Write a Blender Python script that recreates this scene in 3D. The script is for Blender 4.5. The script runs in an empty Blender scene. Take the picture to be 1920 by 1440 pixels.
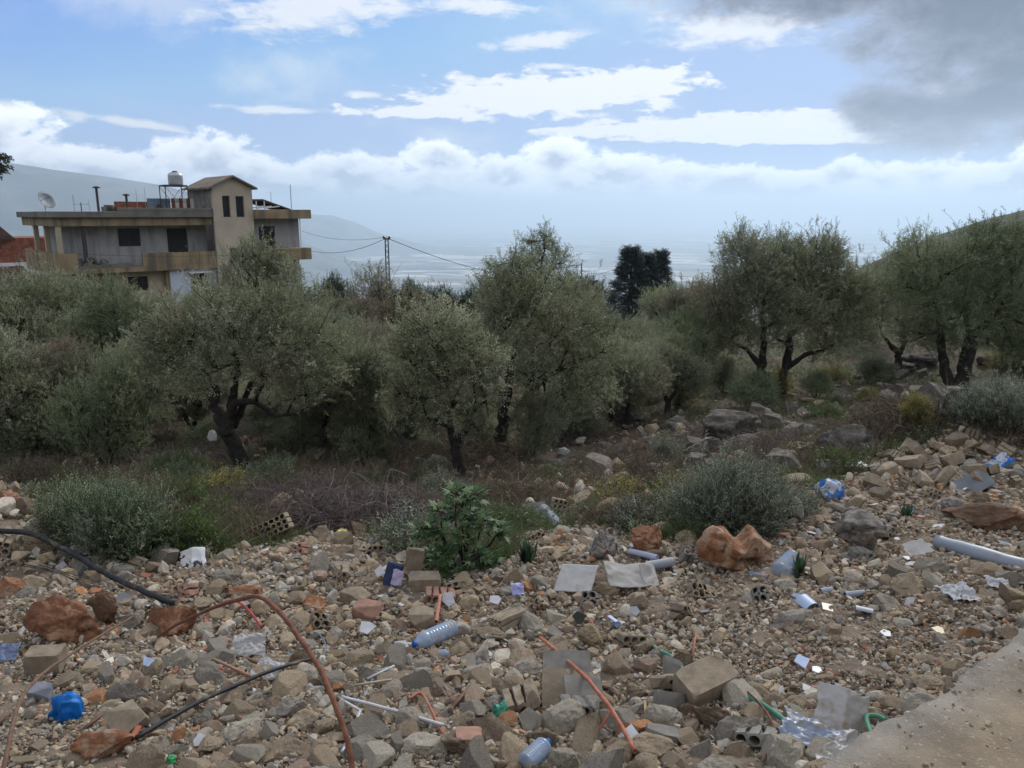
import bpy, math, random
import numpy as np
from mathutils import Vector, Matrix

C = bpy.context.scene
COL = C.collection
PI = math.pi
rad = math.radians
random.seed(7)

# ------------------------------------------------------------------ camera
PITCH = rad(12.4)
F = 1450.0
cam_d = bpy.data.cameras.new("camera")
cam = bpy.data.objects.new("camera", cam_d); COL.objects.link(cam)
cam_d.sensor_width = 36.0; cam_d.lens = 36.0 * F / 1920.0
cam_d.clip_start = 0.05; cam_d.clip_end = 200000
cam.location = (0, 0, 0); cam.rotation_euler = (PI/2 - PITCH, 0, 0)
C.camera = cam

# ------------------------------------------------------------------ render settings, exposure
C.render.engine = 'CYCLES'
C.view_settings.view_transform = 'Standard'
C.view_settings.look = 'None'
C.view_settings.gamma = 1.0
C.view_settings.exposure = 0.5
C.view_settings.use_curve_mapping = False
C.cycles.max_bounces = 6
C.cycles.diffuse_bounces = 3
C.cycles.transmission_bounces = 4
C.cycles.transparent_max_bounces = 8
C.cycles.volume_bounces = 4
C.cycles.use_denoising = True

SUN_EL, SUN_AZ = rad(33), rad(27)       # azimuth clockwise from +Y (the view direction)

# ------------------------------------------------------------------ node helpers
class N:
    def __init__(s, nt): s.nt = nt
    def new(s, t, **kw):
        n = s.nt.nodes.new(t)
        for k, v in kw.items(): setattr(n, k, v)
        return n
    def put(s, sock, v):
        if hasattr(v, 'is_linked') or isinstance(v, bpy.types.NodeSocket): s.nt.links.new(v, sock)
        else:
            if isinstance(v, (tuple, list)) and len(v) == 3 and sock.type == 'RGBA': v = (*v, 1)
            sock.default_value = v
    def m(s, op, a, b=None, c=None, clamp=False):
        n = s.new('ShaderNodeMath', operation=op, use_clamp=clamp)
        s.put(n.inputs[0], a)
        if b is not None: s.put(n.inputs[1], b)
        if c is not None: s.put(n.inputs[2], c)
        return n.outputs[0]
    def vec(s, x, y, z=0.0):
        n = s.new('ShaderNodeCombineXYZ')
        s.put(n.inputs[0], x); s.put(n.inputs[1], y); s.put(n.inputs[2], z)
        return n.outputs[0]
    def noise(s, v, scale, detail=4, rough=0.55, dist=0.0):
        n = s.new('ShaderNodeTexNoise')
        if v is not None: s.put(n.inputs['Vector'], v)
        n.inputs['Scale'].default_value = scale; n.inputs['Detail'].default_value = detail
        n.inputs['Roughness'].default_value = rough; n.inputs['Distortion'].default_value = dist
        return n.outputs[0]
    def ss(s, x, a, b):
        n = s.new('ShaderNodeMapRange', interpolation_type='SMOOTHSTEP')
        s.put(n.inputs[0], x); s.put(n.inputs[1], a); s.put(n.inputs[2], b)
        return n.outputs[0]
    def mix(s, f, a, b, mode='MIX'):
        n = s.new('ShaderNodeMix', data_type='RGBA', blend_type=mode)
        s.put(n.inputs[0], f); s.put(n.inputs[6], a); s.put(n.inputs[7], b)
        return n.outputs[2]

# ------------------------------------------------------------------ world: Nishita sky with clouds
def px_dir(px, py):
    dx = (px - 960) / F; dy = -(py - 720) / F
    return np.array([dx, math.cos(PITCH) + dy * math.sin(PITCH), -math.sin(PITCH) + dy * math.cos(PITCH)])
def azel(px, py):
    d = px_dir(px, py); return math.atan2(d[0], d[1]), math.atan2(d[2], math.hypot(d[0], d[1]))

W = bpy.data.worlds.new("World"); C.world = W; W.use_nodes = True
wt = W.node_tree; wt.nodes.clear(); w = N(wt)
SKY_STRENGTH = 0.105
sky = w.new('ShaderNodeTexSky', sky_type='NISHITA')
sky.sun_disc = False; sky.sun_elevation = SUN_EL; sky.sun_rotation = SUN_AZ
sky.altitude = 900; sky.air_density = 1.0; sky.dust_density = 0.35; sky.ozone_density = 1.6
tc = w.new('ShaderNodeTexCoord')
sx = w.new('ShaderNodeSeparateXYZ'); wt.links.new(tc.outputs['Generated'], sx.inputs[0])
AZ = w.m('ARCTAN2', sx.outputs[0], sx.outputs[1])
EL = w.m('ARCSINE', w.m('MINIMUM', w.m('MAXIMUM', sx.outputs[2], -1.0), 1.0))
def cellipse(px, py, w_px, h_px, ang=0.0):
    a, e = azel(px, py)
    sa = w_px / F; se = h_px / F
    da = w.m('SUBTRACT', AZ, a); de = w.m('SUBTRACT', EL, e)
    c, s_ = math.cos(ang), math.sin(ang)
    u = w.m('DIVIDE', w.m('ADD', w.m('MULTIPLY', da, c), w.m('MULTIPLY', de, s_)), sa)
    v = w.m('DIVIDE', w.m('SUBTRACT', w.m('MULTIPLY', de, c), w.m('MULTIPLY', da, s_)), se)
    r = w.m('SQRT', w.m('ADD', w.m('MULTIPLY', u, u), w.m('MULTIPLY', v, v)))
    return w.m('SUBTRACT', 1.0, r)
def cmax(lst):
    o = lst[0]
    for x in lst[1:]: o = w.m('MAXIMUM', o, x)
    return o
K = 57.2958
# streaky noise (flat sheets) and puffy noise
st = w.noise(w.vec(w.m('MULTIPLY', AZ, 9.0), w.m('MULTIPLY', EL, 46.0), 3.1), 1.0, 7, 0.6, 0.4)
st2 = w.noise(w.vec(w.m('MULTIPLY', AZ, 26.0), w.m('MULTIPLY', EL, 75.0), 8.1), 1.0, 8, 0.62, 0.3)
pf = w.noise(w.vec(w.m('MULTIPLY', AZ, 22.0), w.m('MULTIPLY', EL, 34.0), 5.7), 1.0, 10, 0.62, 0.15)
pf_up = w.noise(w.vec(w.m('MULTIPLY', w.m('ADD', AZ, 0.008), 22.0), w.m('MULTIPLY', w.m('ADD', EL, 0.016), 34.0), 5.7), 1.0, 4, 0.5, 0.15)
big = w.noise(w.vec(w.m('MULTIPLY', AZ, 6.0), w.m('MULTIPLY', EL, 10.0), 1.7), 1.0, 6, 0.55, 0.2)
# 1 high veil
veil = w.m('MULTIPLY', w.ss(big, 0.42, 0.72), 0.12)
# 2 bright flat clouds
flat_e = cmax([cellipse(1015, 180, 400, 58, 0.03), cellipse(1180, 160, 190, 46, 0.05), cellipse(790, 208, 200, 20, 0.0),
               cellipse(1400, 236, 430, 38, -0.01), cellipse(1130, 245, 190, 17, 0.03), cellipse(1440, 262, 420, 13, -0.03)])
flat = w.ss(w.m('ADD', flat_e, w.m('ADD', w.m('MULTIPLY', w.m('SUBTRACT', st2, 0.5), 1.5), w.m('MULTIPLY', w.m('SUBTRACT', st, 0.5), 0.6))), 0.28, 0.52)
wisp_e = cmax([cellipse(600, 18, 230, 44, 0.12), cellipse(1010, 76, 110, 17, 0.1), cellipse(1385, 52, 175, 40, -0.02),
               cellipse(520, 206, 120, 8, 0.0), cellipse(265, 232, 90, 10, -0.1), cellipse(686, 178, 38, 9, 0.0), cellipse(1040, 124, 55, 8, 0.0),
               cellipse(50, 208, 120, 16, -0.05), cellipse(900, 8, 110, 20, -0.1), cellipse(1770, 168, 80, 12, 0.05)])
wisp = w.m('MULTIPLY', w.ss(w.m('ADD', wisp_e, w.m('MULTIPLY', w.m('SUBTRACT', st2, 0.5), 2.2)), 0.0, 0.75), 0.85)
soft_e = cmax([cellipse(560, 130, 130, 70, 0.2), cellipse(480, 150, 90, 60, 0.0), cellipse(1180, 10, 190, 50, 0.0), cellipse(290, 10, 200, 60, 0.0), cellipse(830, 260, 130, 40, -0.2)])
softc = w.m('MULTIPLY', w.ss(w.m('ADD', soft_e, w.m('MULTIPLY', w.m('SUBTRACT', pf, 0.5), 2.2)), 0.05, 1.2), 0.5)
# 3 grey cloud top right
grey_e = cmax([cellipse(1580, -30, 400, 85, -0.12), cellipse(1820, 30, 300, 150, -0.35), cellipse(1700, 205, 150, 55, -0.1), cellipse(1850, 190, 210, 85, 0.25),
               cellipse(2050, 120, 330, 190, 0.0), cellipse(1560, -260, 900, 200, 0.0)])
greyf = w.m('ADD', grey_e, w.m('MULTIPLY', w.m('SUBTRACT', pf, 0.5), 1.1))
grey = w.ss(greyf, 0.02, 0.52)
# 4 cumulus bank near the horizon
cum_e = cmax([cellipse(-60, 320, 200, 125, 0.0), cellipse(150, 335, 230, 75, -0.1), cellipse(390, 315, 115, 68, 0.0), cellipse(560, 355, 200, 58, -0.05),
              cellipse(650, 330, 150, 52, 0.0), cellipse(470, 335, 120, 50, 0.0), cellipse(950, 335, 120, 50, 0.0), cellipse(860, 350, 190, 52, 0.0), cellipse(830, 300, 90, 40, -0.2),
              cellipse(1045, 300, 85, 60, 0.0), cellipse(1120, 340, 260, 60, 0.0), cellipse(1300, 345, 110, 46, 0.0), cellipse(1470, 355, 190, 44, 0.0), cellipse(1590, 338, 90, 42, 0.0),
              cellipse(1720, 345, 110, 46, 0.0), cellipse(1880, 345, 170, 52, 0.0), cellipse(1400, 352, 800, 42, 0), cellipse(600, 356, 800, 38, 0), cellipse(2150, 330, 300, 80, 0), cellipse(-400, 300, 400, 120, 0)])
cumf = w.m('ADD', cum_e, w.m('MULTIPLY', w.m('SUBTRACT', pf, 0.5), 1.5))
cum = w.m('MULTIPLY', w.ss(cumf, 0.10, 0.36), 0.96)
lit = w.ss(w.m('MULTIPLY', w.m('SUBTRACT', pf, pf_up), 1.0), -0.16, 0.12)
core = w.ss(cumf, 0.18, 0.95)
cumcol = w.mix(w.m('MULTIPLY', w.m('MULTIPLY', core, w.m('SUBTRACT', 1.3, lit)), 1.05, clamp=True), (9.8, 9.9, 10.1), (3.0, 3.4, 4.4))
# unseen sky overhead and behind: cloud cover brightened to fill the tree crowns
over = w.m('MULTIPLY', w.ss(EL, 0.36, 0.62), w.ss(big, 0.30, 0.48))
back = w.m('MULTIPLY', w.ss(w.m('ABSOLUTE', AZ), 1.1, 1.8), w.ss(big, 0.28, 0.48))
col = sky.outputs[0]
tint = w.mix(1.0, col, (0.50, 0.64, 0.95), 'MULTIPLY')
tint = w.mix(1.0, tint, (2.5, 3.6, 5.9), 'DARKEN')
col = w.mix(veil, tint, (5.4, 5.7, 6.2))
col = w.mix(softc, col, (5.7, 6.0, 6.5))
col = w.mix(wisp, col, (6.6, 6.7, 6.9))
col = w.mix(flat, col, (6.8, 6.95, 7.1))
gcol = w.mix(w.m('MULTIPLY', w.ss(greyf, 0.1, 0.9), w.m('ADD', 0.45, pf)), (2.2, 2.35, 3.0), (0.6, 0.68, 0.98))
col = w.mix(w.m('MULTIPLY', grey, 0.93), col, gcol)
col = w.mix(over, col, (4.4, 4.6, 5.1))
col = w.mix(w.m('MULTIPLY', back, 0.8), col, (6.4, 6.6, 7.1))
col = w.mix(cum, col, cumcol)
# bright milky band just above the horizon
low = w.m('SUBTRACT', 1.0, w.ss(EL, -0.008, 0.020))
col = w.mix(w.m('MULTIPLY', low, 0.72), col, (4.3, 4.9, 6.0))
bg = w.new('ShaderNodeBackground'); wt.links.new(col, bg.inputs[0]); bg.inputs[1].default_value = SKY_STRENGTH
out = w.new('ShaderNodeOutputWorld'); wt.links.new(bg.outputs[0], out.inputs[0])

# ------------------------------------------------------------------ sun
sl = bpy.data.lights.new("sun", 'SUN'); sl.energy = 1.9; sl.angle = rad(10); sl.color = (1.0, 0.97, 0.92)
so = bpy.data.objects.new("sun", sl); COL.objects.link(so)
sd = Vector((math.sin(SUN_AZ) * math.cos(SUN_EL), math.cos(SUN_AZ) * math.cos(SUN_EL), math.sin(SUN_EL)))
so.rotation_euler = sd.to_track_quat('Z', 'Y').to_euler()

# ------------------------------------------------------------------ object helpers
def tag(o, label=None, cat=None, group=None, kind=None):
    if label: o['label'] = label
    if cat: o['category'] = cat
    if group: o['group'] = group
    if kind or cat: o['kind'] = kind or 'thing'
    return o
def empty(name, loc=(0, 0, 0), rz=0.0):
    o = bpy.data.objects.new(name, None); COL.objects.link(o)
    o.location = loc; o.rotation_euler = (0, 0, rz); o.empty_display_size = 0.2
    return o
def link(name, me, mats=None, parent=None, loc=(0, 0, 0), rot=(0, 0, 0), scale=(1, 1, 1)):
    o = bpy.data.objects.new(name, me); COL.objects.link(o)
    if mats is not None:
        for m_ in (mats if isinstance(mats, (list, tuple)) else [mats]): me.materials.append(m_)
    o.location = loc; o.rotation_euler = rot; o.scale = scale
    if parent: o.parent = parent
    return o
def np_mesh(name, v, f, tint=None, smooth=False):
    """v (n,3), f (m,k) all faces of k corners, tint (n,3)"""
    me = bpy.data.meshes.new(name)
    v = np.asarray(v, np.float32); f = np.asarray(f, np.int32); k = f.shape[1]
    me.vertices.add(len(v)); me.vertices.foreach_set('co', v.ravel())
    me.loops.add(f.size); me.loops.foreach_set('vertex_index', f.ravel())
    me.polygons.add(len(f)); me.polygons.foreach_set('loop_start', np.arange(0, f.size, k, dtype=np.int32))
    if tint is not None:
        a = me.attributes.new('tint', 'FLOAT_COLOR', 'POINT')
        c = np.ones((len(v), 4), np.float32); c[:, :3] = tint
        a.data.foreach_set('color', c.ravel())
    me.update(calc_edges=True)
    me.polygons.foreach_set('use_smooth', np.full(len(f), smooth, bool))
    return me

class MB:
    """collects shapes; build() links them as one mesh object"""
    def __init__(s): s.v = []; s.f = []; s.n = 0; s.mi = []
    def add(s, v, f, mi=0):
        v = [tuple(p) for p in v]
        s.v += v; s.f += [tuple(i + s.n for i in q) for q in f]; s.mi += [mi] * len(f); s.n += len(v); return s
    def box(s, x0, x1, y0, y1, z0, z1, M=None, mi=0):
        v = [Vector(p) for p in ((x0,y0,z0),(x1,y0,z0),(x1,y1,z0),(x0,y1,z0),(x0,y0,z1),(x1,y0,z1),(x1,y1,z1),(x0,y1,z1))]
        if M is not None: v = [M @ p for p in v]
        return s.add(v, [(0,3,2,1),(4,5,6,7),(0,1,5,4),(1,2,6,5),(2,3,7,6),(3,0,4,7)], mi)
    def tube(s, pts, r, n=8, mi=0, cap=True):
        pts = [Vector(p) for p in pts]; m = len(pts)
        if not hasattr(r, '__len__'): r = [r] * m
        t0 = (pts[1] - pts[0]).normalized()
        u = t0.orthogonal().normalized(); vs = []
        for i, p in enumerate(pts):
            t = (pts[min(i+1, m-1)] - pts[max(i-1, 0)]).normalized()
            u = (u - t * u.dot(t)); u = u.normalized() if u.length > 1e-6 else t.orthogonal().normalized()
            b = t.cross(u)
            for k in range(n):
                a = 2 * PI * k / n
                vs.append(p + (u * math.cos(a) + b * math.sin(a)) * r[i])
        fs = [(i*n+k, i*n+(k+1) % n, (i+1)*n+(k+1) % n, (i+1)*n+k) for i in range(m-1) for k in range(n)]
        if cap: fs += [tuple(range(n-1, -1, -1)), tuple(range((m-1)*n, m*n))]
        return s.add(vs, fs, mi)
    def prism(s, poly, h, M=None, mi=0):
        n = len(poly)
        v = [Vector((x, y, 0)) for x, y in poly] + [Vector((x, y, h)) for x, y in poly]
        if M is not None: v = [M @ p for p in v]
        return s.add(v, [tuple(range(n-1, -1, -1)), tuple(range(n, 2*n))] + [(i, (i+1) % n, n+(i+1) % n, n+i) for i in range(n)], mi)
    def lathe(s, prof, n=20, M=None, mi=0):
        vs = []; m = len(prof)
        for r, z in prof:
            for k in range(n):
                a = 2*PI*k/n; p = Vector((r*math.cos(a), r*math.sin(a), z)); vs.append(M @ p if M is not None else p)
        fs = [(i*n+k, i*n+(k+1) % n, (i+1)*n+(k+1) % n, (i+1)*n+k) for i in range(m-1) for k in range(n)]
        fs += [tuple(range(n-1, -1, -1)), tuple(range((m-1)*n, m*n))]
        return s.add(vs, fs, mi)
    def mesh(s, name, smooth=False):
        me = bpy.data.meshes.new(name); me.from_pydata([tuple(p) for p in s.v], [], s.f); me.update()
        me.polygons.foreach_set('use_smooth', [smooth]*len(me.polygons))
        me.polygons.foreach_set('material_index', s.mi)
        return me
    def build(s, name, mats, parent=None, loc=(0,0,0), rot=(0,0,0), smooth=False, bevel=0.0):
        o = link(name, s.mesh(name, smooth), mats, parent, loc, rot)
        if bevel:
            b = o.modifiers.new('bevel', 'BEVEL'); b.width = bevel; b.segments = 2; b.limit_method = 'ANGLE'; b.angle_limit = rad(40)
        return o

# ------------------------------------------------------------------ noise
_rs = np.random.RandomState(11)
_T2 = _rs.rand(256, 256); _T3 = _rs.rand(64, 64, 64)
def vn2(x, y):
    xi = np.floor(x).astype(int); yi = np.floor(y).astype(int); fx = x - xi; fy = y - yi
    fx = fx*fx*(3-2*fx); fy = fy*fy*(3-2*fy)
    a = _T2[xi & 255, yi & 255]; b = _T2[(xi+1) & 255, yi & 255]; c = _T2[xi & 255, (yi+1) & 255]; d = _T2[(xi+1) & 255, (yi+1) & 255]
    return (a*(1-fx)+b*fx)*(1-fy) + (c*(1-fx)+d*fx)*fy
def fbm2(x, y, s, o=4, seed=0):
    x = np.asarray(x, float)/s + seed*17.3; y = np.asarray(y, float)/s + seed*9.7; r = 0; a = 0.5
    for i in range(o): r = r + a*(vn2(x, y)-0.5)*2; x = x*2.03+5.1; y = y*2.03+1.7; a *= 0.5
    return r
def vn3(p):
    i = np.floor(p).astype(int); f = p - i; f = f*f*(3-2*f); r = 0
    for dx in (0, 1):
        for dy in (0, 1):
            for dz in (0, 1):
                wgt = np.abs(1-dx-f[:, 0])*np.abs(1-dy-f[:, 1])*np.abs(1-dz-f[:, 2])
                r = r + wgt*_T3[(i[:, 0]+dx) & 63, (i[:, 1]+dy) & 63, (i[:, 2]+dz) & 63]
    return (r-0.5)*2
def fbm3(p, s, o=4, seed=0):
    p = np.asarray(p, float)/s + seed*7.31; r = 0; a = 0.5
    for i in range(o): r = r + a*vn3(p); p = p*2.03+3.3; a *= 0.5
    return r

# ------------------------------------------------------------------ terrain function
_PL = np.array([(-1e6,-1.8),(0,-1.80),(1.6,-1.85),(2.4,-1.98),(3.2,-2.2),(4.1,-2.42),(5.1,-2.6),(6.1,-2.74),(7,-2.98),(9,-3.42),(11.5,-4.0),(16.5,-4.7),(22,-5.6),(30,-6.9),(50,-10.2),(80,-17),(150,-36),(300,-84),(600,-170),(1200,-300),(2200,-385),(3200,-400),(1e6,-400)])
_PR = np.array([(-1e6,-1.8),(0,-1.80),(1.6,-1.85),(2.4,-1.88),(4,-2.2),(6,-2.48),(8,-2.66),(9.5,-2.98),(14,-3.85),(19.5,-4.6),(23,-4.8),(32,-5.0),(50,-6.6),(80,-11),(150,-28),(300,-76),(600,-165),(1200,-300),(2200,-385),(3200,-400),(1e6,-400)])
RU = np.array([0.8091, 0.5877]); RP = np.array([0.978-.012, 1.99+.018])      # road edge: direction and a point on it
def road_d(x, y):            # signed distance to the road edge, negative = on the road
    n = np.array([-RU[1], RU[0]])
    return (x-RP[0])*n[0] + (y-RP[1])*n[1]
def h(x, y):
    x = np.asarray(x, float); y = np.asarray(y, float)
    u = np.clip(x/np.maximum(y, 1.0)/0.5, 0, 1); wv = u*u*(3-2*u)
    def prof(P):
        return (np.interp(y*0.92, P[:, 0], P[:, 1]) + np.interp(y, P[:, 0], P[:, 1]) + np.interp(y*1.08, P[:, 0], P[:, 1]))/3
    z = prof(_PL)*(1-wv) + prof(_PR)*wv
    r = np.hypot(x, y)
    z = z + fbm2(x, y, 1.3, 3, 1)*0.10*np.clip((r-2)/2, 0, 1) + fbm2(x, y, 9, 3, 2)*0.5*np.clip((r-9)/12, 0, 1) + fbm2(x, y, 70, 4, 3)*7*np.clip((r-60)/300, 0, 1)*np.clip((3500-r)/2500, 0, 1)
    # heap of rubble on the right, mound on the left, a small one in the middle
    z = z + 0.70*np.exp(-(((x-5.6)/1.25)**2 + ((y-9.3)/1.0)**2)) + 0.35*np.exp(-(((x-7.2)/1.2)**2 + ((y-8.8)/1.3)**2))
    z = z + 0.40*np.exp(-(((x+4.3)/1.1)**2 + ((y-6.2)/1.2)**2)) + 0.10*np.exp(-(((x-0.6)/1.2)**2 + ((y-5.4)/0.6)**2))
    z = z + 0.9*np.exp(-(((x-26)/12)**2 + ((y-34)/9)**2))
    z = z + np.clip((-y-9)*0.35, 0, 90)
    d = road_d(x, y)
    rd = np.clip((d+0.05)/0.45, 0, 1); rd = rd*rd*(3-2*rd)
    z = np.where((d < 0.4) & (d > -6.6), -1.86*(1-rd) + np.minimum(z, -1.80)*rd, z)
    return z
def hz(x, y): return float(h(x, y))
def G(px, py, lift=0.0):
    """the point of the ground seen at a pixel of the photograph"""
    d = px_dir(px, py); t = np.geomspace(1.0, 60000, 12000)
    P_ = d[None, :]*t[:, None]; dz = P_[:, 2] - h(P_[:, 0], P_[:, 1])
    i = int(np.argmax(dz < 0))
    a = dz[i-1]/(dz[i-1]-dz[i]); tt = t[i-1]*(1-a)+t[i]*a; p = d*tt
    return Vector((p[0], p[1], p[2]+lift))
def AT(px, Y):
    x = (px-960)/F*Y/0.985
    return Vector((x, Y, hz(x, Y)))
def P(px, py, Y):
    d = px_dir(px, py); return Vector(d*(Y/d[1]))
def to_px(p):
    p = np.atleast_2d(p); c, s_ = math.cos(PITCH), math.sin(PITCH)
    f = p[:, 1]*c - p[:, 2]*s_; up = p[:, 1]*s_ + p[:, 2]*c
    f = np.where(f < 0.05, 0.05, f)
    return 960+F*p[:, 0]/f, 720-F*up/f

# ------------------------------------------------------------------ materials
def mat(name, base=(.5, .5, .5), rough=0.85, var=0.25, scale=8.0, bump=0.3, bscale=30.0, bdist=0.01, tint=False, rand=0.0,
        spots=None, metallic=0.0, coords='Object', trans=0.0, spec=0.3, sub=None, alpha=1.0, stain=None):
    m_ = bpy.data.materials.new(name); m_.use_nodes = True; nt = m_.node_tree; nt.nodes.clear(); n = N(nt)
    b = n.new('ShaderNodeBsdfPrincipled'); o = n.new('ShaderNodeOutputMaterial')
    t = n.new('ShaderNodeTexCoord'); v = t.outputs[coords]
    if tint:
        a = n.new('ShaderNodeAttribute', attribute_name='tint'); c = a.outputs[0]
        if base != (.5, .5, .5): c = n.mix(1.0, c, base, 'MULTIPLY')
    else:
        rg = n.new('ShaderNodeRGB'); rg.outputs[0].default_value = (*base, 1); c = rg.outputs[0]
    if var:
        nz = n.noise(v, scale, 6, 0.6)
        g = n.m('ADD', n.m('MULTIPLY', n.ss(nz, 0.25, 0.75), 2*var), 1-var)
        c = n.mix(1.0, c, n.vec(g, g, g), 'MULTIPLY')
    if spots:      # (color, scale, lo, hi)
        for sc, ss_, lo, hi in spots:
            k = n.ss(n.noise(v, ss_, 7, 0.62, 0.3), lo, hi); c = n.mix(k, c, sc)
    if stain:      # vertical streaks
        sp = n.new('ShaderNodeMapping'); sp.inputs['Scale'].default_value = (1, 1, 0.12); nt.links.new(v, sp.inputs[0])
        k = n.ss(n.noise(sp.outputs[0], stain[1], 5, 0.6), stain[2], stain[3]); c = n.mix(k, c, stain[0])
    if rand:
        oi = n.new('ShaderNodeObjectInfo')
        g = n.m('ADD', n.m('MULTIPLY', oi.outputs['Random'], 2*rand), 1-rand)
        c = n.mix(1.0, c, n.vec(g, g, g), 'MULTIPLY')
    n.put(b.inputs['Base Color'], c); b.inputs['Roughness'].default_value = rough; b.inputs['Metallic'].default_value = metallic
    b.inputs['Specular IOR Level'].default_value = spec
    b.inputs['Alpha'].default_value = alpha
    if bump:
        bz = n.noise(v, bscale, 8, 0.65)
        bn = n.new('ShaderNodeBump'); bn.inputs['Strength'].default_value = bump; bn.inputs['Distance'].default_value = bdist
        nt.links.new(bz, bn.inputs['Height']); nt.links.new(bn.outputs[0], b.inputs['Normal'])
    sh = b.outputs[0]
    if trans:
        tr = n.new('ShaderNodeBsdfTranslucent'); n.put(tr.inputs[0], c)
        mx = n.new('ShaderNodeMixShader'); mx.inputs[0].default_value = trans
        nt.links.new(sh, mx.inputs[1]); nt.links.new(tr.outputs[0], mx.inputs[2]); sh = mx.outputs[0]
    nt.links.new(sh, o.inputs[0])
    return m_

LEAF = mat('leaf', rough=0.55, var=0.0, bump=0, tint=True, trans=0.40, spec=0.5)
TWIG = mat('dry_stalks', rough=0.9, var=0.0, bump=0, tint=True, trans=0.1)
BARK = mat('bark', (0.030, 0.026, 0.022), 0.95, 0.5, 9, 0.9, 22, 0.03, spots=[((0.085, 0.078, 0.065), 14, 0.58, 0.75)])
STONE = mat('limestone', rough=0.95, var=0.30, scale=16, bump=0.9, bscale=70, bdist=0.008, tint=True, rand=0.22, spots=[((0.17, 0.125, 0.085), 7, 0.56, 0.8), ((0.36, 0.29, 0.21), 4, 0.5, 0.75)])
GRAVEL = mat('gravel_stone', rough=0.95, var=0.25, scale=30, bump=0.7, bscale=120, bdist=0.004, tint=True)
ROCK = mat('grey_rock', (0.11, 0.10, 0.085), 0.95, 0.5, 5, 1.0, 14, 0.05, spots=[((0.055, 0.052, 0.048), 4, 0.5, 0.66), ((0.34, 0.33, 0.31), 11, 0.6, 0.72)])
REDROCK = mat('red_stained_rock', (0.23, 0.105, 0.058), 0.95, 0.4, 7, 1.0, 28, 0.03, spots=[((0.45, 0.27, 0.16), 6, 0.5, 0.62), ((0.11, 0.042, 0.022), 10, 0.56, 0.72), ((0.50, 0.42, 0.33), 13, 0.63, 0.74)])
# ------------------------------------------------------------------ ground sheet
def rub_edge(px):      # upper edge of the rubble in the photograph, as py for px
    return np.interp(px, [-400, 0, 60, 110, 180, 300, 420, 520, 650, 800, 950, 1000, 1150, 1300, 1450, 1500, 1550, 1600, 1650, 1750, 1850, 1920, 2300],
                     [900, 895, 950, 1000, 1045, 1050, 1035, 1015, 990, 1050, 1055, 1000, 1000, 1015, 1005, 965, 930, 900, 860, 820, 790, 800, 820])
def rub_mask(x, y):    # 1 where rubble lies
    z = h(x, y); px, py = to_px(np.stack([x, y, z], 1)); e = rub_edge(px) + fbm2(x, y, 0.6, 3, 5)*30
    m_ = np.clip((py-e)/35+0.5, 0, 1)
    return np.where((y < 0.3), (road_d(x, y) > 0).astype(float), m_)
nr = 560
rr = np.concatenate([np.geomspace(0.35, 60, nr), np.geomspace(62, 40000, 130)])
th = np.concatenate([np.linspace(-48, 48, 420), np.linspace(50, 310, 110)]); th = np.radians(th)
R_, T_ = np.meshgrid(rr, th, indexing='ij')
X_ = (R_*np.sin(T_)).ravel(); Y_ = (R_*np.cos(T_)).ravel(); Z_ = h(X_, Y_)
near = np.hypot(X_, Y_) < 16
rm = np.zeros(len(X_)); rm[near] = rub_mask(X_[near], Y_[near])
Z_ = Z_ + np.where(near & (road_d(X_, Y_) > 0.1), fbm2(X_, Y_, 0.22, 4, 6)*0.045*(0.4+0.6*rm), 0)
nt_ = len(th); nR = len(rr)
vid = np.arange(nR*nt_).reshape(nR, nt_)
a_ = vid[:-1, :]; b_ = vid[1:, :]
f_ = np.stack([a_.ravel(), np.roll(a_, -1, 1).ravel(), np.roll(b_, -1, 1).ravel(), b_.ravel()], 1)[:, ::-1]
V_ = np.stack([X_, Y_, Z_], 1)
# centre cap as a small fan of degenerate-free quads is not needed: the road covers it; close with a ring to a point pair
green = np.clip(fbm2(X_, Y_, 2.2, 3, 8)*2.2+0.25, 0, 1)*(1-rm)
red = np.clip(fbm2(X_, Y_, 1.6, 3, 9)*2.0, 0, 1)
soil = np.array([0.090, 0.068, 0.048]); rsoil = np.array([0.125, 0.066, 0.042]); grs = np.array([0.060, 0.078, 0.028]); rub = np.array([0.175, 0.135, 0.098])
tn = soil + (rsoil-soil)*red[:, None]*0.7
tn = tn + (grs-tn)*green[:, None]*0.8
tn = tn + (rub-tn)*rm[:, None]
far = np.clip((np.hypot(X_, Y_)-60)/120, 0, 1)[:, None]
tn = tn + (np.array([0.075, 0.080, 0.048])-tn)*far
me = np_mesh('ground', V_, f_, tn, smooth=True)
GM = mat('soil', rough=1.0, var=0.35, scale=5, bump=0.8, bscale=26, bdist=0.03, tint=True)
# valley fields
VM = bpy.data.materials.new('valley_fields'); VM.use_nodes = True; nt = VM.node_tree; nt.nodes.clear(); n = N(nt)
b = n.new('ShaderNodeBsdfPrincipled'); o = n.new('ShaderNodeOutputMaterial'); t = n.new('ShaderNodeTexCoord')
mp = n.new('ShaderNodeMapping'); mp.inputs['Rotation'].default_value = (0, 0, 0.5); mp.inputs['Scale'].default_value = (1/300, 1/170, 1); nt.links.new(t.outputs['Object'], mp.inputs[0])
vo = n.new('ShaderNodeTexVoronoi', distance='CHEBYCHEV', voronoi_dimensions='2D'); vo.inputs['Scale'].default_value = 1.0; nt.links.new(mp.outputs[0], vo.inputs['Vector'])
sc_ = n.new('ShaderNodeSeparateColor'); nt.links.new(vo.outputs['Color'], sc_.inputs[0])
c = n.mix(sc_.outputs[0], (0.02, 0.035, 0.018), (0.28, 0.22, 0.16)); c = n.mix(n.ss(sc_.outputs[1], 0.7, 0.75), c, (0.55, 0.5, 0.43)); c = n.mix(n.ss(sc_.outputs[2], 0.8, 0.82), c, (0.03, 0.05, 0.03))
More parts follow.
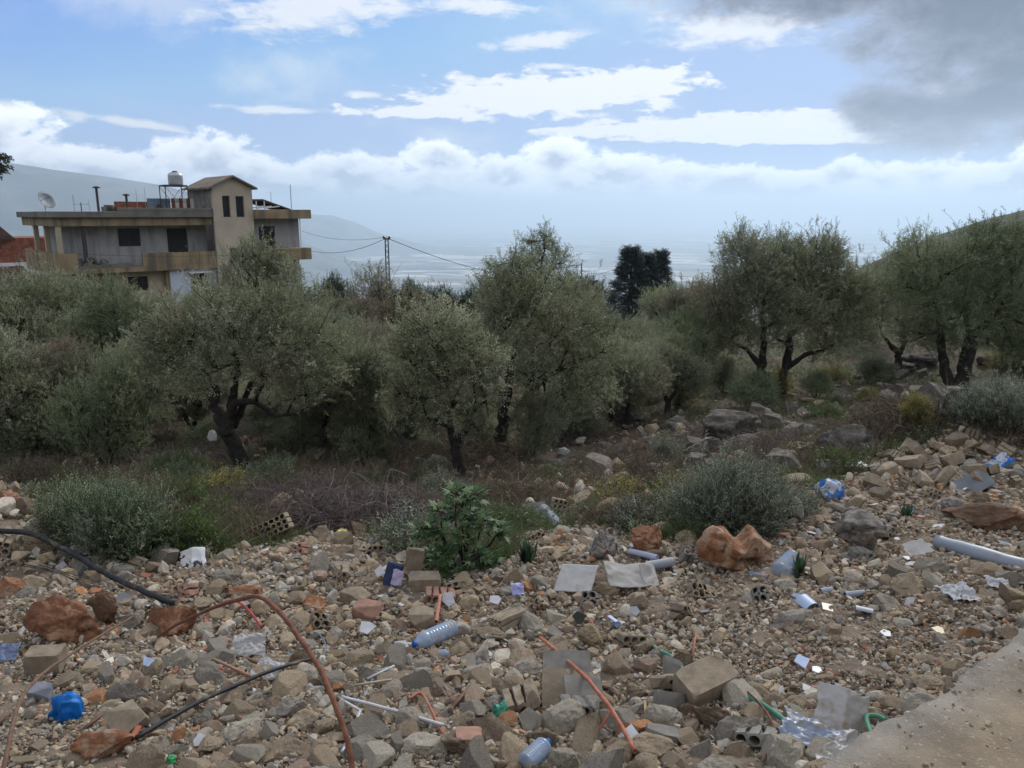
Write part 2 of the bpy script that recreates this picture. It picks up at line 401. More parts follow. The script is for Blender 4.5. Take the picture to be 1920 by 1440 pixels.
big_ = n.noise(n.m('MULTIPLY', 1.0, 1.0) if False else t.outputs['Object'], 0.0006, 5); c = n.mix(n.ss(big_, 0.52, 0.62), c, (0.09, 0.095, 0.075))
n.put(b.inputs['Base Color'], c); b.inputs['Roughness'].default_value = 1.0; nt.links.new(b.outputs[0], o.inputs[0])
ground = link('ground', me, [GM, VM]); tag(ground, kind='structure')
mi = np.zeros(len(f_), np.int32); mi[np.hypot(X_[f_[:, 0]], Y_[f_[:, 0]]) > 1300] = 1
me.polygons.foreach_set('material_index', mi)

# ------------------------------------------------------------------ road slab, broken concrete edge
CONC = mat('road_concrete', (.5, .5, .5), 0.92, 0.3, 5.0, 1.0, 110, 0.008, tint=True, spots=[((0.19, 0.155, 0.115), 2.6, 0.52, 0.66), ((0.42, 0.385, 0.32), 60, 0.58, 0.68), ((0.10, 0.085, 0.065), 40, 0.66, 0.72)])
def road():
    nd = np.array([-RU[1], RU[0]])
    s_ = np.arange(-14, 34, 0.035)
    edge = fbm2(s_, s_*0+3, 0.5, 5, 12)*0.05
    rows = []
    for k, (off, z) in enumerate([(0.03, -1.95), (0.012, -1.70), (0.0, -1.609), (-0.008, -1.600)]):
        jit = fbm2(s_, s_*0+k*4.0, 0.07, 3, 13+k)*0.03*(1 if k < 3 else .6)
        q = edge+off+jit
        rows.append(np.stack([RP[0]+RU[0]*s_+nd[0]*q, RP[1]+RU[1]*s_+nd[1]*q, z+fbm2(s_, s_*0+k, 0.2, 3, 20)*0.012*(1 if k > 1 else 0)], 1))
    for d in (-0.07, -0.13, -0.22, -0.35, -0.7, -1.5, -4, -6.5):
        rows.append(np.stack([RP[0]+RU[0]*s_+nd[0]*d, RP[1]+RU[1]*s_+nd[1]*d, -1.60+fbm2(s_, s_*0+d*3, 0.5, 3, 21)*0.006], 1))
    rows.append(rows[-1]-np.array([0, 0, 0.4]))
    V = np.concatenate(rows); m_ = len(s_); R = len(rows)
    wv = np.concatenate([np.full(m_, w0) for w0 in [1]*4+[.85, .45, .12, 0, 0, 0, 0, 0, 0]]); wv = np.clip(wv+fbm2(V[:, 0], V[:, 1], .5, 4, 77)*.6*(wv > 0)*(wv < 1), 0, 1)[:, None]
    tn_ = np.array([.27, .21, .14])*(1-wv)+np.array([.27, .24, .20])*wv
    vid = np.arange(R*m_).reshape(R, m_)
    f = np.stack([vid[:-1, :-1].ravel(), vid[:-1, 1:].ravel(), vid[1:, 1:].ravel(), vid[1:, :-1].ravel()], 1)[:, ::-1]
    o = link('road', np_mesh('road', V, f, tn_, True), CONC); tag(o, kind='structure')
road()

# ------------------------------------------------------------------ far relief
def relief(name, xs, ys, fn, m_, kind='structure'):
    X, Y = np.meshgrid(xs, ys, indexing='xy'); Z = fn(X, Y)
    V = np.stack([X.ravel(), Y.ravel(), Z.ravel()], 1); W_ = len(xs); H_ = len(ys); vid = np.arange(W_*H_).reshape(H_, W_)
    f = np.stack([vid[:-1, :-1].ravel(), vid[:-1, 1:].ravel(), vid[1:, 1:].ravel(), vid[1:, :-1].ravel()], 1)
    o = link(name, np_mesh(name, V, f, None, True), m_); tag(o, kind=kind); return o
SCRUB = mat('mountain_scrub', (0.085, 0.085, 0.06), 1.0, 0.5, 0.004, 0, spots=[((0.17, 0.15, 0.12), 0.003, 0.5, 0.6)])
def mz(px, py, Y): return P(px, py, Y)
def mountain_far(X, Y):
    yc = 5000; xs = [P(q, 400, yc).x for q in (-1300, -600, -200, 0, 100, 200, 300, 400, 500, 600, 760)]
    zs = [P(0, q, yc).z for q in (300, 292, 290, 301, 318, 332, 346, 372, 425, 490, 530)]
    crest = np.interp(X, xs, zs) + fbm2(X, Y, 900, 5, 31)*16
    t = np.clip(1-np.abs(Y-yc)/2000, 0, 1); t = t*t*(3-2*t)
    return -420 + (crest+420)*t + fbm2(X, Y, 500, 5, 32)*60*t*(1-t)*3
relief('mountain', np.linspace(-11500, 600, 260), np.linspace(3050, 6950, 60), mountain_far, SCRUB)
def hill_mid(X, Y):
    yc = 9000; xs = [P(q, 400, yc).x for q in (-300, 100, 300, 450, 560, 620, 660, 710, 800, 920, 1050)]
    zs = [P(0, q, yc).z for q in (400, 404, 402, 398, 400, 403, 416, 440, 464, 468, 470)]
    crest = np.interp(X, xs, zs) + fbm2(X, Y, 800, 5, 33)*14
    t = np.clip(1-np.abs(Y-yc)/1900, 0, 1); t = t*t*(3-2*t)
    return -420 + (crest+420)*t + fbm2(X, Y, 280, 5, 34)*32*t*(1-t)*3
relief('hill', np.linspace(-9500, 300, 200), np.linspace(7050, 10950, 60), hill_mid, SCRUB)
HILL2 = mat('hillside_scrub', (0.07, 0.072, 0.042), 1.0, 0.5, 0.25, 0.8, 0.5, 1.0, spots=[((0.16, 0.15, 0.125), 0.35, 0.56, 0.64), ((0.035, 0.042, 0.022), 0.6, 0.5, 0.6)])
def hill_near(X, Y):
    yc = 260+0.15*X; xs = [P(q, 450, 290).x for q in (1150, 1500, 1600, 1650, 1700, 1760, 1850, 1920, 2100, 2500, 3200)]
    zs = [P(960, q, 290).z for q in (860, 580, 522, 490, 468, 440, 412, 396, 350, 300, 270)]
    crest = np.interp(X, xs, zs) + fbm2(X, Y, 9, 4, 35)*1.0
    t = np.clip(1-np.abs(Y-yc)/170, 0, 1); t = t*t*(3-2*t)
    return -85 + (crest+85)*t + fbm2(X, Y, 18, 5, 36)*4*t*(1-t)*3
relief('hill', np.linspace(20, 560, 320), np.linspace(95, 520, 180), hill_near, HILL2)

# valley details: pale greenhouses, a road and a village
PALE = mat('pale_sheds', (0.75, 0.76, 0.78), 0.8, 0.1, 0.05, 0)
for i, (px, py, L, ang) in enumerate([(808, 482, 170, 0.0), (815, 491, 90, 0.0), (868, 495, 330, 2.15), (806, 510, 40, .6), (775, 492, 40, 0), (1105, 468, 130, .05), (1120, 470, 60, .1), (945, 505, 60, .4), (822, 516, 220, -0.35),
                                  (1275, 460, 110, 0), (690, 500, 80, .2), (720, 478, 60, 0), (630, 500, 70, 0), (900, 470, 60, 0), (1010, 462, 70, 0)]):
    p = G(px, py); mb = MB(); M = Matrix.Rotation(ang, 4, 'Z')
    for k in range(3 if L > 80 else 2):
        mb.prism([(-L/2, -9+k*20), (L/2, -9+k*20), (L/2, 7+k*20), (-L/2, 7+k*20)], 5, M); mb.box(-L/2+2, L/2-2, -5+k*20, 3+k*20, 5, 8, M)
    o = mb.build('greenhouse', PALE, loc=p)
    tag(o, 'rows of pale greenhouses far down in the hazy valley', 'greenhouse', 'pale greenhouses in the valley')

# ------------------------------------------------------------------ haze
hb = MB(); hb.box(-41000, 41000, -41000, 41000, -460, 405)
HZ = bpy.data.materials.new('haze'); HZ.use_nodes = True; nt = HZ.node_tree; nt.nodes.clear(); n = N(nt)
pv = n.new('ShaderNodeVolumePrincipled'); pv.inputs['Color'].default_value = (0.70, 0.86, 1.0, 1); pv.inputs['Density'].default_value = 1.65e-4; pv.inputs['Anisotropy'].default_value = 0.38
o = n.new('ShaderNodeOutputMaterial'); nt.links.new(pv.outputs[0], o.inputs['Volume'])
hzo = hb.build('haze', HZ); tag(hzo, kind='stuff')
# ------------------------------------------------------------------ the unfinished house on the left
PLAST = mat('grey_plaster', (0.37, 0.36, 0.355), 0.9, 0.12, 0.9, 0.3, 12, 0.01, stain=((0.25, 0.245, 0.24), 2.2, 0.45, 0.68), spots=[((0.46, 0.45, 0.43), 0.7, 0.55, 0.7), ((0.2, 0.19, 0.17), 1.1, 0.62, 0.72)])
FASCIA = mat('ochre_concrete', (0.31, 0.235, 0.135), 0.95, 0.25, 0.8, 0.4, 10, 0.02, stain=((0.13, 0.11, 0.08), 1.5, 0.42, 0.68), spots=[((0.44, 0.36, 0.24), 1.6, 0.6, 0.75)])
SLABM = mat('weathered_slab', (0.165, 0.155, 0.135), 0.95, 0.3, 1.2, 0.4, 10, 0.02)
TOWER = mat('cream_render', (0.50, 0.43, 0.33), 0.9, 0.14, 0.8, 0.3, 12, 0.01, stain=((0.30, 0.26, 0.20), 1.6, 0.55, 0.8), spots=[((0.22, 0.19, 0.155), 0.9, 0.66, 0.8)])
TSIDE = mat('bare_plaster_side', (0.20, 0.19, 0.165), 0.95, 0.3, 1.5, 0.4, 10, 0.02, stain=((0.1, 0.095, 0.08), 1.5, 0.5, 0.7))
TROOF = mat('tower_roof_concrete', (0.20, 0.165, 0.125), 0.95, 0.3, 1.5, 0.3, 12, 0.02)
DARK = mat('dark_glass', (0.012, 0.013, 0.016), 0.35, 0, 1, 0)
VOID = mat('painted_dark_interior', (0.03, 0.028, 0.026), 1.0, 0.2, 2, 0)
BRICKR = mat('red_block_wall', (0.25, 0.085, 0.05), 0.95, 0.4, 3, 0.6, 10, 0.03, spots=[((0.33, 0.22, 0.16), 5, 0.56, 0.66), ((0.08, 0.05, 0.04), 4, 0.6, 0.7)])
BLUEW = mat('pale_blue_render', (0.55, 0.60, 0.70), 0.9, 0.1, 0.8, 0.2, 12, 0.01, spots=[((0.2, 0.2, 0.24), 1.5, 0.68, 0.72)])
METAL = mat('galvanised_metal', (0.42, 0.44, 0.46), 0.45, 0.2, 3, 0.1, 10, 0.01, metallic=0.7)
IRON = mat('rusty_iron', (0.07, 0.05, 0.042), 0.8, 0.3, 6, 0.3, 20, 0.01)
WHITEP = mat('white_paint', (0.7, 0.7, 0.7), 0.7, 0.1, 3, 0.1, 20, 0.005)
CORR = mat('blue_grey_sheet', (0.20, 0.25, 0.32), 0.6, 0.2, 2, 0.1, 10, 0.01)
TILE = mat('old_roof_tiles', (0.11, 0.06, 0.045), 0.9, 0.4, 2, 0.6, 8, 0.03)
CREAM = mat('cream_wall_low', (0.42, 0.36, 0.26), 0.9, 0.15, 1.0, 0.3, 12, 0.01, stain=((0.25, 0.21, 0.15), 1.6, 0.55, 0.8))

HSL = 0.90; HRZ = math.atan(HSL); HO = P(99, 400, 50.0); HO.z = 0.0
HD = Vector((math.cos(HRZ), math.sin(HRZ), 0)); HV = Vector((-math.sin(HRZ), math.cos(HRZ), 0))
HBASE = hz(HO.x+5, HO.y+6) - 1.5
def hl(px, py, v=0.0):
    d = Vector(px_dir(px, py)); o_ = HO + HV*v
    t = o_.dot(HV)/d.dot(HV); p = d*t - o_
    return p.dot(HD), p.z
def hu(px, v=0.0): return hl(px, 430, v)[0]
def hzv(px, py, v=0.0): return hl(px, py, v)[1]
house = empty('house', (HO.x, HO.y, HBASE), HRZ)
tag(house, 'unfinished three storey house with ochre slab edges and a gabled stair tower', 'house')
def zl(z): return z-HBASE
def wall_mb(mb, u0, u1, z0, z1, v, t, ops=()):
    """a wall in the local u-z plane with openings (u0,u1,z0,z1)"""
    xs = sorted({u0, u1, *[o[0] for o in ops], *[o[1] for o in ops]})
    for a, b_ in zip(xs[:-1], xs[1:]):
        zz = [z0]
        for o in sorted([o for o in ops if o[0] <= a+1e-6 and o[1] >= b_-1e-6], key=lambda o: o[2]): zz += [o[2], o[3]]
        zz.append(z1)
        for k in range(0, len(zz), 2):
            if zz[k+1]-zz[k] > 1e-4: mb.box(a, b_, v, v+t, zz[k], zz[k+1])
def hw(name, mbx, m_, parent=None, bevel=0.0):
    return mbx.build(name, m_, parent or house, bevel=bevel)
def op(px0, px1, py0, py1, v):
    um = hu((px0+px1)/2, v)
    return (hu(px0, v), hu(px1, v), zl(hzv((px0+px1)/2, py1, v)), zl(hzv((px0+px1)/2, py0, v)))
def window(o, v, name='window', bars=2, inset=0.16, glass=True, drape=False):
    mb = MB(); u0, u1, z0, z1 = o; f = 0.05
    mb.box(u0, u0+f, v+inset, v+inset+.05, z0, z1); mb.box(u1-f, u1, v+inset, v+inset+.05, z0, z1)
    mb.box(u0+f, u1-f, v+inset, v+inset+.05, z0, z0+f); mb.box(u0+f, u1-f, v+inset, v+inset+.05, z1-f, z1)
    for k in range(1, bars): 
        uu = u0+(u1-u0)*k/bars; mb.box(uu-.02, uu+.02, v+inset, v+inset+.05, z0+f, z1-f)
    w_ = hw(name, mb, IRON)
    pb = MB(); pb.box(u0+f, u1-f, v+inset+.02, v+inset+.035, z0+f, z1-f); hw('pane', pb, DARK, w_)
    return w_
Ztop = zl(hzv(200, 393)); Zb = zl(hzv(200, 408)); Zc = zl(hzv(200, 424))       # roof slab bands
L0 = 0.0; L1 = hu(405); DEP = 9.0
Zf2 = zl(hzv(200, 512)); Zp = zl(hzv(340, 471)); Zfl = zl(hzv(340, 490))
TU0, TU1 = hu(403, -0.4), hu(477, -0.4)
UR = hu(566)
VB = 1.3
# walls of the upper storey
o1 = op(220, 262, 428, 462, VB); o2 = op(312, 350, 428, 471, VB)
o2 = (o2[0], o2[1], Zf2+0.5, o2[3])
mb = MB(); wall_mb(mb, hu(141, VB), TU0-0.002, Zf2+0.35, Zc, VB, 0.22, [o1, o2]); mb.box(hu(141, VB), hu(141, VB)+.22, VB+.22, DEP, Zf2+.35, Zc); mb.box(hu(141, VB)+.22, UR, DEP-.2, DEP, -1, Zc)
hw('wall', mb, PLAST)
window(o1, VB); 
dm = MB(); dm.box(o2[0], o2[1], VB+.14, VB+.19, o2[2], o2[3]); d_ = hw('door', dm, VOID); hm = MB(); hm.box(o2[1]-.14, o2[1]-.1, VB+.10, VB+.139, o2[2]+1, o2[2]+1.15); hw('handle', hm, METAL, d_)  # near-black panel; the dark of the unlit room is put into its colour
# right wing
VR = 0.5
o3 = op(485, 515, 424, 466, VR); zr0 = zl(hzv(520, 487, VR)); zr1 = zl(hzv(520, 410, VR))
mb = MB(); wall_mb(mb, TU1+.002, UR, zr0, zr1, VR, .22, [(o3[0], o3[1], zr0+.9, o3[3])]); mb.box(UR-.22, UR, VR+.22, DEP-.2, -1, zr1); wall_mb(mb, TU1+.002, UR, -1, zr0-.55, VR, .22)
hw('wall', mb, PLAST)
window((o3[0], o3[1], zr0+.9, o3[3]), VR, bars=2)
mb = MB(); mb.box(TU1+.01, hu(585, -.8), -.8, DEP+.3, zr1, zl(hzv(540, 393, -.8))); hw('roof_slab', mb, FASCIA, bevel=.03)
mb = MB(); mb.box(hu(512, -.8), hu(582, -.8), -.8, DEP-1, zl(hzv(560, 487, -.8)), zl(hzv(560, 465, -.8))); hw('balcony', mb, FASCIA, bevel=.03)
mb = MB(); mb.tube([(hu(563, -.3), -.3, zl(hzv(563, 465, -.3))), (hu(563, -.3), -.3, zr1)], .035, 6); hw('post', mb, WHITEP)
# roof slab left: ochre beam with grey weathered layer
mb = MB(); mb.box(L0-.1, TU0-.01, -.05, DEP+.2, Zc, Zb); hw('roof_beam', mb, FASCIA, bevel=.03)
mb = MB(); mb.box(L0-.35, TU0-.012, -.35, DEP+.4, Zb+.002, Ztop-.12); mb.box(hu(225, -.3), TU0-.012, -.33, -.1, Ztop-.12, Ztop+.12)
hw('roof_slab', mb, SLABM, bevel=.04)
# columns of the open corner
for (pu, pv, wd) in ((0.05, 0.0, .3), (0.05, 3.2, .3), (0.05, 6.4, .3), (2.2, 3.0, .28)):
    mb = MB(); mb.box(pu, pu+wd, pv, pv+wd, Zf2+.3, Zc-.002); hw('column', mb, CREAM, bevel=.02)
mb = MB(); mb.box(hu(153, .1), hu(160, .1), .1, .38, Zf2+.36, Zc-.002); hw('column', mb, IRON, bevel=.02)
# floor slab with balcony parapets, one piece broken low
zs = Zf2; 
mb = MB(); mb.box(L0-.2, TU0-.01, -.3, DEP, zs, zs+.34); hw('floor_slab', mb, FASCIA, bevel=.03)
zpl = zl(hzv(80, 476, -.3))
def parapet(u0, u1, ztop, broken=0.0, seed=0):
    rnd = random.Random(seed); n_ = max(2, int((u1-u0)/.22)); top = []
    for i in range(n_+1):
        u = u0+(u1-u0)*i/n_; top.append((u, ztop - (rnd.random()*broken)))
    poly = [(u0, zs+.342), (u1, zs+.342)] + [(u, z) for u, z in reversed(top)]
    M = Matrix(((1,0,0,0),(0,0,-1,-.12),(0,1,0,0),(0,0,0,1)))
    m2 = MB(); m2.prism(poly, .18, M); return m2
hw('parapet', parapet(L0-.2, hu(140, -.3), zpl, .06, 1), FASCIA)
hw('parapet', parapet(hu(140, -.3)+.01, hu(262, -.3), zl(hzv(200, 491, -.3)), .25, 2), SLABM)
hw('parapet', parapet(hu(262, -.3)+.01, TU0-.02, zl(hzv(340, 472, -.3)), .05, 3), FASCIA)
mb = MB(); mb.box(L0-.2, L0-.02, -.119, DEP, zs+.341, zpl); hw('parapet', mb, FASCIA)
rb = MB(); rr_ = random.Random(5)
for i in range(26):
    M = Matrix.Translation((hu(158, .4)+rr_.gauss(0, .4), .3+rr_.random()*.5, zs+.4+rr_.random()*.6*max(0, 1-abs(rr_.gauss(0, .4))))) @ Matrix.Rotation(rr_.random()*6, 4, Vector((rr_.random(), rr_.random(), rr_.random())))
    s_ = .1+rr_.random()*.18; rb.box(-s_, s_, -s_*.6, s_*.6, -s_*.5, s_*.5, M)
hw('rubble_pile', rb, SLABM)
# ground storey
og = op(230, 268, 519, 546, .6); og2 = op(349, 380, 513, 548, 0.0)
ug = hu(305, .6)
mb = MB(); wall_mb(mb, hu(60, .6), ug, -1, zs-.002, .6, .22, [og]); mb.box(hu(60, .6), hu(60, .6)+.22, .82, DEP-.2, -1, zs-.002); hw('wall', mb, CREAM)
mb = MB(); wall_mb(mb, ug+.002, TU0-.003, -1, zs-.002, 0.0, .22, [og2]); mb.box(ug+.002, ug+.22, .22, .83, -1, zs-.002); hw('wall', mb, BLUEW)
window(og, .6, bars=4); window(og2, 0.0, bars=2)
mb = MB(); mb.box(og2[0]-.15, og2[1]+.2, -.45, -.002, og2[3]+.05, og2[3]+.14); hw('awning', mb, WHITEP)
for px in (180, 303):
    mb = MB(); mb.box(hu(px, .1), hu(px, .1)+.3, .1, .4, -1, zs-.002); hw('column', mb, FASCIA, bevel=.02)
# stair tower
vt = -0.4; td = 4.6; za = zl(hzv(440, 333, vt)); ze = zl(hzv(403, 351, vt))
ops = [op(421, 435, 367, 407, vt), op(446, 461, 368, 407, vt), op(428, 442, 465, 493, vt), op(428, 442, 520, 545, vt)]
um = (TU0+TU1)/2
mb = MB(); wall_mb(mb, TU0, TU1, -1, ze, vt, .22, ops)
mb.prism([(TU0, ze), (TU1, ze), (um, za)], .22, Matrix(((1,0,0,0),(0,0,-1,vt+.22),(0,1,0,0),(0,0,0,1)))); hw('tower_wall', mb, TOWER)
mb = MB(); mb.box(TU0+.001, TU0+.22, vt+.222, vt+td, zl(hzv(380, 420)), ze); mb.box(TU1-.22, TU1-.001, vt+.222, vt+td, zr1-2, ze); mb.box(TU0+.222, TU1-.222, vt+td-.2, vt+td, zr1, ze)
hw('tower_wall', mb, TSIDE)
for o_ in ops: window(o_, vt, bars=1, inset=.17)
mb = MB()
for s_, ue in ((-1, TU0-.35), (1, TU1+.3)):
    sl_ = (za-ze)/(um-TU0); zed = za - sl_*abs(ue-um)
    poly = [(ue, zed+.03), (um, za+.03), (um, za+.16), (ue, zed+.16)]
    if s_ > 0: poly = poly[::-1]
    mb.prism(poly, td+.6, Matrix(((1,0,0,0),(0,0,-1,vt+td+.25),(0,1,0,0),(0,0,0,1))))
hw('tower_roof', mb, TROOF)
# pergola roof on the right wing
zt = zl(hzv(540, 393, 0))
mb = MB(); u0, u1 = hu(476, .5), hu(553, .5)
zz1 = zl(hzv(490, 374, 1.5))
mb.prism([(TU1+.02, zz1), (hu(497, 1), zz1+.02), (u1, zt+.05), (u1, zt-.0), (hu(495, 1), zz1-.12), (TU1+.02, zz1-.12)], 3.5, Matrix(((1,0,0,0),(0,0,-1,4.5),(0,1,0,0),(0,0,0,1))))
hw('pergola_roof', mb, TILE)
mb = MB()
for q in (0.1, .5, .9):
    uu = TU1+.1+(hu(500, 1)-TU1)*q; mb.tube([(uu, 1.0, zt+.1), (uu+1.2, 1.0, zt+.25)], .05, 5); mb.tube([(uu, 1.0, zt+.02), (uu, 1.0, zz1-.12)], .05, 5)
hw('pergola_frame', mb, WHITEP)

# things standing on the roof (top level)
def roof_pt(px, v, dz=0.0):
    u = hu(px, v); p = HO + HD*u + HV*v; return Vector((p.x, p.y, HBASE+Ztop-.12+dz))
# water tank on a frame
tz = 0.0; p = roof_pt(332, 2.2)
tw = hu(352, 2.2)-hu(311, 2.2); zst = (hzv(332, 349, 2.2)) - p.z
stt = empty('tank_stand', p, HRZ); tag(stt, 'spindly iron frame carrying the water tank on the house roof', 'stand')
for a in (-1, 1):
    for b_ in (-1, 1):
        MB().tube([(a*tw/2, b_*.6, 0), (a*tw/2, b_*.6, zst)], .035, 5).build('leg', IRON, stt)
fm = MB()
for a in (-1, 1):
    fm.tube([(-tw/2, a*.6, zst), (tw/2, a*.6, zst)], .04, 5); fm.tube([(a*tw/2, -.6, zst), (a*tw/2, .6, zst)], .04, 5)
    fm.tube([(-tw/2, a*.6, zst-.05), (0, a*.6, .75), (tw/2, a*.6, zst-.05)], .02, 4); fm.tube([(-tw/2, a*.6, .7), (tw/2, a*.6, .7)], .02, 4)
fm.box(-tw/2, tw/2, -.6, .6, zst+.04, zst+.07)
fm.build('frame', IRON, stt)
tp = p + Vector((0, 0, zst+.072)) + HD*.2; trd = (hu(348, 2.2)-hu(321, 2.2))/2; tht = hzv(332, 321, 2.2)-tp.z
prof = [(trd*.96, 0)]
for k in range(9): prof += [(trd*(1.0 if k % 2 else .95), tht*(.05+.085*k))]
prof += [(trd*.8, tht*.86), (trd*.4, tht*.93), (trd*.34, tht*.94)]
tk = MB().lathe(prof, 20).build('water_tank', METAL, loc=tp, smooth=True); tag(tk, 'ribbed galvanised water tank on the iron frame above the roof', 'water tank')
MB().lathe([(trd*.36, tht*.94), (trd*.36, tht), (trd*.1, tht*1.02)], 14).build('lid', IRON, tk)
# roof clutter
def rbox(name, px0, px1, py0, py1, v, d, m_, label, cat, v2=None):
    u0, u1 = hu(px0, v), hu(px1, v); p0 = roof_pt(px0, v); zt_ = hzv((px0+px1)/2, py0, v)
    mb = MB(); mb.box(0, u1-u0, 0, d, 0, zt_-p0.z); o_ = mb.build(name, m_, loc=p0, rot=(0, 0, HRZ), bevel=.02); tag(o_, label, cat); return o_
rbox('brick_wall', 221, 288, 378, 393, 4.0, .3, BRICKR, 'low red block wall behind the roof edge, left of the blue sheet', 'wall')
cs = MB(); u0, u1 = hu(281, 3.0), hu(324, 3.0); p0 = roof_pt(281, 3.0); hh_ = hzv(300, 372, 3.0)-p0.z; nn = 24
poly = [(i*(u1-u0)/nn, (.04 if i % 2 else 0)) for i in range(nn+1)] + [((nn-i)*(u1-u0)/nn, (.04 if (nn-i) % 2 else 0)+.03) for i in range(nn+1)]
cs.prism(poly, hh_); o_ = cs.build('metal_sheet', CORR, loc=p0, rot=(0, 0, HRZ)); tag(o_, 'blue grey corrugated metal sheet standing under the tank frame', 'metal sheet')
bpanel = empty('cladding_panel', roof_pt(326, 1.6), HRZ); tag(bpanel, 'rust red and cream striped boards beside the tower under the tank', 'panel')
ww = hu(368, 1.6)-hu(326, 1.6); hh_ = hzv(346, 372, 1.6)-roof_pt(326, 1.6).z
for k in range(6):
    MB().box(ww*k/6+.01, ww*(k+1)/6-.01, 0, .05, 0, hh_).build('board', [mat('rust_board', (.14,.045,.03), .8, .3, 5, .2) if k == 0 else bpy.data.materials['rust_board'], mat('cream_board', (.5,.46,.4), .8, .2, 5, .2) if k == 0 else bpy.data.materials['cream_board']][k % 2], bpanel)
def pole(px, py, v, r, m_, label, name='antenna', cat='antenna', top=None):
    p0 = roof_pt(px, v); hgt = hzv(px, py, v)-p0.z
    mb = MB(); mb.tube([(0, 0, 0), (0, 0, hgt)], r, 6)
    if top == 'cap': mb.lathe([(r*2.6, hgt-.04), (r*3.0, hgt+.03), (r*.8, hgt+.1)], 10); 
    if top == 'yagi':
        mb.tube([(-.45, 0, hgt-.1), (.45, 0, hgt-.1)], .012, 4)
        for k in range(5): mb.tube([(-.4+.2*k, -.25, hgt-.1), (-.4+.2*k, .25, hgt-.1)], .008, 4)
    o_ = mb.build(name, m_, loc=p0, rot=(0, 0, HRZ)); tag(o_, label, cat)
pole(189, 352, 1.5, .08, IRON, 'tall black stove pipe with a cap on the house roof', 'chimney_pipe', 'chimney', 'cap')
pole(243, 366, 2.0, .08, IRON, 'short black stove pipe with a cap by the red block wall', 'chimney_pipe', 'chimney', 'cap')
pole(549, 346, 1.2, .03, METAL, 'tall thin mast on the right wing of the house', top=None)
pole(512, 360, 3.0, .02, METAL, 'thin mast rising behind the pergola roof')
pole(144, 366, 1.5, .02, METAL, 'thin rod antenna right of the satellite dish')
pole(157, 380, 1.5, .03, IRON, 'small aerial with crossbars near the stove pipe', top='yagi')
pole(172, 374, 2.5, .015, METAL, 'thin rod just left of the tall stove pipe')
pole(262, 355, 3.5, .015, METAL, 'thin rod above the red block wall, nearer the stove pipe')
pole(278, 352, 3.8, .015, METAL, 'thin rod above the right end of the red block wall')
# satellite dish
p0 = roof_pt(90, .8); ds = empty('satellite_dish', p0, 0.0); tag(ds, 'grey satellite dish tilted up at the left end of the roof', 'satellite dish')
MB().tube([(0, 0, 0), (0, 0, .55)], .04, 6).build('stand', WHITEP, ds)
pr = [(.02, 0), (.25, .03), (.45, .09), (.56, .16), (.57, .18), (.45, .11), (.2, .05), (.02, .02)]
M = Matrix.Translation((0.05, 0, .65)) @ Matrix.Rotation(rad(62), 4, 'Y') @ Matrix.Rotation(0.3, 4, 'X')
MB().lathe(pr, 20, M).build('dish', mat('dish_grey', (.22, .25, .27), .6, .15, 3, .1), ds, smooth=True)
MB().tube([M @ Vector((0, -.5, .15)), M @ Vector((0, -.1, .6))], .015, 5).build('arm', IRON, ds)

# neighbour house, red blocks, seen through the open corner and beyond the left end
q = P(70, 465, 66); nb = empty('block_house', (q.x, q.y, hz(q.x, q.y)-2), HRZ); bz = nb.location.z
tag(nb, 'red block building with a broken tiled roof behind the left end of the big house', 'house')
zt_ = P(70, 441, 66).z-bz
MB().box(-5, 6.5, 0, 6, 0, zt_-2.2).build('wall', WHITEP, nb)
MB().box(-4.9, 6.4, .1, 5.9, zt_-2.2, zt_-.2).build('wall', BRICKR, nb)
mb = MB(); mb.prism([(-.5, zt_-.2), (6.8, zt_-.2), (4.6, zt_+1.0), (1.0, zt_+1.1)], 7, Matrix(((0,0,-1,6.9),(1,0,0,-.4),(0,1,0,0),(0,0,0,1)))); 
mb = MB(); mb.prism([(-5.3, zt_-.3), (-1.5, zt_-.3), (-3.0, zt_+1.3), (-4.2, zt_+1.2)], 6.5, Matrix(((1,0,0,0),(0,0,-1,6.2),(0,1,0,0),(0,0,0,1)))); mb.build('roof', TILE, nb)
mb = MB(); mb.prism([(2, zt_-.2), (6, zt_-.2), (4, zt_+.7)], 5.5, Matrix(((1,0,0,0),(0,0,-1,5.8),(0,1,0,0),(0,0,0,1)))); mb.build('roof', TILE, nb)
for k in range(3): MB().box(-4.4+k*1.3, -3.6+k*1.3, -.03, .12, zt_-4.6, zt_-2.8).build('window', DARK, nb)
q = P(10, 520, 52); sh_ = empty('shed', (q.x, q.y, hz(q.x, q.y)-1), HRZ); tag(sh_, 'low shed with a rust brown tiled roof at the far left', 'shed')
zt_ = P(10, 530, 52).z-sh_.location.z
MB().box(-4, 1.2, 0, 4, 0, zt_).build('wall', WHITEP, sh_)
mb = MB(); mb.prism([(-.3, zt_+.002), (4.4, zt_+.002), (2.2, zt_+.95)], 5.8, Matrix(((0,0,-1,1.5),(1,0,0,0),(0,1,0,0),(0,0,0,1)))); mb.build('roof', TILE, sh_)

# grey hut between the trees in the middle
q = P(930, 545, 60); zt_ = P(930, 530, 60).z; zb_ = hz(q.x, q.y)-1
hut = empty('hut', (q.x, q.y, zb_), .15); tag(hut, 'small grey flat roofed hut showing between the trees below the tall olive sprig', 'hut')
MB().box(-1.0, 3.2, 0, 3, 0, zt_-zb_).build('wall', TSIDE, hut); MB().box(-1.15, 3.35, -.15, 3.15, zt_-zb_+.002, zt_-zb_+.15).build('roof', SLABM, hut)

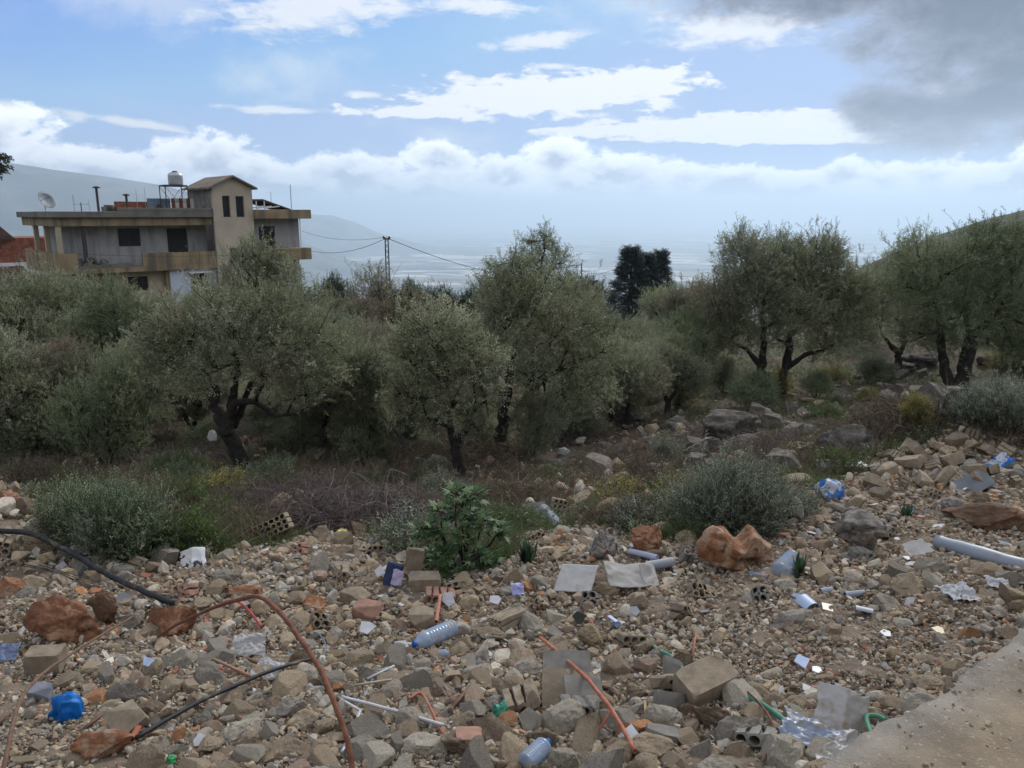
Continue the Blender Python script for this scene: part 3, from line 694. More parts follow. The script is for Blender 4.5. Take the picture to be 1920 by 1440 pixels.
# utility pole and wires
q = P(726, 480, 42); zt_ = P(726, 446, 42).z; zb_ = hz(q.x, q.y)-.5; H_ = zt_-zb_
up = empty('utility_pole', (q.x, q.y, zb_)); tag(up, 'dark lattice utility pole with a line of wires above the olive trees', 'utility pole')
mb = MB(); 
for a in (-1, 1):
    for b_ in (-1, 1): mb.tube([(a*.11, b_*.11, 0), (a*.08, b_*.08, H_)], .02, 5)
k = 0; z = .2
while z < H_-.2:
    w0 = .11-.03*z/H_
    for f in range(4):
        c_ = [(w0, w0), (-w0, w0), (-w0, -w0), (w0, -w0)]; p1, p2 = c_[f], c_[(f+1) % 4]
        mb.tube([(p1[0], p1[1], z), (p2[0], p2[1], z+.28)], .013, 4)
    z += .3
mb.build('mast', IRON, up)
MB().box(-.17, .17, -.03, .03, H_-.09, H_-.04).build('crossarm', IRON, up)
for a in (-.15, .15): MB().lathe([(.03, H_-.04), (.06, H_), (.06, H_+.06), (.02, H_+.1)], 8, Matrix.Translation((a, 0, 0))).build('insulator', DARK, up)
def wire(a, b_, sag, r, label, grp='overhead wires'):
    n_ = 30; pts = [a.lerp(b_, i/n_) + Vector((0, 0, -sag*4*(i/n_)*(1-i/n_))) for i in range(n_+1)]
    o_ = MB().tube(pts, r, 4).build('wire', IRON); tag(o_, label, 'wire', grp)
T_ = Vector((q.x, q.y, zt_))
wire(T_, P(1150, 506, 75), 1.5, .018, 'sagging wire running right from the utility pole across the valley view')
wire(P(1150, 506, 75), P(1640, 520, 85), .6, .013, 'far wire running right behind the dark conifers')
wire(T_, P(566, 466, 50), .5, .014, 'lower wire from the pole to the right wing balcony')
wire(T_+Vector((0, 0, .05)), P(566, 433, 55), .35, .011, 'upper wire from the pole to the right wing wall')
wire(P(560, 470, 48), P(-60, 460, 42), .45, .011, 'thin cable strung across the front of the house above the balcony')
q = P(1090, 520, 70); p2 = MB().tube([(0, 0, 0), (0, 0, P(0, 494, 70).z-hz(q.x, q.y))], .05, 6).build('post', IRON, loc=(q.x, q.y, hz(q.x, q.y))); tag(p2, 'thin far post left of the dark conifers', 'post')

# terrace clutter on the house
rr_ = random.Random(9)
for k in range(5):
    u = hu(88+k*10, 2.2)+.2; w2 = .25+rr_.random()*.3; cl = MB().box(u, u+w2, 1.2+k*.3, 1.5+k*.3, Zf2+.345, Zf2+.75+rr_.random()*.5).build('crate', [WHITEP, BRICKR, IRON, CORR, TILE][k], loc=(HO.x, HO.y, HBASE), rot=(0, 0, HRZ), bevel=.02)
    tag(cl, ['pale crate on the open left terrace of the house', 'brick stack on the open left terrace of the house', 'dark box on the open left terrace of the house', 'blue grey tin on the open left terrace of the house', 'brown box on the open left terrace of the house'][k], 'crate')
for k, (px, v) in enumerate([(205, 1.2), (215, 3.0), (300, 2.2), (390, 1.4)]):
    p0 = roof_pt(px, v); mb = MB(); 
    for j in range(7): mb.box(-.3+rr_.random()*.5, rr_.random()*.4, -.2, rr_.random()*.3, 0, .15+rr_.random()*.35)
    tag(mb.build('scrap_heap', [TSIDE, BRICKR, IRON, SLABM][k], loc=p0, rot=(0, 0, HRZ+.3)), ['grey scrap on the roof edge left of the short pipe', 'red scrap on the roof just left of the block wall', 'dark scrap under the tank frame', 'grey scrap against the tower on the roof'][k], 'scrap')
# ------------------------------------------------------------------ vegetation generators
def unit(v): return v/np.maximum(np.linalg.norm(v, axis=-1, keepdims=True), 1e-9)
def frames(d, rng):
    a = unit(rng.normal(size=d.shape)); u = unit(np.cross(d, a)); v = np.cross(d, u)
    return np.stack([u, v, d], -1)       # columns
def sprig_template(rng, L=0.26, n=13, leaf=0.06, wd=0.014):
    """a twig along +z with leaves in pairs: quads; returns verts (k,3), is_leaf (k,)"""
    vs = []; fl = []; bend = rng.uniform(-.25, .25, 2)
    def ax(t): return np.array([bend[0]*t*t*L, bend[1]*t*t*L, t*L])
    for k in range(2):
        w_ = 0.0022; o_ = np.array([w_, 0, 0]) if k == 0 else np.array([0, w_, 0])
        vs += [ax(0)-o_, ax(0)+o_, ax(1)+o_*.3, ax(1)-o_*.3]; fl += [0]*4
    for i in range(n):
        t = 0.12 + 0.88*i/n; p = ax(t); az = (i % 2)*PI + i*0.9 + rng.uniform(-.4, .4); el = rng.uniform(0.5, 1.05)
        d = np.array([math.cos(az)*math.sin(el), math.sin(az)*math.sin(el), math.cos(el)]); side = unit(np.cross(d, rng.normal(size=3)))
        l_ = leaf*rng.uniform(.7, 1.15); m_ = p+d*l_*.5
        vs += [p, m_+side*wd*.5, p+d*l_, m_-side*wd*.5]; fl += [1]*4
    return np.array(vs), np.array(fl)
PAL = {
 'olive': [((0.150, 0.164, 0.100), 5), ((0.108, 0.120, 0.064), 4), ((0.195, 0.206, 0.142), 2.6), ((0.150, 0.130, 0.088), 1.2)],
 'light': [((0.168, 0.178, 0.110), 5), ((0.125, 0.135, 0.075), 4), ((0.215, 0.222, 0.155), 2.5), ((0.15, 0.125, 0.08), 1)],
 'brown': [((0.125, 0.115, 0.078), 5), ((0.105, 0.115, 0.070), 4), ((0.145, 0.105, 0.072), 4), ((0.175, 0.170, 0.120), 1)],
 'green': [((0.110, 0.138, 0.072), 5), ((0.145, 0.165, 0.095), 4), ((0.080, 0.095, 0.048), 3)],
 'dark':  [((0.035, 0.055, 0.052), 5), ((0.055, 0.078, 0.070), 3)],
 'darkgreen': [((0.032, 0.050, 0.026), 5), ((0.050, 0.070, 0.035), 3)],
 'yellow': [((0.19, 0.165, 0.045), 5), ((0.13, 0.125, 0.045), 4), ((0.085, 0.085, 0.04), 3)],
 'bush': [((0.115, 0.150, 0.085), 5), ((0.165, 0.195, 0.115), 3), ((0.080, 0.105, 0.062), 3)],
 'greybush': [((0.125, 0.145, 0.105), 5), ((0.170, 0.185, 0.14), 3), ((0.090, 0.105, 0.078), 3)],
 'fig': [((0.105, 0.175, 0.065), 5), ((0.19, 0.26, 0.12), 3), ((0.065, 0.11, 0.042), 3)],
 'bramble': [((0.165, 0.128, 0.118), 5), ((0.115, 0.085, 0.078), 3), ((0.25, 0.215, 0.19), 1)],
 'dry': [((0.16, 0.122, 0.082), 5), ((0.115, 0.084, 0.058), 4), ((0.24, 0.20, 0.14), 1)],
 'grass': [((0.085, 0.14, 0.036), 5), ((0.11, 0.16, 0.045), 3), ((0.11, 0.12, 0.05), 2)],
}
def pick_pal(rng, pal, n):
    c = np.array([p[0] for p in PAL[pal]])*(1.0 if pal in ('dark', 'darkgreen', 'bramble', 'dry', 'grass', 'fig') else 1.85); w_ = np.array([p[1] for p in PAL[pal]], float); return c[rng.choice(len(c), n, p=w_/w_.sum())]
def place_sprigs(pos, dirs, scale, tint, rng, tmpl, twig=(0.07, 0.055, 0.042)):
    """instances of templates -> merged verts, faces, tints (all quads)"""
    V = []; Tn = []; idx = rng.integers(0, len(tmpl), len(pos)); R = frames(dirs, rng)
    for k, (tv, fl) in enumerate(tmpl):
        s_ = np.where(idx == k)[0]
        if not len(s_): continue
        v = np.einsum('nij,kj->nki', R[s_], tv)*scale[s_][:, None, None] + pos[s_][:, None, :]
        t_ = np.where(fl[None, :, None] > 0, tint[s_][:, None, :]*np.ones((1, len(fl), 1)), np.array(twig)[None, None, :])
        nl = len(fl)//4; jit = np.repeat(rng.uniform(.72, 1.25, (len(s_), nl)), 4, axis=1)[:, :, None]
        V.append(v.reshape(-1, 3)); Tn.append((t_*jit).reshape(-1, 3))
    V = np.concatenate(V); Tn = np.concatenate(Tn)
    return V, np.arange(len(V)).reshape(-1, 4), Tn
def tube_np(pts, rad_, n=6):
    m_ = MB(); m_.tube([Vector(p) for p in pts], list(rad_), n); return m_
def curve(p0, p1, rng, wob=0.12, n=7, sag=0.0):
    p0 = np.array(p0, float); p1 = np.array(p1, float); L = np.linalg.norm(p1-p0); t = np.linspace(0, 1, n)[:, None]
    a = rng.normal(size=3)*wob*L; b = rng.normal(size=3)*wob*L*.6
    return p0*(1-t)+p1*t + a*np.sin(t*PI)*.6 + b*np.sin(t*2*PI)*.4 + np.array([0, 0, -sag])*L*np.sin(t*PI)

def make_tree(seed, H, Wd, pal, stems, nblob=16, dens=1.0, blobs=None, crown_lo=0.32, leaf=1.0, airy=0.0, tr=0.11, zsq=1.0):
    """trunk (MB) + crown arrays. stems: list of polylines [(x,y,z,r),...] in metres, ends are the forks"""
    rng = np.random.default_rng(seed); tmb = MB(); tips = []
    for s_ in stems:
        s_ = np.array(s_, float); 
        # resample with wobble
        t = np.linspace(0, len(s_)-1, (len(s_)-1)*4+1); q = np.stack([np.interp(t, range(len(s_)), s_[:, k]) for k in range(4)], 1)
        q[1:-1, :2] += rng.normal(size=(len(q)-2, 2))*0.02; q[:, 3] *= 1+rng.normal(size=len(q))*.09
        tmb.tube([Vector(p[:3]) for p in q], list(q[:, 3]), 9); tips.append(q[-1])
        for j in (len(q)//2, len(q)*3//4): tips.append(q[j])
    tips = np.array(tips)
    if blobs is None:
        blobs = []; zc = H*(1+crown_lo)/2; rz = H*(1-crown_lo)/2
        for i in range(nblob):
            for _ in range(40):
                v = rng.uniform(-1, 1, 3)
                if .25 < np.linalg.norm(v) < 1: break
            br = rng.uniform(.20, .44)*Wd/2
            k = 1-.8*br/(Wd/2)
            blobs.append((v[0]*Wd/2*k, v[1]*Wd/2*k*.9, zc+v[2]*rz*(1-.5*br/rz), br, br*rng.uniform(.7, 1.0)))
    P_ = []; D_ = []; S_ = []; Tn = []; W3 = []
    for b_ in blobs:
        c = np.array(b_[:3]); r = b_[3]; rz = b_[4]; base = pick_pal(rng, pal, 1)[0]*rng.uniform(.78, 1.25)
        ti = tips[np.argmin(np.linalg.norm(tips[:, :3]-c, axis=1)+rng.random(len(tips))*.4)]
        rb = min(ti[3]*.62, .05+.02*rng.random()); mid = curve(ti[:3], c, rng, .10, 8, -.05)
        tmb.tube([Vector(p) for p in mid], list(np.linspace(rb, .012, 8)), 6)
        n_ = int(150*dens*(r/0.5)**2)+12
        d = unit(rng.normal(size=(n_, 3))*np.array([1, 1, .9])+np.array([0, 0, .12])); rad_ = rng.uniform(.30, 1.02, n_)**.7
        lump = 1+.42*fbm3(d*1.9+seed+c, 1.0, 3, 1)*2
        pos = c+d*np.stack([rad_*r, rad_*r, rad_*rz], 1)*lump[:, None]
        for j in range(7):
            e = pos[rng.integers(n_)]; mm = curve(mid[rng.integers(4, 8)], e, rng, .12, 5)
            tmb.tube([Vector(p) for p in mm], list(np.linspace(.014, .004, 5)), 4, cap=False)
        if airy > 0:      # long loose shoots above the crown
            m2 = int(airy*6*r/.5)+1
            for j in range(m2):
                st_ = mid[rng.integers(5, 8)]; en = c+np.array([rng.normal()*r*.6, rng.normal()*r*.6, rz*rng.uniform(.9, 1.5)+.08])
                cv = curve(st_, en, rng, .06, 6); tmb.tube([Vector(p) for p in cv], list(np.linspace(.008, .002, 6)), 4, cap=False)
                kk = 9; tt = rng.uniform(0, 1, kk); pp = np.stack([np.interp(tt*5, range(6), cv[:, q]) for q in range(3)], 1)
                P_.append(pp); D_.append(unit(np.array([0, 0, 1])+rng.normal(size=(kk, 3))*.55)); S_.append(rng.uniform(.6, .9, kk)); Tn.append(base*rng.uniform(.9, 1.2, (kk, 1)))
        dirs = unit(d*.8+np.array([0, 0, .55])+rng.normal(size=(n_, 3))*.55)
        mixp = pick_pal(rng, pal, n_); cl = base*.55+mixp*.45
        P_.append(pos-dirs*.10); D_.append(dirs); S_.append(rng.uniform(.7, 1.25, n_)*leaf); Tn.append(cl*rng.uniform(.8, 1.2, (n_, 1)))
    tm = [sprig_template(rng, leaf=.062, wd=.017) for _ in range(7)]
    V, Fc, Tv = place_sprigs(np.concatenate(P_), np.concatenate(D_), np.concatenate(S_), np.concatenate(Tn), rng, tm)
    return tmb.mesh('trunk', True), np_mesh('crown', V, Fc, Tv)
def put_tree(name, parts, loc, rz, sc, label, cat='tree', group=None):
    t = empty(name, loc, rz); t.scale = (sc, sc, sc); tag(t, label, cat, group)
    a, b_ = parts
    if not a.materials: a.materials.append(BARK)
    if not b_.materials: b_.materials.append(LEAF)
    link('trunk', a, None, t); link('crown', b_, None, t); return t
def S(*pts): return [list(p) for p in pts]

# local frames: x to the right, y away, z up, metres
gtrunk = S((0, 0, -.3, .16), (.03, 0, .4, .13), (-.05, .05, .9, .11), (-.25, 0, 1.5, .07))
g2 = S((0, 0, .3, .10), (.2, -.05, .9, .08), (.45, .1, 1.5, .05))
gen = []
for i, (pl, air) in enumerate([('olive', .5), ('olive', .8), ('brown', .4), ('green', .3), ('light', .5), ('olive', .3), ('brown', .8)]):
    gen.append(make_tree(100+i, 4.0, 3.9, pl, [gtrunk, g2], nblob=19, dens=1.0, airy=air, crown_lo=.16, leaf=1.15))
GRP = 'olive trees of the grove behind'
def grove(px, top_py, Y, var, label, rz=0.0, wpx=None):
    g = AT(px, Y); zt_ = P(px, top_py, Y).z; H_ = zt_-g.z; s_ = H_/4.55
    t = put_tree('olive_tree', gen[var], g, rz, s_, label, 'olive tree', GRP)
    if wpx: t.scale = (wpx/F*Y/3.9, wpx/F*Y/3.9, s_)
    return t
# --- front trees with the shapes of the photograph
def at_tree(px, py, Y=None):
    return G(px, py) if Y is None else AT(px, Y)
# A: left, leaning trunk with a long limb to the right
g = G(452, 888); k = g.y/F*1.0
def lp(px, py, dy, r, g=g): q_ = P(px, py, g.y+dy)-g; return (q_.x, dy, q_.z, r)
stA = [[lp(460, 900, 0, .15), lp(445, 850, 0, .13), lp(425, 800, 0, .12), lp(408, 770, .05, .09), lp(404, 730, .1, .055), lp(380, 690, .3, .04)],
       [lp(425, 815, -.05, .12), lp(430, 780, 0, .09), lp(440, 755, -.1, .06), lp(480, 752, -.2, .05), lp(515, 780, -.25, .035), lp(560, 775, -.3, .02), lp(590, 750, -.2, .012)],
       [lp(435, 800, .05, .09), lp(455, 765, .2, .06), lp(470, 720, .3, .045), lp(500, 680, .4, .03)],
       [lp(428, 785, 0, .085), lp(438, 740, .0, .06), lp(445, 700, .0, .045), lp(440, 650, .1, .03)]]
def bl(px, py, dy, rpx, g, zs=.85): q_ = P(px, py, g.y+dy)-g; r = rpx/F*(g.y+dy); return (q_.x, dy, q_.z, r, r*zs)
bA = [bl(*t_, g) for t_ in [(440, 620, 0, 75), (360, 640, .2, 70), (520, 640, .1, 75), (580, 690, .0, 62), (400, 690, -.2, 62), (310, 680, .3, 60), (470, 580, .2, 62), (540, 590, .4, 60), (600, 640, .3, 55), (330, 610, .5, 55), (400, 580, .5, 55), (500, 700, -.4, 48), (570, 740, -.2, 42), (380, 730, .2, 36), (620, 710, .3, 40), (280, 640, .2, 42)]]
put_tree('olive_tree', make_tree(1, 3, 3, 'olive', stA, blobs=bA, dens=1.25, airy=.4), g, 0, 1, 'olive tree with a black leaning trunk and a long limb bent to the right', 'olive tree')
# B: centre, pale
g = G(862, 892)
L_ = lambda px, py, dy, r: lp(px, py, dy, r, g)
stB = [[L_(858, 915, 0, .10), L_(858, 870, 0, .085), L_(852, 835, 0, .075), L_(840, 800, 0, .04), L_(800, 780, -.1, .02)], [L_(853, 840, 0, .06), L_(870, 810, 0, .045), L_(885, 780, .1, .03)], [L_(850, 835, 0, .05), L_(845, 790, .1, .04), L_(830, 740, .1, .03)]]
bB = [bl(*t_, g) for t_ in [(800, 620, 0, 58), (860, 650, .1, 55), (770, 680, .1, 52), (830, 700, -.1, 55), (890, 700, .0, 50), (910, 750, .0, 42), (790, 750, .1, 48), (850, 760, -.2, 48), (750, 740, .1, 36), (900, 680, .2, 50), (760, 640, .2, 42), (830, 600, .3, 46), (810, 800, 0, 30), (880, 800, -.1, 32)]]
put_tree('olive_tree', make_tree(2, 3, 3, 'light', stB, blobs=bB, dens=1.25, airy=.7), g, 0, 1, 'small pale yellowish olive tree standing behind the dark fig sapling', 'olive tree')
# C: behind B
g = G(946, 852)
stC = [[L_(945, 870, 0, .13), L_(942, 820, 0, .12), L_(945, 770, 0, .10), L_(955, 710, .1, .07), L_(965, 650, .1, .05)], [L_(943, 800, 0, .08), L_(975, 760, -.1, .06), L_(1010, 720, -.1, .045), L_(1050, 690, 0, .03)], [L_(944, 760, 0, .06), L_(925, 700, .1, .05), L_(920, 640, .2, .03)]]
bC = [bl(*t_, g) for t_ in [(960, 600, 0, 78), (1030, 640, .1, 72), (1090, 690, .1, 60), (900, 640, .3, 66), (1010, 560, .2, 66), (950, 550, .3, 60), (1120, 740, .0, 45), (1060, 750, -.1, 50), (1000, 700, -.2, 55), (930, 700, .2, 50), (1080, 600, .4, 62), (980, 520, .5, 50), (1130, 660, .3, 50), (1040, 790, -.2, 34)]]
put_tree('olive_tree', make_tree(3, 3, 3, 'olive', stC, blobs=bC, dens=1.2, airy=.6), g, 0, 1, 'broad olive tree with a thick black trunk forked right, behind the pale one', 'olive tree')
# K: right, two stems from one foot
g = G(1462, 745)
stK = [[L_(1463, 760, 0, .17), L_(1450, 725, 0, .13), L_(1430, 700, 0, .12), L_(1430, 660, .1, .09), L_(1430, 600, .1, .06), L_(1432, 560, .2, .04)], [L_(1428, 690, 0, .07), L_(1400, 655, 0, .055), L_(1365, 640, 0, .035), L_(1330, 640, .1, .02)],
       [L_(1463, 740, 0, .13), L_(1468, 700, 0, .12), L_(1480, 665, 0, .10), L_(1480, 630, 0, .07), L_(1510, 600, .1, .045), L_(1560, 580, .1, .025)], [L_(1475, 690, 0, .075), L_(1510, 665, -.1, .06), L_(1550, 655, -.1, .04), L_(1590, 630, -.1, .02)]]
bK = [bl(t_[0], t_[1]+22, *t_[2:], g) for t_ in [(1400, 470, 0, 60), (1460, 490, .1, 66), (1530, 480, .1, 66), (1570, 520, .2, 60), (1600, 560, .1, 52), (1350, 540, .1, 58), (1420, 550, -.3, 62), (1490, 560, -.4, 66), (1560, 590, -.2, 55), (1330, 600, .1, 48), (1380, 610, -.2, 45), (1620, 510, .3, 40), (1550, 450, .3, 42), (1390, 440, .3, 38), (1470, 450, .4, 40), (1450, 610, .3, 45), (1540, 630, .2, 36), (1310, 640, .2, 34), (1620, 610, .2, 34), (1510, 520, .8, 70), (1400, 520, .8, 70)]]
put_tree('olive_tree', make_tree(4, 4, 4, 'olive', stK, blobs=bK, dens=1.7, airy=.7), g, 0, 1, 'tallest olive tree right of centre, two dark stems spreading from one foot', 'olive tree')
# L: T5
g = G(1682, 702)
stL = [[L_(1682, 712, 0, .15), L_(1684, 685, 0, .12), L_(1685, 662, 0, .11), L_(1668, 645, 0, .06), L_(1650, 620, 0, .03)], [L_(1685, 668, 0, .08), L_(1700, 640, 0, .06), L_(1690, 605, .1, .05), L_(1720, 595, .1, .03), L_(1745, 592, .1, .02)]]
bL = [bl(*t_, g) for t_ in [(1660, 560, 0, 46), (1700, 540, .2, 50), (1640, 600, .1, 38), (1730, 570, .1, 42), (1650, 520, .3, 42), (1700, 490, .3, 42), (1620, 620, .2, 28), (1740, 620, .2, 32), (1680, 600, .5, 40)]]
put_tree('olive_tree', make_tree(5, 4, 4, 'olive', stL, blobs=bL, dens=.9, airy=.6), g, 0, 1, 'short trunked olive tree standing between the two big right-hand olives', 'olive tree')
# M: T6, V shaped
g = AT(1792, 19.3)
stM = [[L_(1785, 760, 0, .22), L_(1780, 725, 0, .14), L_(1772, 690, 0, .12), L_(1765, 650, 0, .10), L_(1760, 610, .1, .06), L_(1750, 560, .1, .04)], [L_(1790, 745, 0, .19), L_(1805, 700, 0, .18), L_(1815, 660, 0, .17), L_(1818, 635, 0, .13), L_(1840, 612, 0, .10), L_(1865, 595, 0, .08), L_(1880, 570, 0, .06), L_(1895, 550, .1, .04)], [L_(1818, 640, 0, .08), L_(1812, 590, .2, .06), L_(1800, 540, .3, .04)]]
bM_ = [bl(t_[0], t_[1]+36, *t_[2:], g) for t_ in [(1720, 440, .3, 52), (1770, 480, 0, 66), (1830, 450, .1, 66), (1890, 440, .1, 66), (1940, 470, .1, 66), (1740, 540, .1, 58), (1800, 560, -.3, 60), (1860, 530, -.3, 62), (1920, 550, .1, 60), (1700, 500, .3, 48), (1960, 600, .1, 46), (1900, 620, .3, 36), (1770, 610, .3, 40), (1850, 410, .4, 36), (1900, 410, .4, 36), (1715, 590, .2, 40), (1820, 500, .9, 70), (1890, 580, .6, 50)]]
put_tree('olive_tree', make_tree(6, 4, 4, 'green', stM, blobs=bM_, dens=1.5, airy=.5), g, 0, 1, 'olive tree at the right edge with a wide V of two thick dark trunks', 'olive tree')
# airy tree H with a tall top
g = AT(1000, 17.5)
stH = [[(0, 0, -.3, .14), (.02, 0, 1.0, .12), L_(1005, 620, 0, .08), L_(1012, 560, 0, .05), L_(1018, 490, 0, .03), L_(1020, 450, 0, .015)]]
bH = [bl(*t_, g) for t_ in [(1020, 470, 0, 36), (990, 490, 0, 30), (1050, 495, .1, 30), (1025, 445, .1, 18), (995, 455, 0, 12), (940, 520, .1, 34), (980, 540, .1, 44), (1040, 550, .1, 46), (1090, 560, .1, 46), (925, 500, .1, 14), (920, 560, .2, 44)]]
put_tree('olive_tree', make_tree(7, 4, 4, 'olive', stH, blobs=bH, dens=1.0, airy=.15), g, 0, 1, 'loose topped tree whose tall crown stands up against the valley in the centre', 'tree')
# F: in front of the stair tower
g = AT(478, 17)
stF = [[(0, 0, -.3, .14), (.05, 0, 1.0, .11), L_(478, 620, 0, .08), L_(485, 540, 0, .04)]]
bF = [bl(*t_, g) for t_ in [(485, 480, 0, 36), (510, 510, 0, 44), (450, 520, 0, 46), (540, 550, .1, 50), (480, 560, -.1, 56), (410, 560, .1, 50), (560, 600, .2, 50), (390, 600, .2, 50), (500, 620, .0, 56), (455, 475, .1, 18), (370, 565, .1, 32), (590, 570, .1, 34), (440, 630, .3, 60), (530, 500, .2, 22)]]
put_tree('olive_tree', make_tree(8, 4, 4, 'olive', stF, blobs=bF, dens=1.0, airy=.8), g, 0, 1, 'tall grey green olive tree rising in front of the house stair tower', 'olive tree')
# grove behind: (px, top py, Y, variant, label)
GR = [(40, 455, 19, 0, 'olive tree at the far left edge below the tile roofed shed'), (140, 460, 21, 5, 'olive tree in front of the left corner of the house'),
      (225, 492, 17, 3, 'greener olive tree below the ground floor windows of the house'), (330, 500, 19, 1, 'olive tree in front of the pale blue wall of the house'),
      (90, 600, 14.5, 2, 'brownish olive tree low at the left, behind the leafy undergrowth'), (-60, 560, 14, 1, 'olive tree cut off by the left edge of the photo'),
      (610, 545, 19, 5, 'olive tree just right of the house'), (655, 520, 22, 1, 'olive tree left of the utility pole'), (715, 478, 21, 6, 'taller brownish olive tree in front of the utility pole'),
      (600, 590, 15, 2, 'brown olive tree between the leaning trunk tree and the pale one'), (690, 585, 16, 6, 'brown olive tree behind the dry bramble heap'), (775, 560, 20, 0, 'grey green olive tree right of the utility pole'),
      (850, 560, 23, 5, 'round olive tree below the grey hut'), (1110, 545, 21, 3, 'rounded pale green olive tree right of the tall central crown'), (1190, 560, 20, 5, 'round olive tree below the dark conifers'),
      (1070, 525, 26, 0, 'olive tree behind, left of the conifers'), (1240, 500, 27, 1, 'olive tree touching the right side of the conifers'), (1310, 490, 25, 2, 'olive tree left of the tallest right-hand olive'),
      (1275, 560, 19, 3, 'small green olive tree above the yellow shrub'), (1340, 560, 27, 0, 'olive tree half hidden left of the double stemmed olive'), (1630, 510, 29, 0, 'olive tree beyond, below the foot of the hill'),
      (1985, 470, 22, 3, 'green olive tree cut off by the right edge of the photo'), (1580, 560, 30, 6, 'far olive tree between the right-hand trunks'), (1740, 530, 31, 5, 'far olive tree behind the V trunked one'), (1860, 520, 30, 2, 'far brownish olive tree at the right below the hill'),
      (545, 560, 25, 3, 'olive tree behind, below the right wing of the house'), (415, 560, 26, 0, 'olive tree behind, below the stair tower'), (180, 560, 28, 1, 'far olive tree against the house ground floor'), (800, 590, 27, 2, 'far brown olive tree in the dip right of the pole'),
      (950, 560, 30, 5, 'far olive tree below the hut wall'), (1150, 600, 16.5, 1, 'low olive tree right of the broad forked one'), (1000, 590, 24, 3, 'far green olive tree behind the central crowns'), (350, 640, 15.5, 2, 'brown tree filling the gap behind the leaning trunk olive'), (740, 640, 14, 0, 'low olive tree behind the pale one at its left'), (665, 575, 13.5, 0, 'brushy olive tree between the leaning trunk tree and the pale one'), (250, 590, 13.5, 1, 'brushy olive tree just left of the leaning trunk tree'), (1180, 610, 15.5, 5, 'brushy olive tree right of the broad forked one, nearer'), (1255, 600, 17.5, 0, 'brushy olive tree behind the yellow green shrub')]
for i, (px, py, Y, v, lb) in enumerate(GR): grove(px, py, Y, v, lb, rz=i*1.7)
# left leafy mass reaching the ground
bush = make_tree(60, 2.2, 3.0, 'green', [S((0, 0, -.2, .05), (0, 0, .8, .03)), S((0, 0, -.2, .04), (.5, 0, .7, .03)), S((0, 0, -.2, .04), (-.5, 0, .7, .03))], nblob=20, dens=.9, crown_lo=.05, airy=.5)
bush2 = make_tree(61, 2.2, 3.0, 'olive', [S((0, 0, -.2, .05), (0, 0, .8, .03)), S((0, 0, -.2, .04), (.5, 0, .7, .03)), S((0, 0, -.2, .04), (-.5, 0, .7, .03))], nblob=20, dens=.9, crown_lo=.05, airy=.5)
def shrub(px, base_py, top_py, wpx, parts, label, name='shrub', cat='shrub', rz=0.0, Y=None):
    g = G(px, base_py) if Y is None else AT(px, Y); H_ = P(px, top_py, g.y).z-g.z
    t = put_tree(name, parts, g, rz, 1, label, cat); t.scale = (wpx/F*g.y/3.0, wpx/F*g.y/3.0, H_/2.2); return t
shrub(70, 860, 690, 260, bush2, 'tall suckering olive scrub at the left edge, above the rubble')
shrub(210, 880, 690, 230, bush, 'dense green thicket left of the leaning black trunk', rz=1.2)
shrub(160, 800, 660, 260, bush2, 'olive thicket behind the green one at the left', rz=2.4)
shrub(300, 790, 700, 120, bush, 'low green scrub behind the leaning trunk, left side', rz=.4)
shrub(1410, 775, 700, 130, bush, 'scrub at the foot of the double stemmed olive, left side', rz=2.0)
shrub(560, 850, 760, 120, bush2, 'thin grey scrub right of the leaning black trunk', rz=3.0)
shrub(690, 870, 720, 150, bush2, 'low olive suckers behind the dry bramble heap', rz=4.0)
shrub(1000, 860, 740, 120, bush2, 'olive suckers at the foot of the forked black trunk', rz=1.0)

# dark conifers, pines
def conifer(seed, H, Rr, pal='dark'):
    rng = np.random.default_rng(seed); n_ = 2600; t = rng.uniform(.06, 1.04, n_)**.9; az = rng.uniform(0, 2*PI, n_)
    lay = 1+.22*np.sin(t*55); rr2 = Rr*1.25*np.clip(1-t, 0, 1)**1.25*lay*rng.uniform(.45, 1.08, n_)+.02
    pos = np.stack([np.cos(az)*rr2, np.sin(az)*rr2, t*H-rr2*.12], 1); d = unit(np.stack([np.cos(az), np.sin(az), rng.uniform(.1, .7, n_)], 1)+rng.normal(size=(n_, 3))*.25)
    tm = [sprig_template(rng, L=.5, n=16, leaf=.16, wd=.04) for _ in range(4)]
    V, Fc, Tv = place_sprigs(pos, d, rng.uniform(.7, 1.2, n_), pick_pal(rng, pal, n_)*rng.uniform(.8, 1.2, (n_, 1)), rng, tm)
    mb = MB(); mb.tube([(0, 0, -1), (0, 0, H*.5), (0, 0, H*.97)], [.22, .12, .02], 8)
    for i in range(40):
        z = H*(.1+.85*i/40); a = i*2.4; r = Rr*(1-z/H)**.8*.8; mb.tube([(0, 0, z), (math.cos(a)*r, math.sin(a)*r, z+.1)], [.04, .01], 4)
    return mb.mesh('trunk', True), np_mesh('crown', V, Fc, Tv)
cn = [conifer(70, 10, 2.0), conifer(71, 10, 2.2)]
for i, (px, top, Y, v, w_, lb) in enumerate([(1178, 474, 46, 0, 1.3, 'dark blue green conifer, tallest and leftmost of the clump of three'), (1206, 484, 47, 1, 1.1, 'dark conifer in the middle of the clump'), (1232, 480, 48, 0, 1.0, 'dark conifer at the right of the clump')]):
    g = AT(px, Y); s_ = (P(px, top, Y).z-g.z)/10
    t = put_tree('conifer', cn[v], g, i, 1, lb, 'conifer', 'clump of dark conifers'); t.scale = (w_*.95, w_*.95, s_)
pine = make_tree(72, 5, 4, 'darkgreen', [S((0, 0, -1, .2), (0, 0, 2.5, .16), (.2, 0, 4, .08))], nblob=12, dens=.6, crown_lo=.6, leaf=1.8)
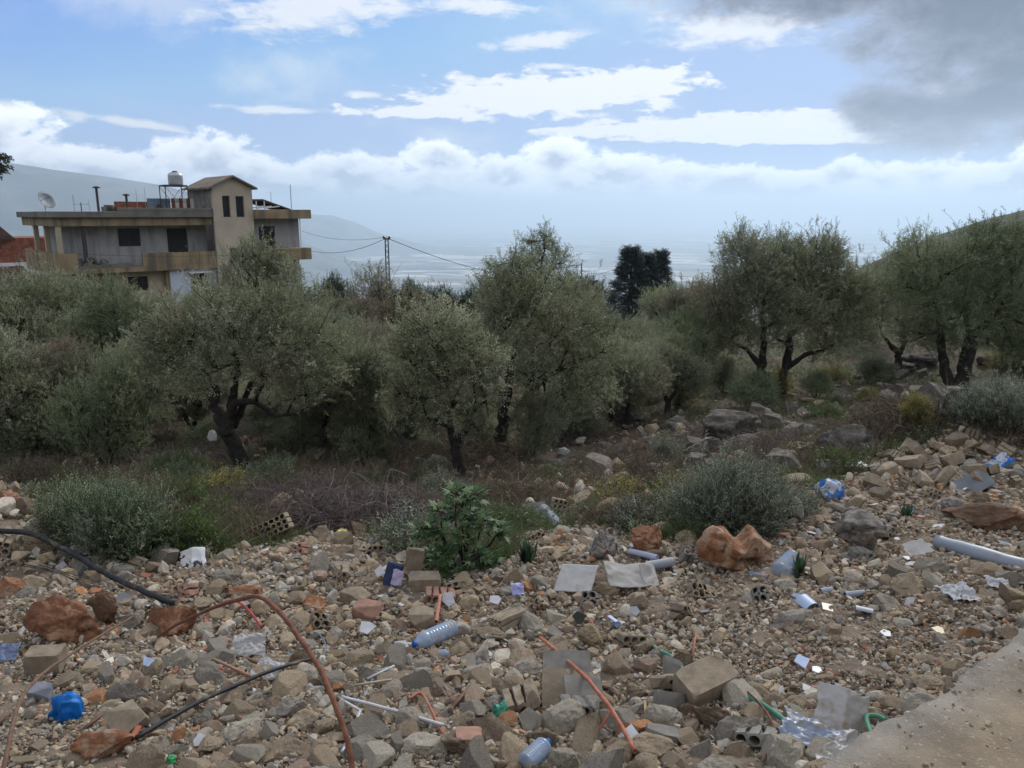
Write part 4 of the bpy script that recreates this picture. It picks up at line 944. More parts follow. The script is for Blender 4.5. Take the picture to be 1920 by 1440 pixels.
for i, (px, top, Y, w_, lb) in enumerate([(1095, 516, 50, 1.3, 'flat topped dark pine left of the conifers'), (775, 528, 48, .8, 'dark bushy tree in the dip right of the utility pole'), (815, 540, 50, .8, 'small dark tree right of the dark bushy one in the dip'), (875, 545, 55, .9, 'small dark tree beside the grey hut'), (640, 520, 50, .8, 'dark tree seen between the house and the utility pole'), (735, 535, 55, 1.0, 'dark tree just behind the foot of the utility pole')]):
    g = AT(px, Y); s_ = (P(px, top, Y).z-g.z)/5; t = put_tree('pine_tree', pine, g, i*1.3, 1, lb, 'pine tree'); t.scale = (w_, w_, s_)
# trees further down the slope: a wood nobody could count from here
rng = np.random.default_rng(80); P_ = []; T_c = []
for i in range(150):
    px = rng.uniform(-700, 2600); Y = rng.uniform(55, 130); g = AT(px, Y); r = rng.uniform(1.4, 2.6)
    if px < 640 and Y < 85: continue
    n_ = 220; d = unit(rng.normal(size=(n_, 3))); P_.append(np.array(g)+np.array([0, 0, r*1.0])+d*r*rng.uniform(.6, 1, (n_, 1))*np.array([1, 1, .85])); T_c.append(pick_pal(rng, ['olive', 'darkgreen', 'green'][rng.integers(3)], 1)*rng.uniform(.8, 1.2, (n_, 1)))
P_ = np.concatenate(P_); T_c = np.concatenate(T_c); tm = [sprig_template(rng, L=.7, n=8, leaf=.42, wd=.16) for _ in range(4)]
V, Fc, Tv = place_sprigs(P_, unit(rng.normal(size=P_.shape)+np.array([0, 0, .6])), rng.uniform(.7, 1.3, len(P_)), T_c, rng, tm)
tag(link('wood', np_mesh('wood', V, Fc, Tv), LEAF), kind='stuff')

# a branch with dark leaves reaching in at the upper left
g0 = P(-120, 330, 9.0)
rng = np.random.default_rng(81); mb = MB(); cv = curve(g0, P(6, 312, 9.0), rng, .05, 8); 
base = AT(-260, 9.0); mb.tube([tuple(base), tuple(base.lerp(P(-240, 500, 9.0), .8)), tuple(P(-220, 360, 9.0)), tuple(P(-180, 200, 9.2))], [.16, .13, .09, .04], 9); mb.tube([P(-220, 380, 9.0), g0]+[Vector(p) for p in cv[1:]], [.05, .04]+list(np.linspace(.035, .008, 7)), 6)
bt = empty('tree', base); tag(bt, 'dark leaved tree beyond the left edge, only a branch tip shows against the sky', 'tree')
m_ = mb; m_.v = [tuple(Vector(p)-base) for p in m_.v]; link('trunk', m_.mesh('trunk', True), BARK, bt)
pos = np.array([np.array(P(rng.uniform(-14, 14), rng.uniform(294, 320), 9.0+rng.normal()*.08)) for _ in range(70)]+[np.array(P(rng.uniform(-12, 3), rng.uniform(322, 334), 9.0)) for _ in range(10)]+[np.array(P(rng.uniform(-260, -30), rng.uniform(180, 420), 9.0+rng.normal()*.5)) for _ in range(600)])
pos = pos[(to_px(pos)[0] < -25) | (to_px(pos)[0] > -15)]
V, Fc, Tv = place_sprigs(pos-np.array(base), unit(rng.normal(size=pos.shape)+np.array([.3, 0, .2])), np.full(len(pos), .45), pick_pal(rng, 'darkgreen', len(pos))*.8, rng, [sprig_template(rng, L=.14, n=9, leaf=.09, wd=.04) for _ in range(4)])
link('crown', np_mesh('crown', V, Fc, Tv), LEAF, bt)

# more scrub under the crowns
US = [(60, 820, 735, 170, 'bushy olive suckers at the left edge over the bank'), (395, 850, 790, 110, 'dim scrub directly left of the black leaning trunk foot'), (520, 820, 735, 150, 'dark scrub under the long bent limb'), (640, 820, 720, 150, 'scrub between the leaning trunk olive and the pale olive'), (755, 845, 760, 110, 'scrub directly left of the pale olive foot'),
      (900, 850, 770, 90, 'scrub between the pale olive and the forked black trunk'), (1085, 830, 740, 130, 'scrub right of the forked black trunk'), (1150, 770, 690, 130, 'scrub below the rounded pale green olive'), (1205, 730, 670, 80, 'scrub left of the yellow green shrub'), (1355, 735, 665, 80, 'scrub right of the yellow green shrub'), (1530, 745, 700, 90, 'low scrub on the grassy gap'), (1640, 720, 670, 90, 'low scrub left of the short trunked olive'), (1240, 680, 600, 150, 'far scrub behind the yellow green shrub'), (240, 740, 640, 190, 'far scrub behind the green thicket'), (560, 720, 640, 190, 'far scrub behind the long bent limb'), (820, 700, 620, 160, 'far scrub behind the pale olive'), (1100, 690, 600, 170, 'far scrub behind the broad forked olive'), (1920, 700, 630, 120, 'scrub at the right edge behind the V trunked olive'), (1850, 640, 590, 150, 'far scrub between the V trunk limbs')]
for i, (px, py, top, w_, lb) in enumerate(US): shrub(px, py, top, w_, [bush2, bush, bush2][i % 3], lb, rz=i*2.1)
# ------------------------------------------------------------------ ribbons: stems, blades, brambles
def ribbons(paths, widths, rng):
    """paths (n,k,3) -> quads"""
    n_, k_, _ = paths.shape; tan = unit(np.gradient(paths, axis=1)); side = unit(np.cross(tan, unit(rng.normal(size=(n_, 1, 3)))))
    w_ = widths[:, None, None]*np.linspace(1, .25, k_)[None, :, None]*.5
    A = paths-side*w_; B = paths+side*w_; V = np.stack([A, B], 2).reshape(-1, 3)
    b0 = (np.arange(n_)*k_*2)[:, None]+(np.arange(k_-1)*2)[None, :]
    return V, np.stack([b0, b0+1, b0+3, b0+2], -1).reshape(-1, 4)
def arcs(base, dirs, L, droop, rng, k=6, wob=.05):
    t = np.linspace(0, 1, k)[None, :, None]; n_ = len(base)
    p = base[:, None, :]+dirs[:, None, :]*L[:, None, None]*t
    p[:, :, 2] -= droop[:, None]*(t[..., 0]**2)*L[:, None]
    return p+rng.normal(size=(n_, 1, 3))*wob*L[:, None, None]*np.sin(t*PI)+rng.normal(size=(n_, k, 3))*wob*.25*L[:, None, None]*t
def tuft_mesh(name, pts, hgt, pal, rng, per=7, spread=.5, wd=.006, k=4):
    n_ = len(pts)*per; base = np.repeat(pts, per, 0)+rng.normal(size=(n_, 3))*np.array([.03, .03, 0])
    d = unit(np.stack([rng.normal(size=n_)*spread, rng.normal(size=n_)*spread, np.ones(n_)], 1)); L = np.repeat(hgt, per)*rng.uniform(.5, 1.2, n_)
    V, Fc = ribbons(arcs(base, d, L, rng.uniform(0, .45, n_), rng, k), rng.uniform(.6, 1.3, n_)*wd, rng)
    return np_mesh(name, V, Fc, np.repeat(pick_pal(rng, pal, n_)*rng.uniform(.7, 1.25, (n_, 1)), k*2, 0))
def scatter(n_, y0, y1, rng, power=1.0, margin=.72):
    t = rng.random(n_); y = (y0**(1-power)+t*(y1**(1-power)-y0**(1-power)))**(1/(1-power)) if power != 1 else y0*(y1/y0)**t
    x = rng.uniform(-margin, margin, n_)*y*1.05; return x, y
rng = np.random.default_rng(200)
x, y = scatter(30000, 5.5, 34, rng, 1.15); m_ = rub_mask(x, y) < .35; bare = 1.0*np.exp(-((x-2.6)/2.6)**2-((y-13)/3.6)**2); m_ &= (fbm2(x, y, 1.4, 3, 40) > -.12+.55*bare); x, y = x[m_], y[m_]
tag(link('dry_grass', tuft_mesh('dry_grass', np.stack([x, y, h(x, y)], 1), rng.uniform(.08, .42, len(x))*(1+.9*fbm2(x, y, 1.0, 3, 44)), 'dry', rng, 5, .6, .007), TWIG), kind='stuff')
x, y = scatter(34000, 5.2, 34, rng, 1.05); m_ = rub_mask(x, y) < .55
gg = fbm2(x, y, 2.2, 3, 8)*2.2+.25+.9*np.exp(-(((x+4.3)/1.1)**2+((y-11.6)/1.8)**2))+.9*(x > 3)*(y > 15)+.15
m_ &= gg > .28; x, y = x[m_], y[m_]
tag(link('green_grass', tuft_mesh('green_grass', np.stack([x, y, h(x, y)], 1), rng.uniform(.06, .22, len(x)), 'grass', rng, 8, .6, .007), LEAF), kind='stuff')
x, y = scatter(7000, 5.0, 30, rng, 1.1); m_ = (rub_mask(x, y) < .8) & (fbm2(x, y, .9, 3, 41) > .05); x, y = x[m_], y[m_]
n_ = len(x)*4; pos = np.repeat(np.stack([x, y, h(x, y)+.01], 1), 4, 0)+rng.normal(size=(n_, 3))*[.05, .05, 0]
V, Fc, Tv = place_sprigs(pos, unit(rng.normal(size=(n_, 3))*.5+[0, 0, 1]), rng.uniform(.5, 1.1, n_), np.where(rng.random((n_, 1)) < .6, pick_pal(rng, 'bush', n_), pick_pal(rng, 'dry', n_)), rng, [sprig_template(rng, L=.16, n=9, leaf=.035, wd=.014) for _ in range(4)])
tag(link('ground_cover', np_mesh('ground_cover', V, Fc, Tv), LEAF), kind='stuff')
# fallen twigs and leaf litter
x, y = scatter(12000, 5.5, 20, rng, 1.5); m_ = rub_mask(x, y) < .5; x, y = x[m_], y[m_]; b0 = np.stack([x, y, h(x, y)+rng.uniform(.005, .06, len(x))], 1)
V, Fc = ribbons(arcs(b0, unit(np.stack([rng.normal(size=len(x)), rng.normal(size=len(x)), rng.normal(size=len(x))*.22], 1)), rng.uniform(.1, .5, len(x)), rng.uniform(-.05, .15, len(x)), rng, 4, .12), rng.uniform(.003, .008, len(x)), rng)
tag(link('fallen_twigs', np_mesh('fallen_twigs', V, Fc, np.repeat(pick_pal(rng, 'bramble', len(x))*rng.uniform(.6, 1.3, (len(x), 1)), 8, 0)), TWIG), kind='stuff')

def bramble(px, py, wpx, hpx, n_, label, seed, pal='bramble', dy=1.0, thick=.006, name='bramble'):
    rng = np.random.default_rng(seed); g = G(px, py); R = wpx/F*g.y/2; Hh = hpx/F*g.y
    a = rng.uniform(0, 2*PI, n_); rr = np.sqrt(rng.random(n_))*.85; bx_ = np.cos(a)*rr*R; by_ = np.sin(a)*rr*R*dy
    bz = h(g.x+bx_, g.y+by_)-g.z + rng.random(n_)*Hh*.5*(1-rr**2)
    d = unit(np.stack([rng.normal(size=n_), rng.normal(size=n_)*dy, rng.uniform(-.1, 1.3, n_)], 1)); L = rng.uniform(.25, 1.0, n_)*R*.9
    pth = arcs(np.stack([bx_, by_, bz], 1), d, L, rng.uniform(.3, 1.1, n_), rng, 8, .16)
    pth[:, :, 2] = np.maximum(pth[:, :, 2], bz.min()); top = Hh*(1.15-(np.hypot(pth[:, :, 0], pth[:, :, 1]/dy)/R)**2*.7); pth[:, :, 2] = np.minimum(pth[:, :, 2], np.maximum(top, .02)+rng.random((n_, 1))*.05)
    V, Fc = ribbons(pth, rng.uniform(.5, 1.4, n_)*thick, rng)
    o = link(name, np_mesh(name, V, Fc, np.repeat(pick_pal(rng, pal, n_)*rng.uniform(.6, 1.3, (n_, 1)), 16, 0)), TWIG, loc=g); tag(o, label, 'shrub'); return o
bramble(660, 985, 340, 110, 4600, 'wide heap of dry purplish brown brambles left of the fig sapling', 1, dy=.8, thick=.008)
bramble(470, 960, 220, 70, 1500, 'brown bramble between the left bush and the wide bramble heap', 21, dy=.35, thick=.007)
bramble(960, 935, 170, 70, 1300, 'dead brown tangle between the fig sapling and the hollow bricks', 22, 'dry', thick=.007)
bramble(350, 870, 220, 60, 1200, 'grey brown tangle beneath the leaning olive, left side', 23, thick=.008)
bramble(1180, 860, 200, 60, 1200, 'low brown brush across the red earth, middle', 24, 'dry', thick=.008)
bramble(1430, 850, 200, 60, 1200, 'brown brush in front of the wide dark boulder', 25, thick=.008)
bramble(900, 860, 220, 70, 1300, 'pale fallen branches between the pale olive and the forked trunk', 26, 'dry', thick=.010)
bramble(560, 930, 200, 50, 1300, 'low dry bramble trailing above the twelve hole brick', 2)
bramble(1150, 975, 190, 70, 1300, 'grey brown tangle of dead stems left of the large grey green bush', 3, 'dry')
bramble(1290, 840, 110, 110, 700, 'bare twiggy shrub standing among the dark boulders', 4, thick=.008)
bramble(780, 870, 180, 60, 1100, 'dead brush around the foot of the pale olive tree', 5, 'dry')
bramble(1060, 830, 200, 55, 1100, 'brown brush on the red earth right of the forked trunk', 6)
bramble(330, 930, 240, 60, 1300, 'dry stalks behind the left green bush', 7, 'dry')
bramble(1640, 800, 200, 75, 1100, 'rusty brown dead brush behind the rubble heap', 8, 'dry', thick=.009)
bramble(1880, 800, 170, 60, 900, 'grey tangle at the right edge above the rubble heap', 9, 'dry', thick=.008)
bramble(20, 720, 150, 130, 700, 'bare pale branched shrub at the far left', 10, 'dry', thick=.012)

def broom(px, py, wpx, hpx, n_, label, seed, pal='bush', leaf=.022, spikes=26):
    rng = np.random.default_rng(seed); g = G(px, py); R = wpx/F*g.y/2; Hh = hpx/F*g.y
    b_ = empty('bush', g); tag(b_, label, 'bush'); R = max(R-.07, R*.6); Hh = max(Hh-.05, Hh*.6)
    m1 = 420; a = rng.uniform(0, 2*PI, m1); rr = np.sqrt(rng.random(m1)); ti = np.stack([np.cos(a)*rr*R*.9, np.sin(a)*rr*R*.75, Hh*(1-.45*rr**2)*rng.uniform(.4, .95, m1)*(1+.55*fbm2(np.cos(a)*rr*3+seed, np.sin(a)*rr*3, 1.0, 3, 5))], 1)
    t = np.linspace(0, 1, 6)[None, :, None]; p = ti[:, None, :]*t*np.stack([t[..., 0]**.9, t[..., 0]**.9, t[..., 0]**.0], -1)+rng.normal(size=(m1, 6, 3))*.012*t
    p[:, 0, :2] += rng.normal(size=(m1, 2))*.05
    V, Fc = ribbons(p, rng.uniform(.003, .006, m1), rng)
    link('stem', np_mesh('stem', V, Fc, np.repeat(pick_pal(rng, 'bramble', m1), 12, 0)), TWIG, b_)
    k = rng.integers(0, m1, n_); tt = rng.uniform(.35, 1, n_); q = p[k, 0]*(1-tt[:, None])+ti[k]*tt[:, None]+rng.normal(size=(n_, 3))*R*.13
    q[:, 2] = np.maximum(q[:, 2], .02)
    lump = .75+.5*(fbm3(q, .16, 2, seed)+.5); 
    d = unit(q*[1, 1, .5]/R*.8+[0, 0, .75]+rng.normal(size=(n_, 3))*.35); mx = pick_pal(rng, pal, n_)*lump[:, None]
    if spikes:
        kk = rng.integers(0, m1, spikes); 
        for j in kk:
            L = rng.uniform(.08, .22); m2 = 6; z_ = np.linspace(0, L, m2); q = np.concatenate([q, ti[j]*[1, 1, 1.05]+np.stack([z_*0+rng.normal()*.02, z_*0, z_], 1)+rng.normal(size=(m2, 3))*.008]); d = np.concatenate([d, unit(rng.normal(size=(m2, 3))*.3+[0, 0, 1])]); mx = np.concatenate([mx, pick_pal(rng, pal, m2)*1.3])
    tm = [sprig_template(rng, L=.13, n=12, leaf=leaf, wd=.006) for _ in range(6)]
    V, Fc, Tv = place_sprigs(q, d, rng.uniform(.7, 1.25, len(q)), mx, rng, tm, (.075, .08, .05))
    link('foliage', np_mesh('foliage', V, Fc, Tv), LEAF, b_)
broom(205, 1035, 290, 150, 4200, 'feathery dark green bush at the left, a torn white bag hanging in front', 11)
broom(1365, 1000, 285, 165, 4600, 'large grey green feathery bush behind the split red boulder', 12, 'greybush', spikes=24)
broom(1870, 800, 210, 95, 3000, 'blue grey bush at the right edge behind the rubble heap', 13, 'greybush', .035, 6)
broom(330, 900, 130, 60, 1200, 'small bright green weeds at the foot of the leaning olive', 14, 'grass', .03, 0)
broom(1250, 870, 90, 50, 700, 'small grey green bush left of the tall feathery one', 15, 'greybush', .025, 3)
for i, (px, py, w_, h_, lb) in enumerate([(1275, 765, 130, 85, 'yellow green shrub in front of the round olive trees'), (1460, 745, 70, 75, 'yellowish scrub climbing the foot of the double stemmed olive'), (1715, 800, 60, 70, 'yellow leaved shrub beside the rusty brush'), (1880, 700, 90, 60, 'yellow green scrub under the V trunked olive, right side'), (1625, 760, 50, 40, 'thin yellow shrub between the right-hand trunks'), (1560, 720, 90, 45, 'yellow green weeds on the grassy gap right of the double stemmed olive'), (60, 760, 120, 90, 'yellowish scrub at the left edge below the olive crowns')]):
    broom(px, py, w_, h_, 650, lb, 30+i, 'yellow', .05, 0)

def fig(px, py, hpx, label, seed=5):
    rng = np.random.default_rng(seed); g = G(px, py); Hh = hpx/F*g.y*.94; b_ = empty('fig_sapling', g); tag(b_, label, 'sapling'); LV = []; LF = []; LT = []; k0 = 0
    # lobed leaf outline (x along the leaf), fan of triangles as degenerate-free quads
    lob = []
    for a, r in [(-150, .25), (-115, .45), (-75, .8), (-55, .42), (-38, .95), (-18, .5), (0, 1.1), (18, .5), (38, .95), (55, .42), (75, .8), (115, .45), (150, .25)]: lob.append((math.cos(rad(a))*r, math.sin(rad(a))*r))
    lob = np.array(lob); sm = MB()
    ends = [(-.04, 0, 1.0), (.09, .05, .93), (-.16, .05, .72), (.16, -.05, .70), (-.30, -.05, .56), (.27, .02, .52), (.02, -.15, .55), (-.12, -.14, .34), (.12, -.16, .30), (.0, .1, .8), (-.20, 0, .22), (.20, -.05, .20), (-.06, -.2, .18), (.1, .15, .55), (.18, -.12, .13), (-.18, -.1, .60), (.07, -.1, .76)]
    for ex, ey, ez in ends:
        e = np.array([ex, ey, ez*Hh]); cv = curve((ex*.1, ey*.1, -.02), e, rng, .06, 6); sm.tube([Vector(p) for p in cv], list(np.linspace(.011, .005, 6)), 5)
        for j in range(26):
            az = rng.uniform(0, 2*PI); el = rng.uniform(-.3, .9); d = np.array([math.cos(az)*math.cos(el), math.sin(az)*math.cos(el), math.sin(el)]); side = unit(np.cross(d, [0, 0, 1])); up = np.cross(side, d)
            c = e-np.array([0, 0, rng.uniform(0, .09)])+d*.05; s_ = rng.uniform(.046, .078); fold = rng.uniform(.15, .5)
            pts = c+d*s_*(lob[:, :1]+.2)+side*s_*lob[:, 1:]+up*s_*(-fold*np.abs(lob[:, 1:])-.15*lob[:, :1]**2)
            o_ = c+d*s_*.1
            vs = np.vstack([o_, pts]); n_ = len(pts)
            q = [(0, i+1, i+2, i+3) for i in range(0, n_-2, 2)]
            LV.append(vs); LF += [[a+k0 for a in f] for f in q]; k0 += len(vs); LT.append(np.tile(pick_pal(rng, 'fig', 1)*rng.uniform(.75, 1.35), (len(vs), 1)))
            sm.tube([Vector(e-np.array([0, 0, .03])), Vector(o_)], .0018, 3, cap=False)
    link('stem', sm.mesh('stem', True), BARK, b_); link('foliage', np_mesh('foliage', np.vstack(LV), np.array(LF), np.vstack(LT)), LEAF, b_)
fig(868, 1062, 172, 'dark green fig sapling with lobed leaves at the edge of the rubble, centre')

def squill(px, py, wpx, hpx, n_, label, seed):
    rng = np.random.default_rng(seed); g = G(px, py); Hh = hpx/F*g.y; R = wpx/F*g.y/2
    a = rng.uniform(0, 2*PI, n_); lean = rng.uniform(.1, 1, n_)*R/Hh*1.1; d = unit(np.stack([np.cos(a)*lean, np.sin(a)*lean, np.ones(n_)], 1)); k_ = 6
    L = rng.uniform(.7, 1.08, n_)*Hh; p = arcs(rng.normal(size=(n_, 3))*[R*.12, R*.12, 0], d, L, rng.uniform(0, .15, n_), rng, k_, .03)
    tan = unit(np.gradient(p, axis=1)); rad_ = np.stack([np.cos(a), np.sin(a), a*0], 1)[:, None, :]; side = unit(np.cross(tan, rad_)); wv = (np.array([.7, 1, 1, .85, .55, .08])*.011)[None, :, None]
    V = np.stack([p-side*wv, p+side*wv], 2).reshape(-1, 3); b0 = (np.arange(n_)*k_*2)[:, None]+(np.arange(k_-1)*2)[None, :]
    me = np_mesh('squill', V, np.stack([b0, b0+1, b0+3, b0+2], -1).reshape(-1, 4), np.repeat(np.array([[.045, .085, .05]])*rng.uniform(.7, 1.4, (n_, 1)), k_*2, 0))
    tag(link('squill', me, LEAF, loc=g), label, 'plant')
squill(987, 1058, 62, 55, 60, 'clump of dark green strap leaves right of the fig sapling', 1)
squill(1497, 1085, 44, 62, 18, 'strap leaved plant growing beside the blue water jug', 2)
squill(1700, 972, 42, 36, 22, 'strap leaved clump in the rubble above the grey pipe', 3)
squill(1228, 985, 60, 42, 34, 'strap leaved clump just left of the large feathery bush', 4)
squill(1095, 980, 44, 40, 22, 'strap leaved clump between the tangle and the hollow bricks', 5)
squill(1002, 948, 30, 24, 20, 'small strap leaved clump above the blue ribbed bottle', 6)

# ------------------------------------------------------------------ stones
import bmesh
_ico = {}
def ico(sub):
    if sub not in _ico:
        bm = bmesh.new(); bmesh.ops.create_icosphere(bm, subdivisions=sub, radius=1.0); bm.verts.ensure_lookup_table()
        _ico[sub] = (np.array([v.co[:] for v in bm.verts]), np.array([[v.index for v in f.verts] for f in bm.faces])); bm.free()
    return _ico[sub]
def rock_v(sub, rng, cuts=9, amp=.10, sc=.8, deep=(.45, .85), fine=.02, ridg=0.0):
    v, f = ico(sub); v = v.copy()
    for _ in range(cuts):
        n_ = unit(rng.normal(size=3)); d = rng.uniform(*deep); k = v@n_-d; v = v-np.maximum(k, 0)[:, None]*n_*.97
    sd = rng.uniform(0, 50)
    nn = fbm3(v+sd, sc, 4); v = v*(1+amp*nn)[:, None]
    if fine: v = v*(1+fine*fbm3(v+sd*2, .16, 3))[:, None]
    if ridg: v = v*(1-ridg*np.clip(.16-np.abs(fbm3(v+sd*3, .55, 3)), 0, .16)/.16)[:, None]
    return v, f
def rock(name, px, py, wpx, hpx, m_, label, seed, cat='rock', ratio=.8, sink=.25, cuts=8, amp=.2, ridg=.12, rz=0.0, tilt=(0, 0), sub=5, edit=None, fine=.03, sc=.8):
    rng = np.random.default_rng(seed); v, f = rock_v(sub, rng, cuts, amp, sc, fine=fine, ridg=ridg)
    g = G(px, py); W_ = wpx/F*g.y/2; Hh = hpx/F*g.y/2; v = v/np.abs(v).max(0)*np.array([W_, W_*ratio, Hh*(1+sink)])
    if edit: v = edit(v, W_, Hh)
    o = link(name, np_mesh(name, v, f, None, True), m_, loc=g+Vector((0, W_*ratio*.3, Hh*(1-sink))), rot=(tilt[0], tilt[1], rz)); tag(o, label, cat); return o
def butterfly(v, W_, Hh):
    x = v[:, 0]/W_; z = v[:, 2]
    z = z*(1-.62*np.exp(-((x-.12)/.26)**2)*(z > 0)) + Hh*.55*np.exp(-((x-.42)/.25)**2)*(z > 0) + Hh*.12*np.exp(-((x+.6)/.3)**2)*(z > 0)
    v = np.stack([v[:, 0], v[:, 1], z], 1)
    for cx, cz, r in ((.03, -.25, .13), (.42, -.45, .15), (.28, -.3, .07)):
        dd = np.hypot(v[:, 0]/W_-cx, (v[:, 2]/Hh-cz)*.6); v[:, 1] += np.where(v[:, 1] < 0, np.exp(-(dd/r)**2)*W_*.38, 0)
    return v
REDX = mat('orange_red_rock', (0.27, 0.12, 0.06), 0.95, 0.35, 9, 1.0, 40, 0.02, spots=[((0.40, 0.27, 0.18), 7, 0.45, 0.58), ((0.13, 0.052, 0.03), 12, 0.56, 0.7), ((0.55, 0.50, 0.42), 9, 0.66, 0.74)])
LICH = mat('weathered_pale_rock', (0.30, 0.27, 0.235), 0.95, 0.5, 8, 1.0, 26, 0.04, spots=[((0.10, 0.095, 0.09), 13, 0.52, 0.64), ((0.52, 0.49, 0.45), 10, 0.58, 0.68), ((0.26, 0.10, 0.05), 4.5, 0.58, 0.68)])
CLAY = mat('brown_clay_lump', (0.15, 0.095, 0.062), 1.0, 0.4, 10, 1.0, 40, 0.02, spots=[((0.25, 0.12, 0.07), 6, 0.55, 0.68)])
rock('boulder', 1380, 1066, 158, 84, REDX, 'big orange red boulder with a notch in its top and round holes', 3, ratio=.6, edit=butterfly, cuts=5, amp=.25)
rock('boulder', 1206, 1036, 76, 62, REDROCK, 'round crackled red boulder with a pale rim, left of the notched one', 4, ratio=.8, cuts=3, ridg=.2)
rock('boulder', 1612, 1036, 112, 88, LICH, 'jagged pale weathered boulder stained red, right of the water jug', 5, ratio=.8, amp=.45, ridg=.25, sc=.6)
rock('boulder', 1128, 1048, 66, 60, LICH, 'pale pitted boulder left of the round red one', 6, amp=.4, ridg=.25)
rock('boulder', 1856, 995, 180, 52, CLAY, 'wide brown clay lump at the right edge above the pipe', 7, ratio=.5, amp=.35)
rock('boulder', 1790, 975, 70, 45, LICH, 'reddish pale stone at the left end of the clay lump', 8, amp=.4)
rock('boulder', 105, 1205, 165, 88, REDROCK, 'long brick red boulder in the left foreground below the hose', 9, ratio=.55, tilt=(0, .35), amp=.3)
rock('boulder', 198, 1172, 66, 78, CLAY, 'upright dark red brown lump right of the long red boulder', 10, ratio=.7, amp=.35)
rock('boulder', 322, 1192, 100, 78, REDROCK, 'two toned boulder with a pale top where the hose ends', 11, ratio=.75, amp=.2, cuts=6)
rock('boulder', 192, 1420, 130, 62, REDX, 'crumbly orange boulder at the lower left', 12, ratio=.7, amp=.35)
rock('boulder', 18, 1118, 62, 48, REDX, 'tan orange boulder at the left edge below the black hose', 13)
rock('boulder', 588, 1146, 56, 32, REDX, 'small bright orange stone right of the rusty arch', 14, cuts=4)
rock('boulder', 690, 1278, 48, 34, LICH, 'white topped stone with a rusty side, left of centre', 15)
rock('boulder', 448, 1118, 88, 22, REDX, 'long thin pinkish brown slab stone above the rusty arch', 16, ratio=.4)
rock('boulder', 1110, 1212, 64, 46, mat('tan_rock', (.30, .235, .15), .95, .3, 10, 1.0, 50, .015, spots=[((.18, .14, .1), 8, .55, .68)]), 'knobbly tan stone with a dark tile leaning behind it', 17)
rock('boulder', 15, 955, 50, 34, REDX, 'orange stone on the bank at the left edge', 18)
rock('boulder', 1480, 1175, 118, 34, mat('plaster_lump', (.33, .29, .25), .95, .4, 12, 1.0, 60, .012, spots=[((.15, .11, .08), 9, .5, .64)]), 'long pale plaster covered root lump on the bare earth', 19, ratio=.3, amp=.4, rz=.25)
for i, (px, py, w_, h_, lb) in enumerate([(1182, 800, 72, 52, 'grey and white boulder left of the twiggy shrub'), (1368, 828, 140, 58, 'wide dark boulder right of the twiggy shrub'), (1590, 850, 120, 56, 'dark square boulder behind the white foam slab'), (1110, 790, 52, 40, 'small grey boulder among dead branches, centre'), (1262, 812, 60, 38, 'low grey boulder in the shade left of the wide dark one'), (1500, 822, 90, 26, 'flat pale boulder between the two dark ones'), (1690, 700, 60, 22, 'flat boulder at the foot of the short trunked olive'), (1735, 688, 90, 26, 'long low boulder under the V trunked olive'), (1852, 688, 46, 24, 'pale boulder in the yellow scrub at the right'), (1230, 850, 80, 34, 'boulder half sunk in the red earth in the middle'), (1130, 850, 46, 22, 'small stone on the red earth path'), (690, 862, 60, 20, 'pale stone row behind the bramble heap, left one'), (760, 866, 40, 18, 'pale stone row behind the bramble heap, right one'), (1310, 860, 60, 30, 'mossy boulder above the large feathery bush')]):
    rock('boulder', px, py, w_, h_, ROCK, lb, 40+i, ratio=.8, amp=.3, ridg=.2, sub=4, cuts=7)

# single weeds between the rubble and the olives
rng = np.random.default_rng(222); WD = []
for k_, (pl_, lf, ht) in enumerate([('grass', .045, .22), ('bush', .03, .30), ('greybush', .03, .34), ('yellow', .035, .30), ('dry', .03, .34)]):
    n_ = 260; a = rng.uniform(0, 2*PI, n_); rr = np.sqrt(rng.random(n_))*.22; q = np.stack([np.cos(a)*rr, np.sin(a)*rr, rng.random(n_)*ht*(1-rr*2)], 1)
    V, Fc, Tv = place_sprigs(q, unit(q*[3, 3, .5]+[0, 0, .5]+rng.normal(size=(n_, 3))*.4), rng.uniform(.6, 1.2, n_), pick_pal(rng, pl_, n_)*rng.uniform(.7, 1.25, (n_, 1)), rng, [sprig_template(rng, L=.16, n=10, leaf=lf, wd=.010) for _ in range(4)])
    me = np_mesh('weed', V, Fc, Tv); me.materials.append(LEAF); WD.append(me)
WA = [(205, 960, 'left green bush'), (452, 880, 'leaning olive trunk'), (498, 985, 'long hollow brick'), (660, 930, 'bramble heap'), (862, 860, 'pale olive'), (868, 990, 'fig sapling'), (945, 830, 'forked black trunk'), (1055, 850, 'lone white bag'), (1045, 940, 'upright hollow brick'), (1182, 780, 'grey and white boulder'), (1365, 920, 'large feathery bush'), (1370, 800, 'wide dark boulder'), (1578, 872, 'white foam slab'), (1590, 830, 'dark square boulder'), (1552, 920, 'blue and white bag'), (1462, 740, 'double stemmed olive'), (1682, 700, 'short trunked olive'), (75, 885, 'leaning roof tiles'), (1130, 880, 'small brick grid')]
wl = {}
